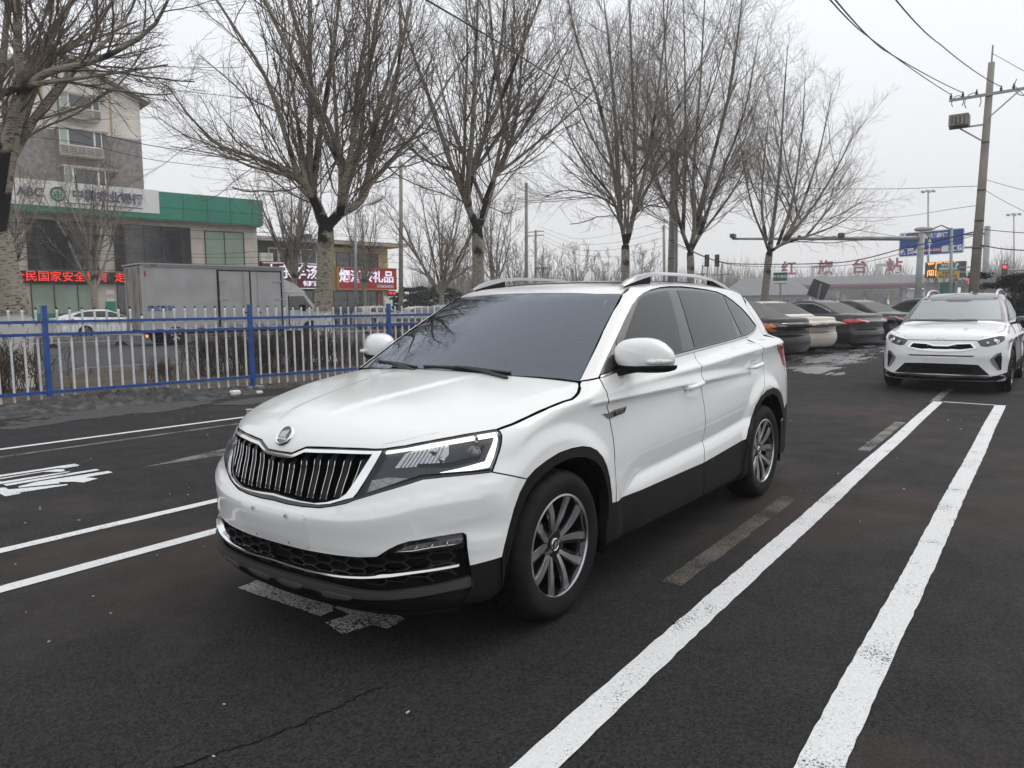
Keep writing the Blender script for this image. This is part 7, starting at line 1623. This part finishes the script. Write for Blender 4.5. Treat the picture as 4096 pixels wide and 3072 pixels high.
for sg in(-1,1): m.prism([(y+sg*.05,z-.05),(y+sg*.75,z-.05),(y+sg*.75,z-.18),(y+sg*1.1,z),(y+sg*.75,z+.18),(y+sg*.75,z+.05),(y+sg*.05,z+.05)],(.006,0,0),(.0085,0,cz),**YZ)
m.build('sign_arrows',SWH,S)
for sg in(-1,1):
    yy=y+sg*.44; m=MB(); m.prism([(yy+c,z+d) for c,d in rr_(.60,.26,.05)],(.008,0,0),(.009,0,cz),**YZ); o=m.build('route_shield',SRED,S); text('lettering','G304',SWH,.21,frame4((.019,yy,cz+z-TILT*yy),(0,1,0),(0,0,1)),o,bold=.004,ext=.002)
y,z=uv(697,150); m=MB(); m.prism([(y+c,z+d) for c,d in rr_(1.0,.62,.06)],(.006,0,0),(.008,0,cz),**YZ); o=m.build('route_shield',SGREEN,S); m=MB(); m.prism([(y-.48,z+.15),(y+.48,z+.15),(y+.48,z+.29),(y-.48,z+.29)],(.004,0,0),(.014,0,cz),**YZ); m.build('shield_band',SRED,o); text('lettering','G1501',SWH,.30,frame4((.016,y,cz+z-.08),(0,1,0),(0,0,1)),o,bold=.005,ext=.002)
m=MB(); pz=P3(2118,560,62)-np.array([X0,cy,0]); m.tube([(-.3,pz[1]+.35,-.1),(-.3,pz[1]+.35,cz+hg*.55)],.19,14); m.build('sign_post',STEELG,S,smooth=True); m=MB()
for z in(.45,-.42): m.tube([(-.25,pz[1]+.3,cz+z*1.0),(-.12,wd*.1,cz+z)],.075,8)
m.build('sign_arm',STEELG,S,smooth=True)
# green and yellow sign, amber led board, street name sign, tilted back of a sign
a=P3(2024,569,75); b=P3(2073,601,75); S=empty('truck_sign',(a[0],(a[1]+b[1])/2,0),0,'green over yellow lorry inspection sign below the blue sign','road sign'); w=abs(b[1]-a[1]);z1=a[2];z0=b[2];zm=z1-(z1-z0)*.52
bx('green_panel',SGREEN,S,-.05,0,-w/2,w/2,zm,z1); bx('yellow_panel',SYEL,S,-.05,0,-w/2,w/2,z0,zm-.004)
fs=(z1-zm)*.36
for s,z,mt in(('货车靠右 ',zm+(z1-zm)*.72,SWH),('超限超载检测',zm+(z1-zm)*.27,SWH),('未经检测',z0+(zm-z0)*.72,INK),('禁止驶入高速',z0+(zm-z0)*.27,INK)): text('lettering',s,mt,fs,frame4((.01,-w*.03 if '靠' in s else 0,z),(0,1,0),(0,0,1)),S,bold=fs*.015,ext=.003,sx=.92)
m=MB(); yy,zz=w*.36,zm+(z1-zm)*.74; m.prism([(yy-.10,zz-.14),(yy-.04,zz-.16),(yy+.08,zz-.02),(yy+.12,zz-.06),(yy+.14,zz+.13),(yy-.05,zz+.11),(yy-.01,zz+.07),(yy-.11,zz-.09)],(.006,0,0),(.004,0,0),(0,1,0),(0,0,1)); m.build('sign_arrow',SWH,S)
m=MB(); m.tube([(-.25,w*.5+1.0,0),(-.25,w*.5+1.0,z1+.1)],.15,12); m.build('sign_post',STEELG,S,smooth=True); m=MB(); m.tube([(-.2,w*.5+1.0,z1-.4),(-.06,w*.4,z1-.4)],.05,6); m.tube([(-.2,w*.5+1.0,z0+.5),(-.06,w*.4,z0+.5)],.05,6); m.build('sign_arm',STEELG,S)
a=P3(2000,567,85); b=P3(2030,600,85); S=empty('led_message_board',(a[0],a[1],0),0,'black message board with amber led characters left of the green and yellow sign','message board'); z1,z0=a[2],b[2]; AMB=M('amber led characters',(1,.42,.08),emit=1.2)
bx('board',LEDB,S,-.3,0,-.05,3.4,z0,z1); hh=(z1-z0)*.44
for s,z in(('严厉打击',z0+(z1-z0)*.74),('闯口冲卡',z0+(z1-z0)*.27)): text('led_lettering',s,AMB,hh*1.02,frame4((.01,.10,z),(0,1,0),(0,0,1)),S,bold=.01,ext=.004,align='LEFT')
m=MB(); m.tube([(-.4,.9,0),(-.4,.9,z0)],.16,10); m.tube([(-.4,2.6,0),(-.4,2.6,z0)],.16,10)
for k in range(4): m.tube([(-.2,.4+.8*k+.38*math.cos(t_),z0-.35+.38*math.sin(t_)) for t_ in np.linspace(0,2*math.pi,16)],.05,5,cap=False)
m.build('board_frame',M('purple grey steel',(.22,.17,.19),rough=.5),S)
a=P3(1670,589,50); b=P3(1701,604,50); S=empty('street_name_sign',((a[0]+b[0])/2,(a[1]+b[1])/2,0),0,'green street name sign beside the lone poplar trunk','street sign'); w=abs(b[1]-a[1])*1.02;z1=a[2];z0=P3(1700,611,50)[2]
bx('sign_panel',SGREEN,S,-.04,.04,-w/2,w/2,z0+.13,z1); bx('lower_strip',SWH,S,-.04,.045,-w/2,w/2,z0,z0+.128); text('lettering','东平湖街',SWH,.21,frame4((.045,0,(z1+z0)/2+.06),(0,1,0),(0,0,1)),S,bold=.004,ext=.002); text('lettering','北',SWH,.09,frame4((.045,-w*.42,(z1+z0)/2+.06),(0,1,0),(0,0,1)),S); text('lettering','南',SWH,.09,frame4((.045,w*.42,(z1+z0)/2+.06),(0,1,0),(0,0,1)),S)
m=MB(); m.tube([(-.1,0,0),(-.1,0,z0)],.06,8); m.bar((-.1,-w*.45,z0-.02),(-.1,w*.45,z0-.02),.05); m.build('sign_post',STEELG,S)
q=P3(1768,626,40); S=empty('tilted_sign',(q[0],q[1],0),0,'square sign seen from its grey back, tilted on a leaning post behind the parked sedans','road sign'); m=MB(); m.box(-.02,.02,-.42,.42,-.42,.42); m.box(.02,.05,-.36,.36,.12,.18); m.box(.02,.05,-.36,.36,-.2,-.14); o=m.build('sign_back',M('sign back grey',(.075,.075,.075),rough=.7),S); o.matrix_local=Matrix.Translation((0,0,q[2]))@Matrix.Rotation(R(-22),4,'X'); m=MB(); m.tube([(.05,.13,q[2]+.3),(.06,-.30,.0)],.05,8); m.build('sign_post',STEELG,S)
# traffic lights
def tlight(px,py,D,label,lit,arm,parent_name='traffic_light'):
    q=P3(px,py,D); S=empty('traffic_light',(q[0],q[1],0),0,label,'traffic light'); s=D/80
    bx('housing',DARK,S,-.12*s,.12*s,-.20*s,.20*s,q[2]-.6*s,q[2]+.6*s); m=MB()
    for k,z in enumerate((.38,0,-.38)):
        mt=M('red signal lamp',(1,.05,.04),emit=1.6) if lit and k==0 else M('unlit signal lamp',(.03,.03,.03),rough=.3)
        m=MB(); m.lathe([(.001,.0),(.15*s,.0)],18,axis='x',c=(.125*s,0,q[2]+z*s)); m.build('signal_lamp',mt,S)
    m=MB(); 
    if arm: m.tube([(-.2,.1,q[2]+arm[2]),(-.2,arm[0],q[2]+arm[2]),(-.2,arm[0],0)],.09*s,8)
    else: m.tube([(-.2,0,0),(-.2,0,q[2]+.5)],.08*s,8)
    m.build('signal_pole',STEELG,S); return S
tlight(2170,586,90,'red traffic light on an arm near the right edge',True,(6.5,0,.1)); tlight(1527,563,80,'dark traffic signal seen from behind, left one of the pair right of the tall poplar',False,None); tlight(1549,563,80,'dark traffic signal seen from behind, right one of the pair right of the tall poplar',False,None)
# backs of hoardings
for px0,py0,px1,py1,D,lb in((1156,558,1184,600,70,'grey corrugated sign back on a pole right of the pale concrete pole'),(1502,578,1530,606,95,'grey ribbed sign back left of the dark traffic signals'),(1536,575,1580,612,95,'larger grey ribbed sign back below the dark traffic signals')):
    a=P3(px0,py0,D); b=P3(px1,py1,D); S=empty('sign_back',(a[0],a[1],0),0,lb,'road sign'); d=b-a; m=MB(); n=10
    for i in range(n): m.bar((d[0]*i/n,d[1]*i/n,(a[2]+b[2])/2),(d[0]*(i+.8)/n,d[1]*(i+.8)/n,(a[2]+b[2])/2),a[2]-b[2],.10)
    m.build('ribbed_panel',M('grey ribbed metal',(.19,.19,.19),rough=.6),S); m=MB(); m.tube([(d[0]*.5-.2,d[1]*.5,0),(d[0]*.5-.2,d[1]*.5,a[2]+.3)],.12,8); m.build('sign_post',STEELG,S)
Tf,Bf,tf=pole(1158,70,8.3,.14,.10,'concrete pole with a double crossarm beside the grey sign back',topx=(1157,497)); m=MB()
for dz in(0,-.35): m.bar((0,-1.0,tf[2]-.15+dz),(0,1.0,tf[2]-.15+dz),.08)
m.build('crossarm',STEELG,Tf)
# toll plaza
TOLL=empty('toll_plaza',(0,0,0),0,'wide flat-roofed toll plaza canopy with red rooftop characters','toll plaza'); D_=185
a=P3(1645,607,D_); b=P3(2035,596,D_); dv=b-a; dv[2]=0; Lc=np.linalg.norm(dv); ang=math.atan2(dv[1],dv[0]); TOLL.location=(a[0],a[1],0); TOLL.rotation_euler=(0,0,ang)
zt_=(a[2]+b[2])/2+.2; tz=lambda py,px=1850: P3(px,py,D_)[2]
zb_=zt_-2.0; bx('canopy',M('pale canopy fascia',(.42,.42,.43),rough=.6,var=.06,scale=.2),TOLL,-1,Lc+22,0,14,zb_+.5,zt_+.3); bx('red_edge',M('dull red canopy edge',(.33,.08,.10),rough=.6),TOLL,-.9,Lc+22,-.12,0,zb_+.2,zb_+.62); bx('canopy_soffit',M('canopy underside',(.12,.12,.125),rough=.8),TOLL,0,Lc+21,.3,13.5,zb_-.35,zb_+.2)
m=MB()
for i in range(26): m.box(i*1.9-.03,i*1.9+.03,-.02,0,zb_+.65,zt_+.28)
m.build('fascia_joint',M('joint grey',(.3,.3,.31),rough=.7),TOLL)
for i,x in enumerate((5.5,17.5,29.5,41.5,53)): [bx('canopy_column',M('pale column',(.46,.46,.47),rough=.7),TOLL,x-.5,x+.5,yy,yy+1,0,zb_) for yy in(3,10)]
RC=M('dull red roof characters',(.30,.05,.07),rough=.6)
for s,px in(('红',1703),('旗',1783),('台',1856),('站',1931)):
    q=P3(px,588,D_); v=q-a; x=v[0]*math.cos(ang)+v[1]*math.sin(ang); o=text('roof_lettering',s,RC,3.3,frame4((x,1.0,zt_+2.15),(1,0,0),(0,0,1)),TOLL,bold=.10,ext=.15); m=MB(); m.bar((x-.8,1.4,zt_+.2),(x-.8,1.4,zt_+2.4),.12); m.bar((x+.8,1.4,zt_+.2),(x+.8,1.4,zt_+2.4),.12); m.bar((x+1.0,1.2,zt_+2.8),(x+2.6,3.6,zt_+.3),.10); m.build('letter_strut',M('grey strut',(.3,.3,.3),rough=.7),TOLL)
for px in(1762,1905):
    q=P3(px,588,D_); v=q-a; x=v[0]*math.cos(ang)+v[1]*math.sin(ang); m=MB(); m.box(x-1.1,x-.4,4,5,zt_+.2,zt_+3.0); m.box(x-.4,x+3.2,4,5,zt_+2.4,zt_+3.0); m.build('roof_gantry',M('pale column',(.46,.46,.47)),TOLL)
rg=np.random.RandomState(71)
for i in range(9):
    x=3+i*5.6; m=MB(); m.box(x-.9,x+.9,5,7.4,0,2.6,.05); o=m.build('toll_booth',M('toll booth grey',(.24,.25,.26),rough=.5),TOLL); bx('booth_window',WINDK,o,x-.7,x+.7,4.97,5.0,1.2,2.2)
    m=MB(); m.box(x+1.4,x+2.3,4,4.1,2.6,3.9); m.build('lane_sign',M('lane sign',(.55,.50,.25) if i%3==1 else ((.2,.4,.33) if i%3==0 else (.6,.6,.6)),rough=.6) if 0 else (SYEL if i%3==1 else (SGREEN if i%3==0 else SWH)),TOLL)
bx('toll_led',LEDB,TOLL,38,47,-.3,-.12,zb_+.0,zb_+1.0); text('led_text','下道减速',LEDR,1.0,frame4((42.5,-.31,zb_+.5),(1,0,0),(0,0,1)),TOLL,bold=.02,ext=.01)
H=empty('toll_office',tuple(headpt(1668,150)),ang,'low grey hip-roofed office left of the toll plaza','building'); m=MB(); m.box(-9,6,0,8,0,2.9); m.build('wall',M('office wall grey',(.26,.26,.265),rough=.8),H); m=MB(); V=[(-10,-.8,2.9),(7,-.8,2.9),(7,8.8,2.9),(-10,8.8,2.9),(-6,4,6.2),(3,4,6.2)]; m.add(V,[(0,1,5,4),(1,2,5),(2,3,4,5),(3,0,4),(3,2,1,0)]); m.build('roof',ROOFT,H)
for x0 in(-7.5,-4.5,-1.5,1.5,4): window(H,x0,x0+1.4,1.0,2.3,WINDK,FRAMEW)
# site fence and containers behind the parked cars
for px0,px1,py0,py1,D,mt,lb,nm,ct in((2030,2062,611,655,70,SGREEN,'green gate panel behind the white crossover','site_gate','gate'),(2126,2172,631,655,60,M('white ribbed hoarding',(.62,.61,.58),rough=.6),'white ribbed hoarding between the concrete pole and the pine','hoarding','hoarding'),(1962,1995,627,655,75,M('pale kiosk',(.55,.60,.60),rough=.5),'pale kiosk left of the camera gantry post','kiosk','kiosk'),(1996,2028,612,655,88,M('grey kiosk',(.33,.34,.36),rough=.6),'grey ticket cabin between the gantry post and the green gate','kiosk','kiosk')):
    a=P3(px0,py0,D); b=P3(px1,py1,D); S=empty(nm,(a[0],a[1],0),0,lb,ct); d=(b-a)[:2]; n=12; m=MB()
    for i in range(n):
        c0=d*i/n; c1=d*(i+.86)/n; m.box(min(c0[0],c1[0])-.6,max(c0[0],c1[0]),c0[1],c1[1],0,a[2])
    m.build('panel',mt,S); m=MB(); m.box(min(0,d[0])-.7,max(0,d[0])+.02,min(0,d[1])-.05,max(0,d[1])+.05,a[2],a[2]+.08); m.build('top_rail',STEELG,S)
# ------------------------------------------------------------------ wires
def wire(pts,r,label,sag=0,n=24,name='overhead_cable'):
    pts=[np.array(p,float) for p in pts]; P=[]
    for a,b in zip(pts[:-1],pts[1:]):
        for i in range(n+1): t_=i/n; q=a*(1-t_)+b*t_; q=q+np.array([0,0,-4*sag*t_*(1-t_)]); P.append(q)
    o=MB().tube([tuple(v) for v in P],r,5).build(name,CABLE,None,smooth=True); return tag(o,label,'cable')
pt=lambda k,dz=.2: PoleB+ca+u*k+np.array([.12,0,dz+.05*k])
def thru(px,py,D): return P3(px,py,D)
e=lambda px,py,D:thru(px,py,D)
def wire_px(keys,r,label,n=14):
    """cable through measured points, each at its own distance"""
    P=[P3(*k) for k in keys]; Q=smooth_poly(P,n*len(keys)); o=MB().tube([tuple(v) for v in Q],r,5).build('overhead_cable',CABLE,None,smooth=True); return tag(o,label,'cable')
wire([pt(-1.1),thru(1870,75,20),thru(1760,-40,11)],.013,'upper of the two close cables running from the pole to the top edge',sag=.05); wire([pt(-.75),thru(1905,105,20),thru(1780,-30,11)],.013,'lower of the two close cables running from the pole to the top edge',sag=.05); wire([pt(.35),thru(2030,95,22),thru(1900,-45,12)],.013,'single cable from the pole top to the upper right edge of the sky',sag=.08)
wire([pt(.7),thru(2260,255,26)],.012,'cable leaving the pole crossarm towards the right edge'); wire([pt(1.15),thru(2260,300,26)],.012,'lowest cable leaving the pole crossarm to the right edge'); wire([PoleTop+np.array([0,0,.3]),thru(2260,180,27)],.009,'thin cable from the very tip of the concrete pole to the right')
wire_px([(905,-10,12),(1106,110,17),(1300,230,24),(1500,345,32),(1680,430,42),(1800,485,50),(1945,512,58)],.016,'thick black cable slanting down across all the poplars')
wire_px([(1445,520,43),(1590,570,40),(1800,568,38),(1960,535,34),(2108,500,31)],.022,'bundle of telephone cable sagging in front of the toll plaza'); wire_px([(1445,525,43),(1600,574,41),(1800,575,39),(1960,545,35),(2108,508,31)],.012,'thin second strand under the telephone cable bundle')
wire_px([(1480,376,43),(1700,404,40),(1900,408,36),(2110,402,31)],.010,'high thin cable crossing from the tall poplar to the concrete pole'); wire_px([(1700,468,60),(1900,470,50),(2110,444,31)],.010,'thin cable dipping above the blue road sign')
wire_px([(2118,495,31),(2170,500,30),(2240,505,29)],.012,'upper cable of the bundle leaving the pole at sign height to the right'); wire_px([(2112,528,31),(2170,538,30),(2240,542,29)],.018,'thicker lower cable of the bundle leaving the pole to the right'); wire_px([(2120,385,31),(2170,400,31),(2240,418,31)],.008,'thin cable right of the pole, about level with the poplar tops'); wire_px([(2118,405,31),(2170,435,31),(2240,470,31)],.008,'steeper thin cable right of the pole above the sign')
for i,(y0,y1,y2,r,D) in enumerate(((80,170,215,.012,30),(262,300,352,.015,32),(285,330,372,.010,32),(330,400,0,.008,34))):
    if y2: wire_px([(-20,y0,D),(150,(y0*.55+y1*.45),D),(330,y1+15,D),(560,y2,D+3),(760,y2+22,D+8),(868,y2+35,52)],r,('highest','second','third')[i]+' of the cables crossing in front of the apartment block')
for i,(a_,b_,c_) in enumerate(((478,494,505),(505,512,516),(530,545,540),(548,552,556),(560,566,570),(572,586,590))):
    wire_px([(-20,a_,38),(200,b_-4,38),(430,b_+4,40),(640,c_,44),(868,c_+12,52)],.011,('first','second','third','fourth','fifth','sixth')[i]+' from the top of the cables strung low across the bank windows')
for i,(y0,y1) in enumerate(((488,500),(496,520),(505,535),(512,552))):
    wire_px([(1160,y0,70),(1260,y0+28+4*i,62),(1350,y1,54),(1436,y1-22,47)],.010,('first','second','third','fourth')[i]+' from the top of the cables between the crossarm pole and the cable pole')
wire_px([(700,245,22),(790,340,34),(868,385,52)],.008,'thin cable dropping through the big poplar to the plain concrete pole')
# ------------------------------------------------------------------ winter haze
def haze():
    m=bpy.data.materials.new('haze air'); m.use_nodes=True; N=m.node_tree.nodes; L=m.node_tree.links; N.clear()
    o=N.new('ShaderNodeOutputMaterial'); v=N.new('ShaderNodeVolumePrincipled'); v.inputs['Color'].default_value=(.97,.975,.985,1); v.inputs['Density'].default_value=.0015; v.inputs['Anisotropy'].default_value=.2
    L.new(v.outputs[0],o.inputs['Volume'])
    mb=MB(); mb.box(-250,40,-130,60,-1.1,32); h=mb.build('haze',m); tag(h,kind='stuff',label='thin grey winter haze over the whole street')
haze()
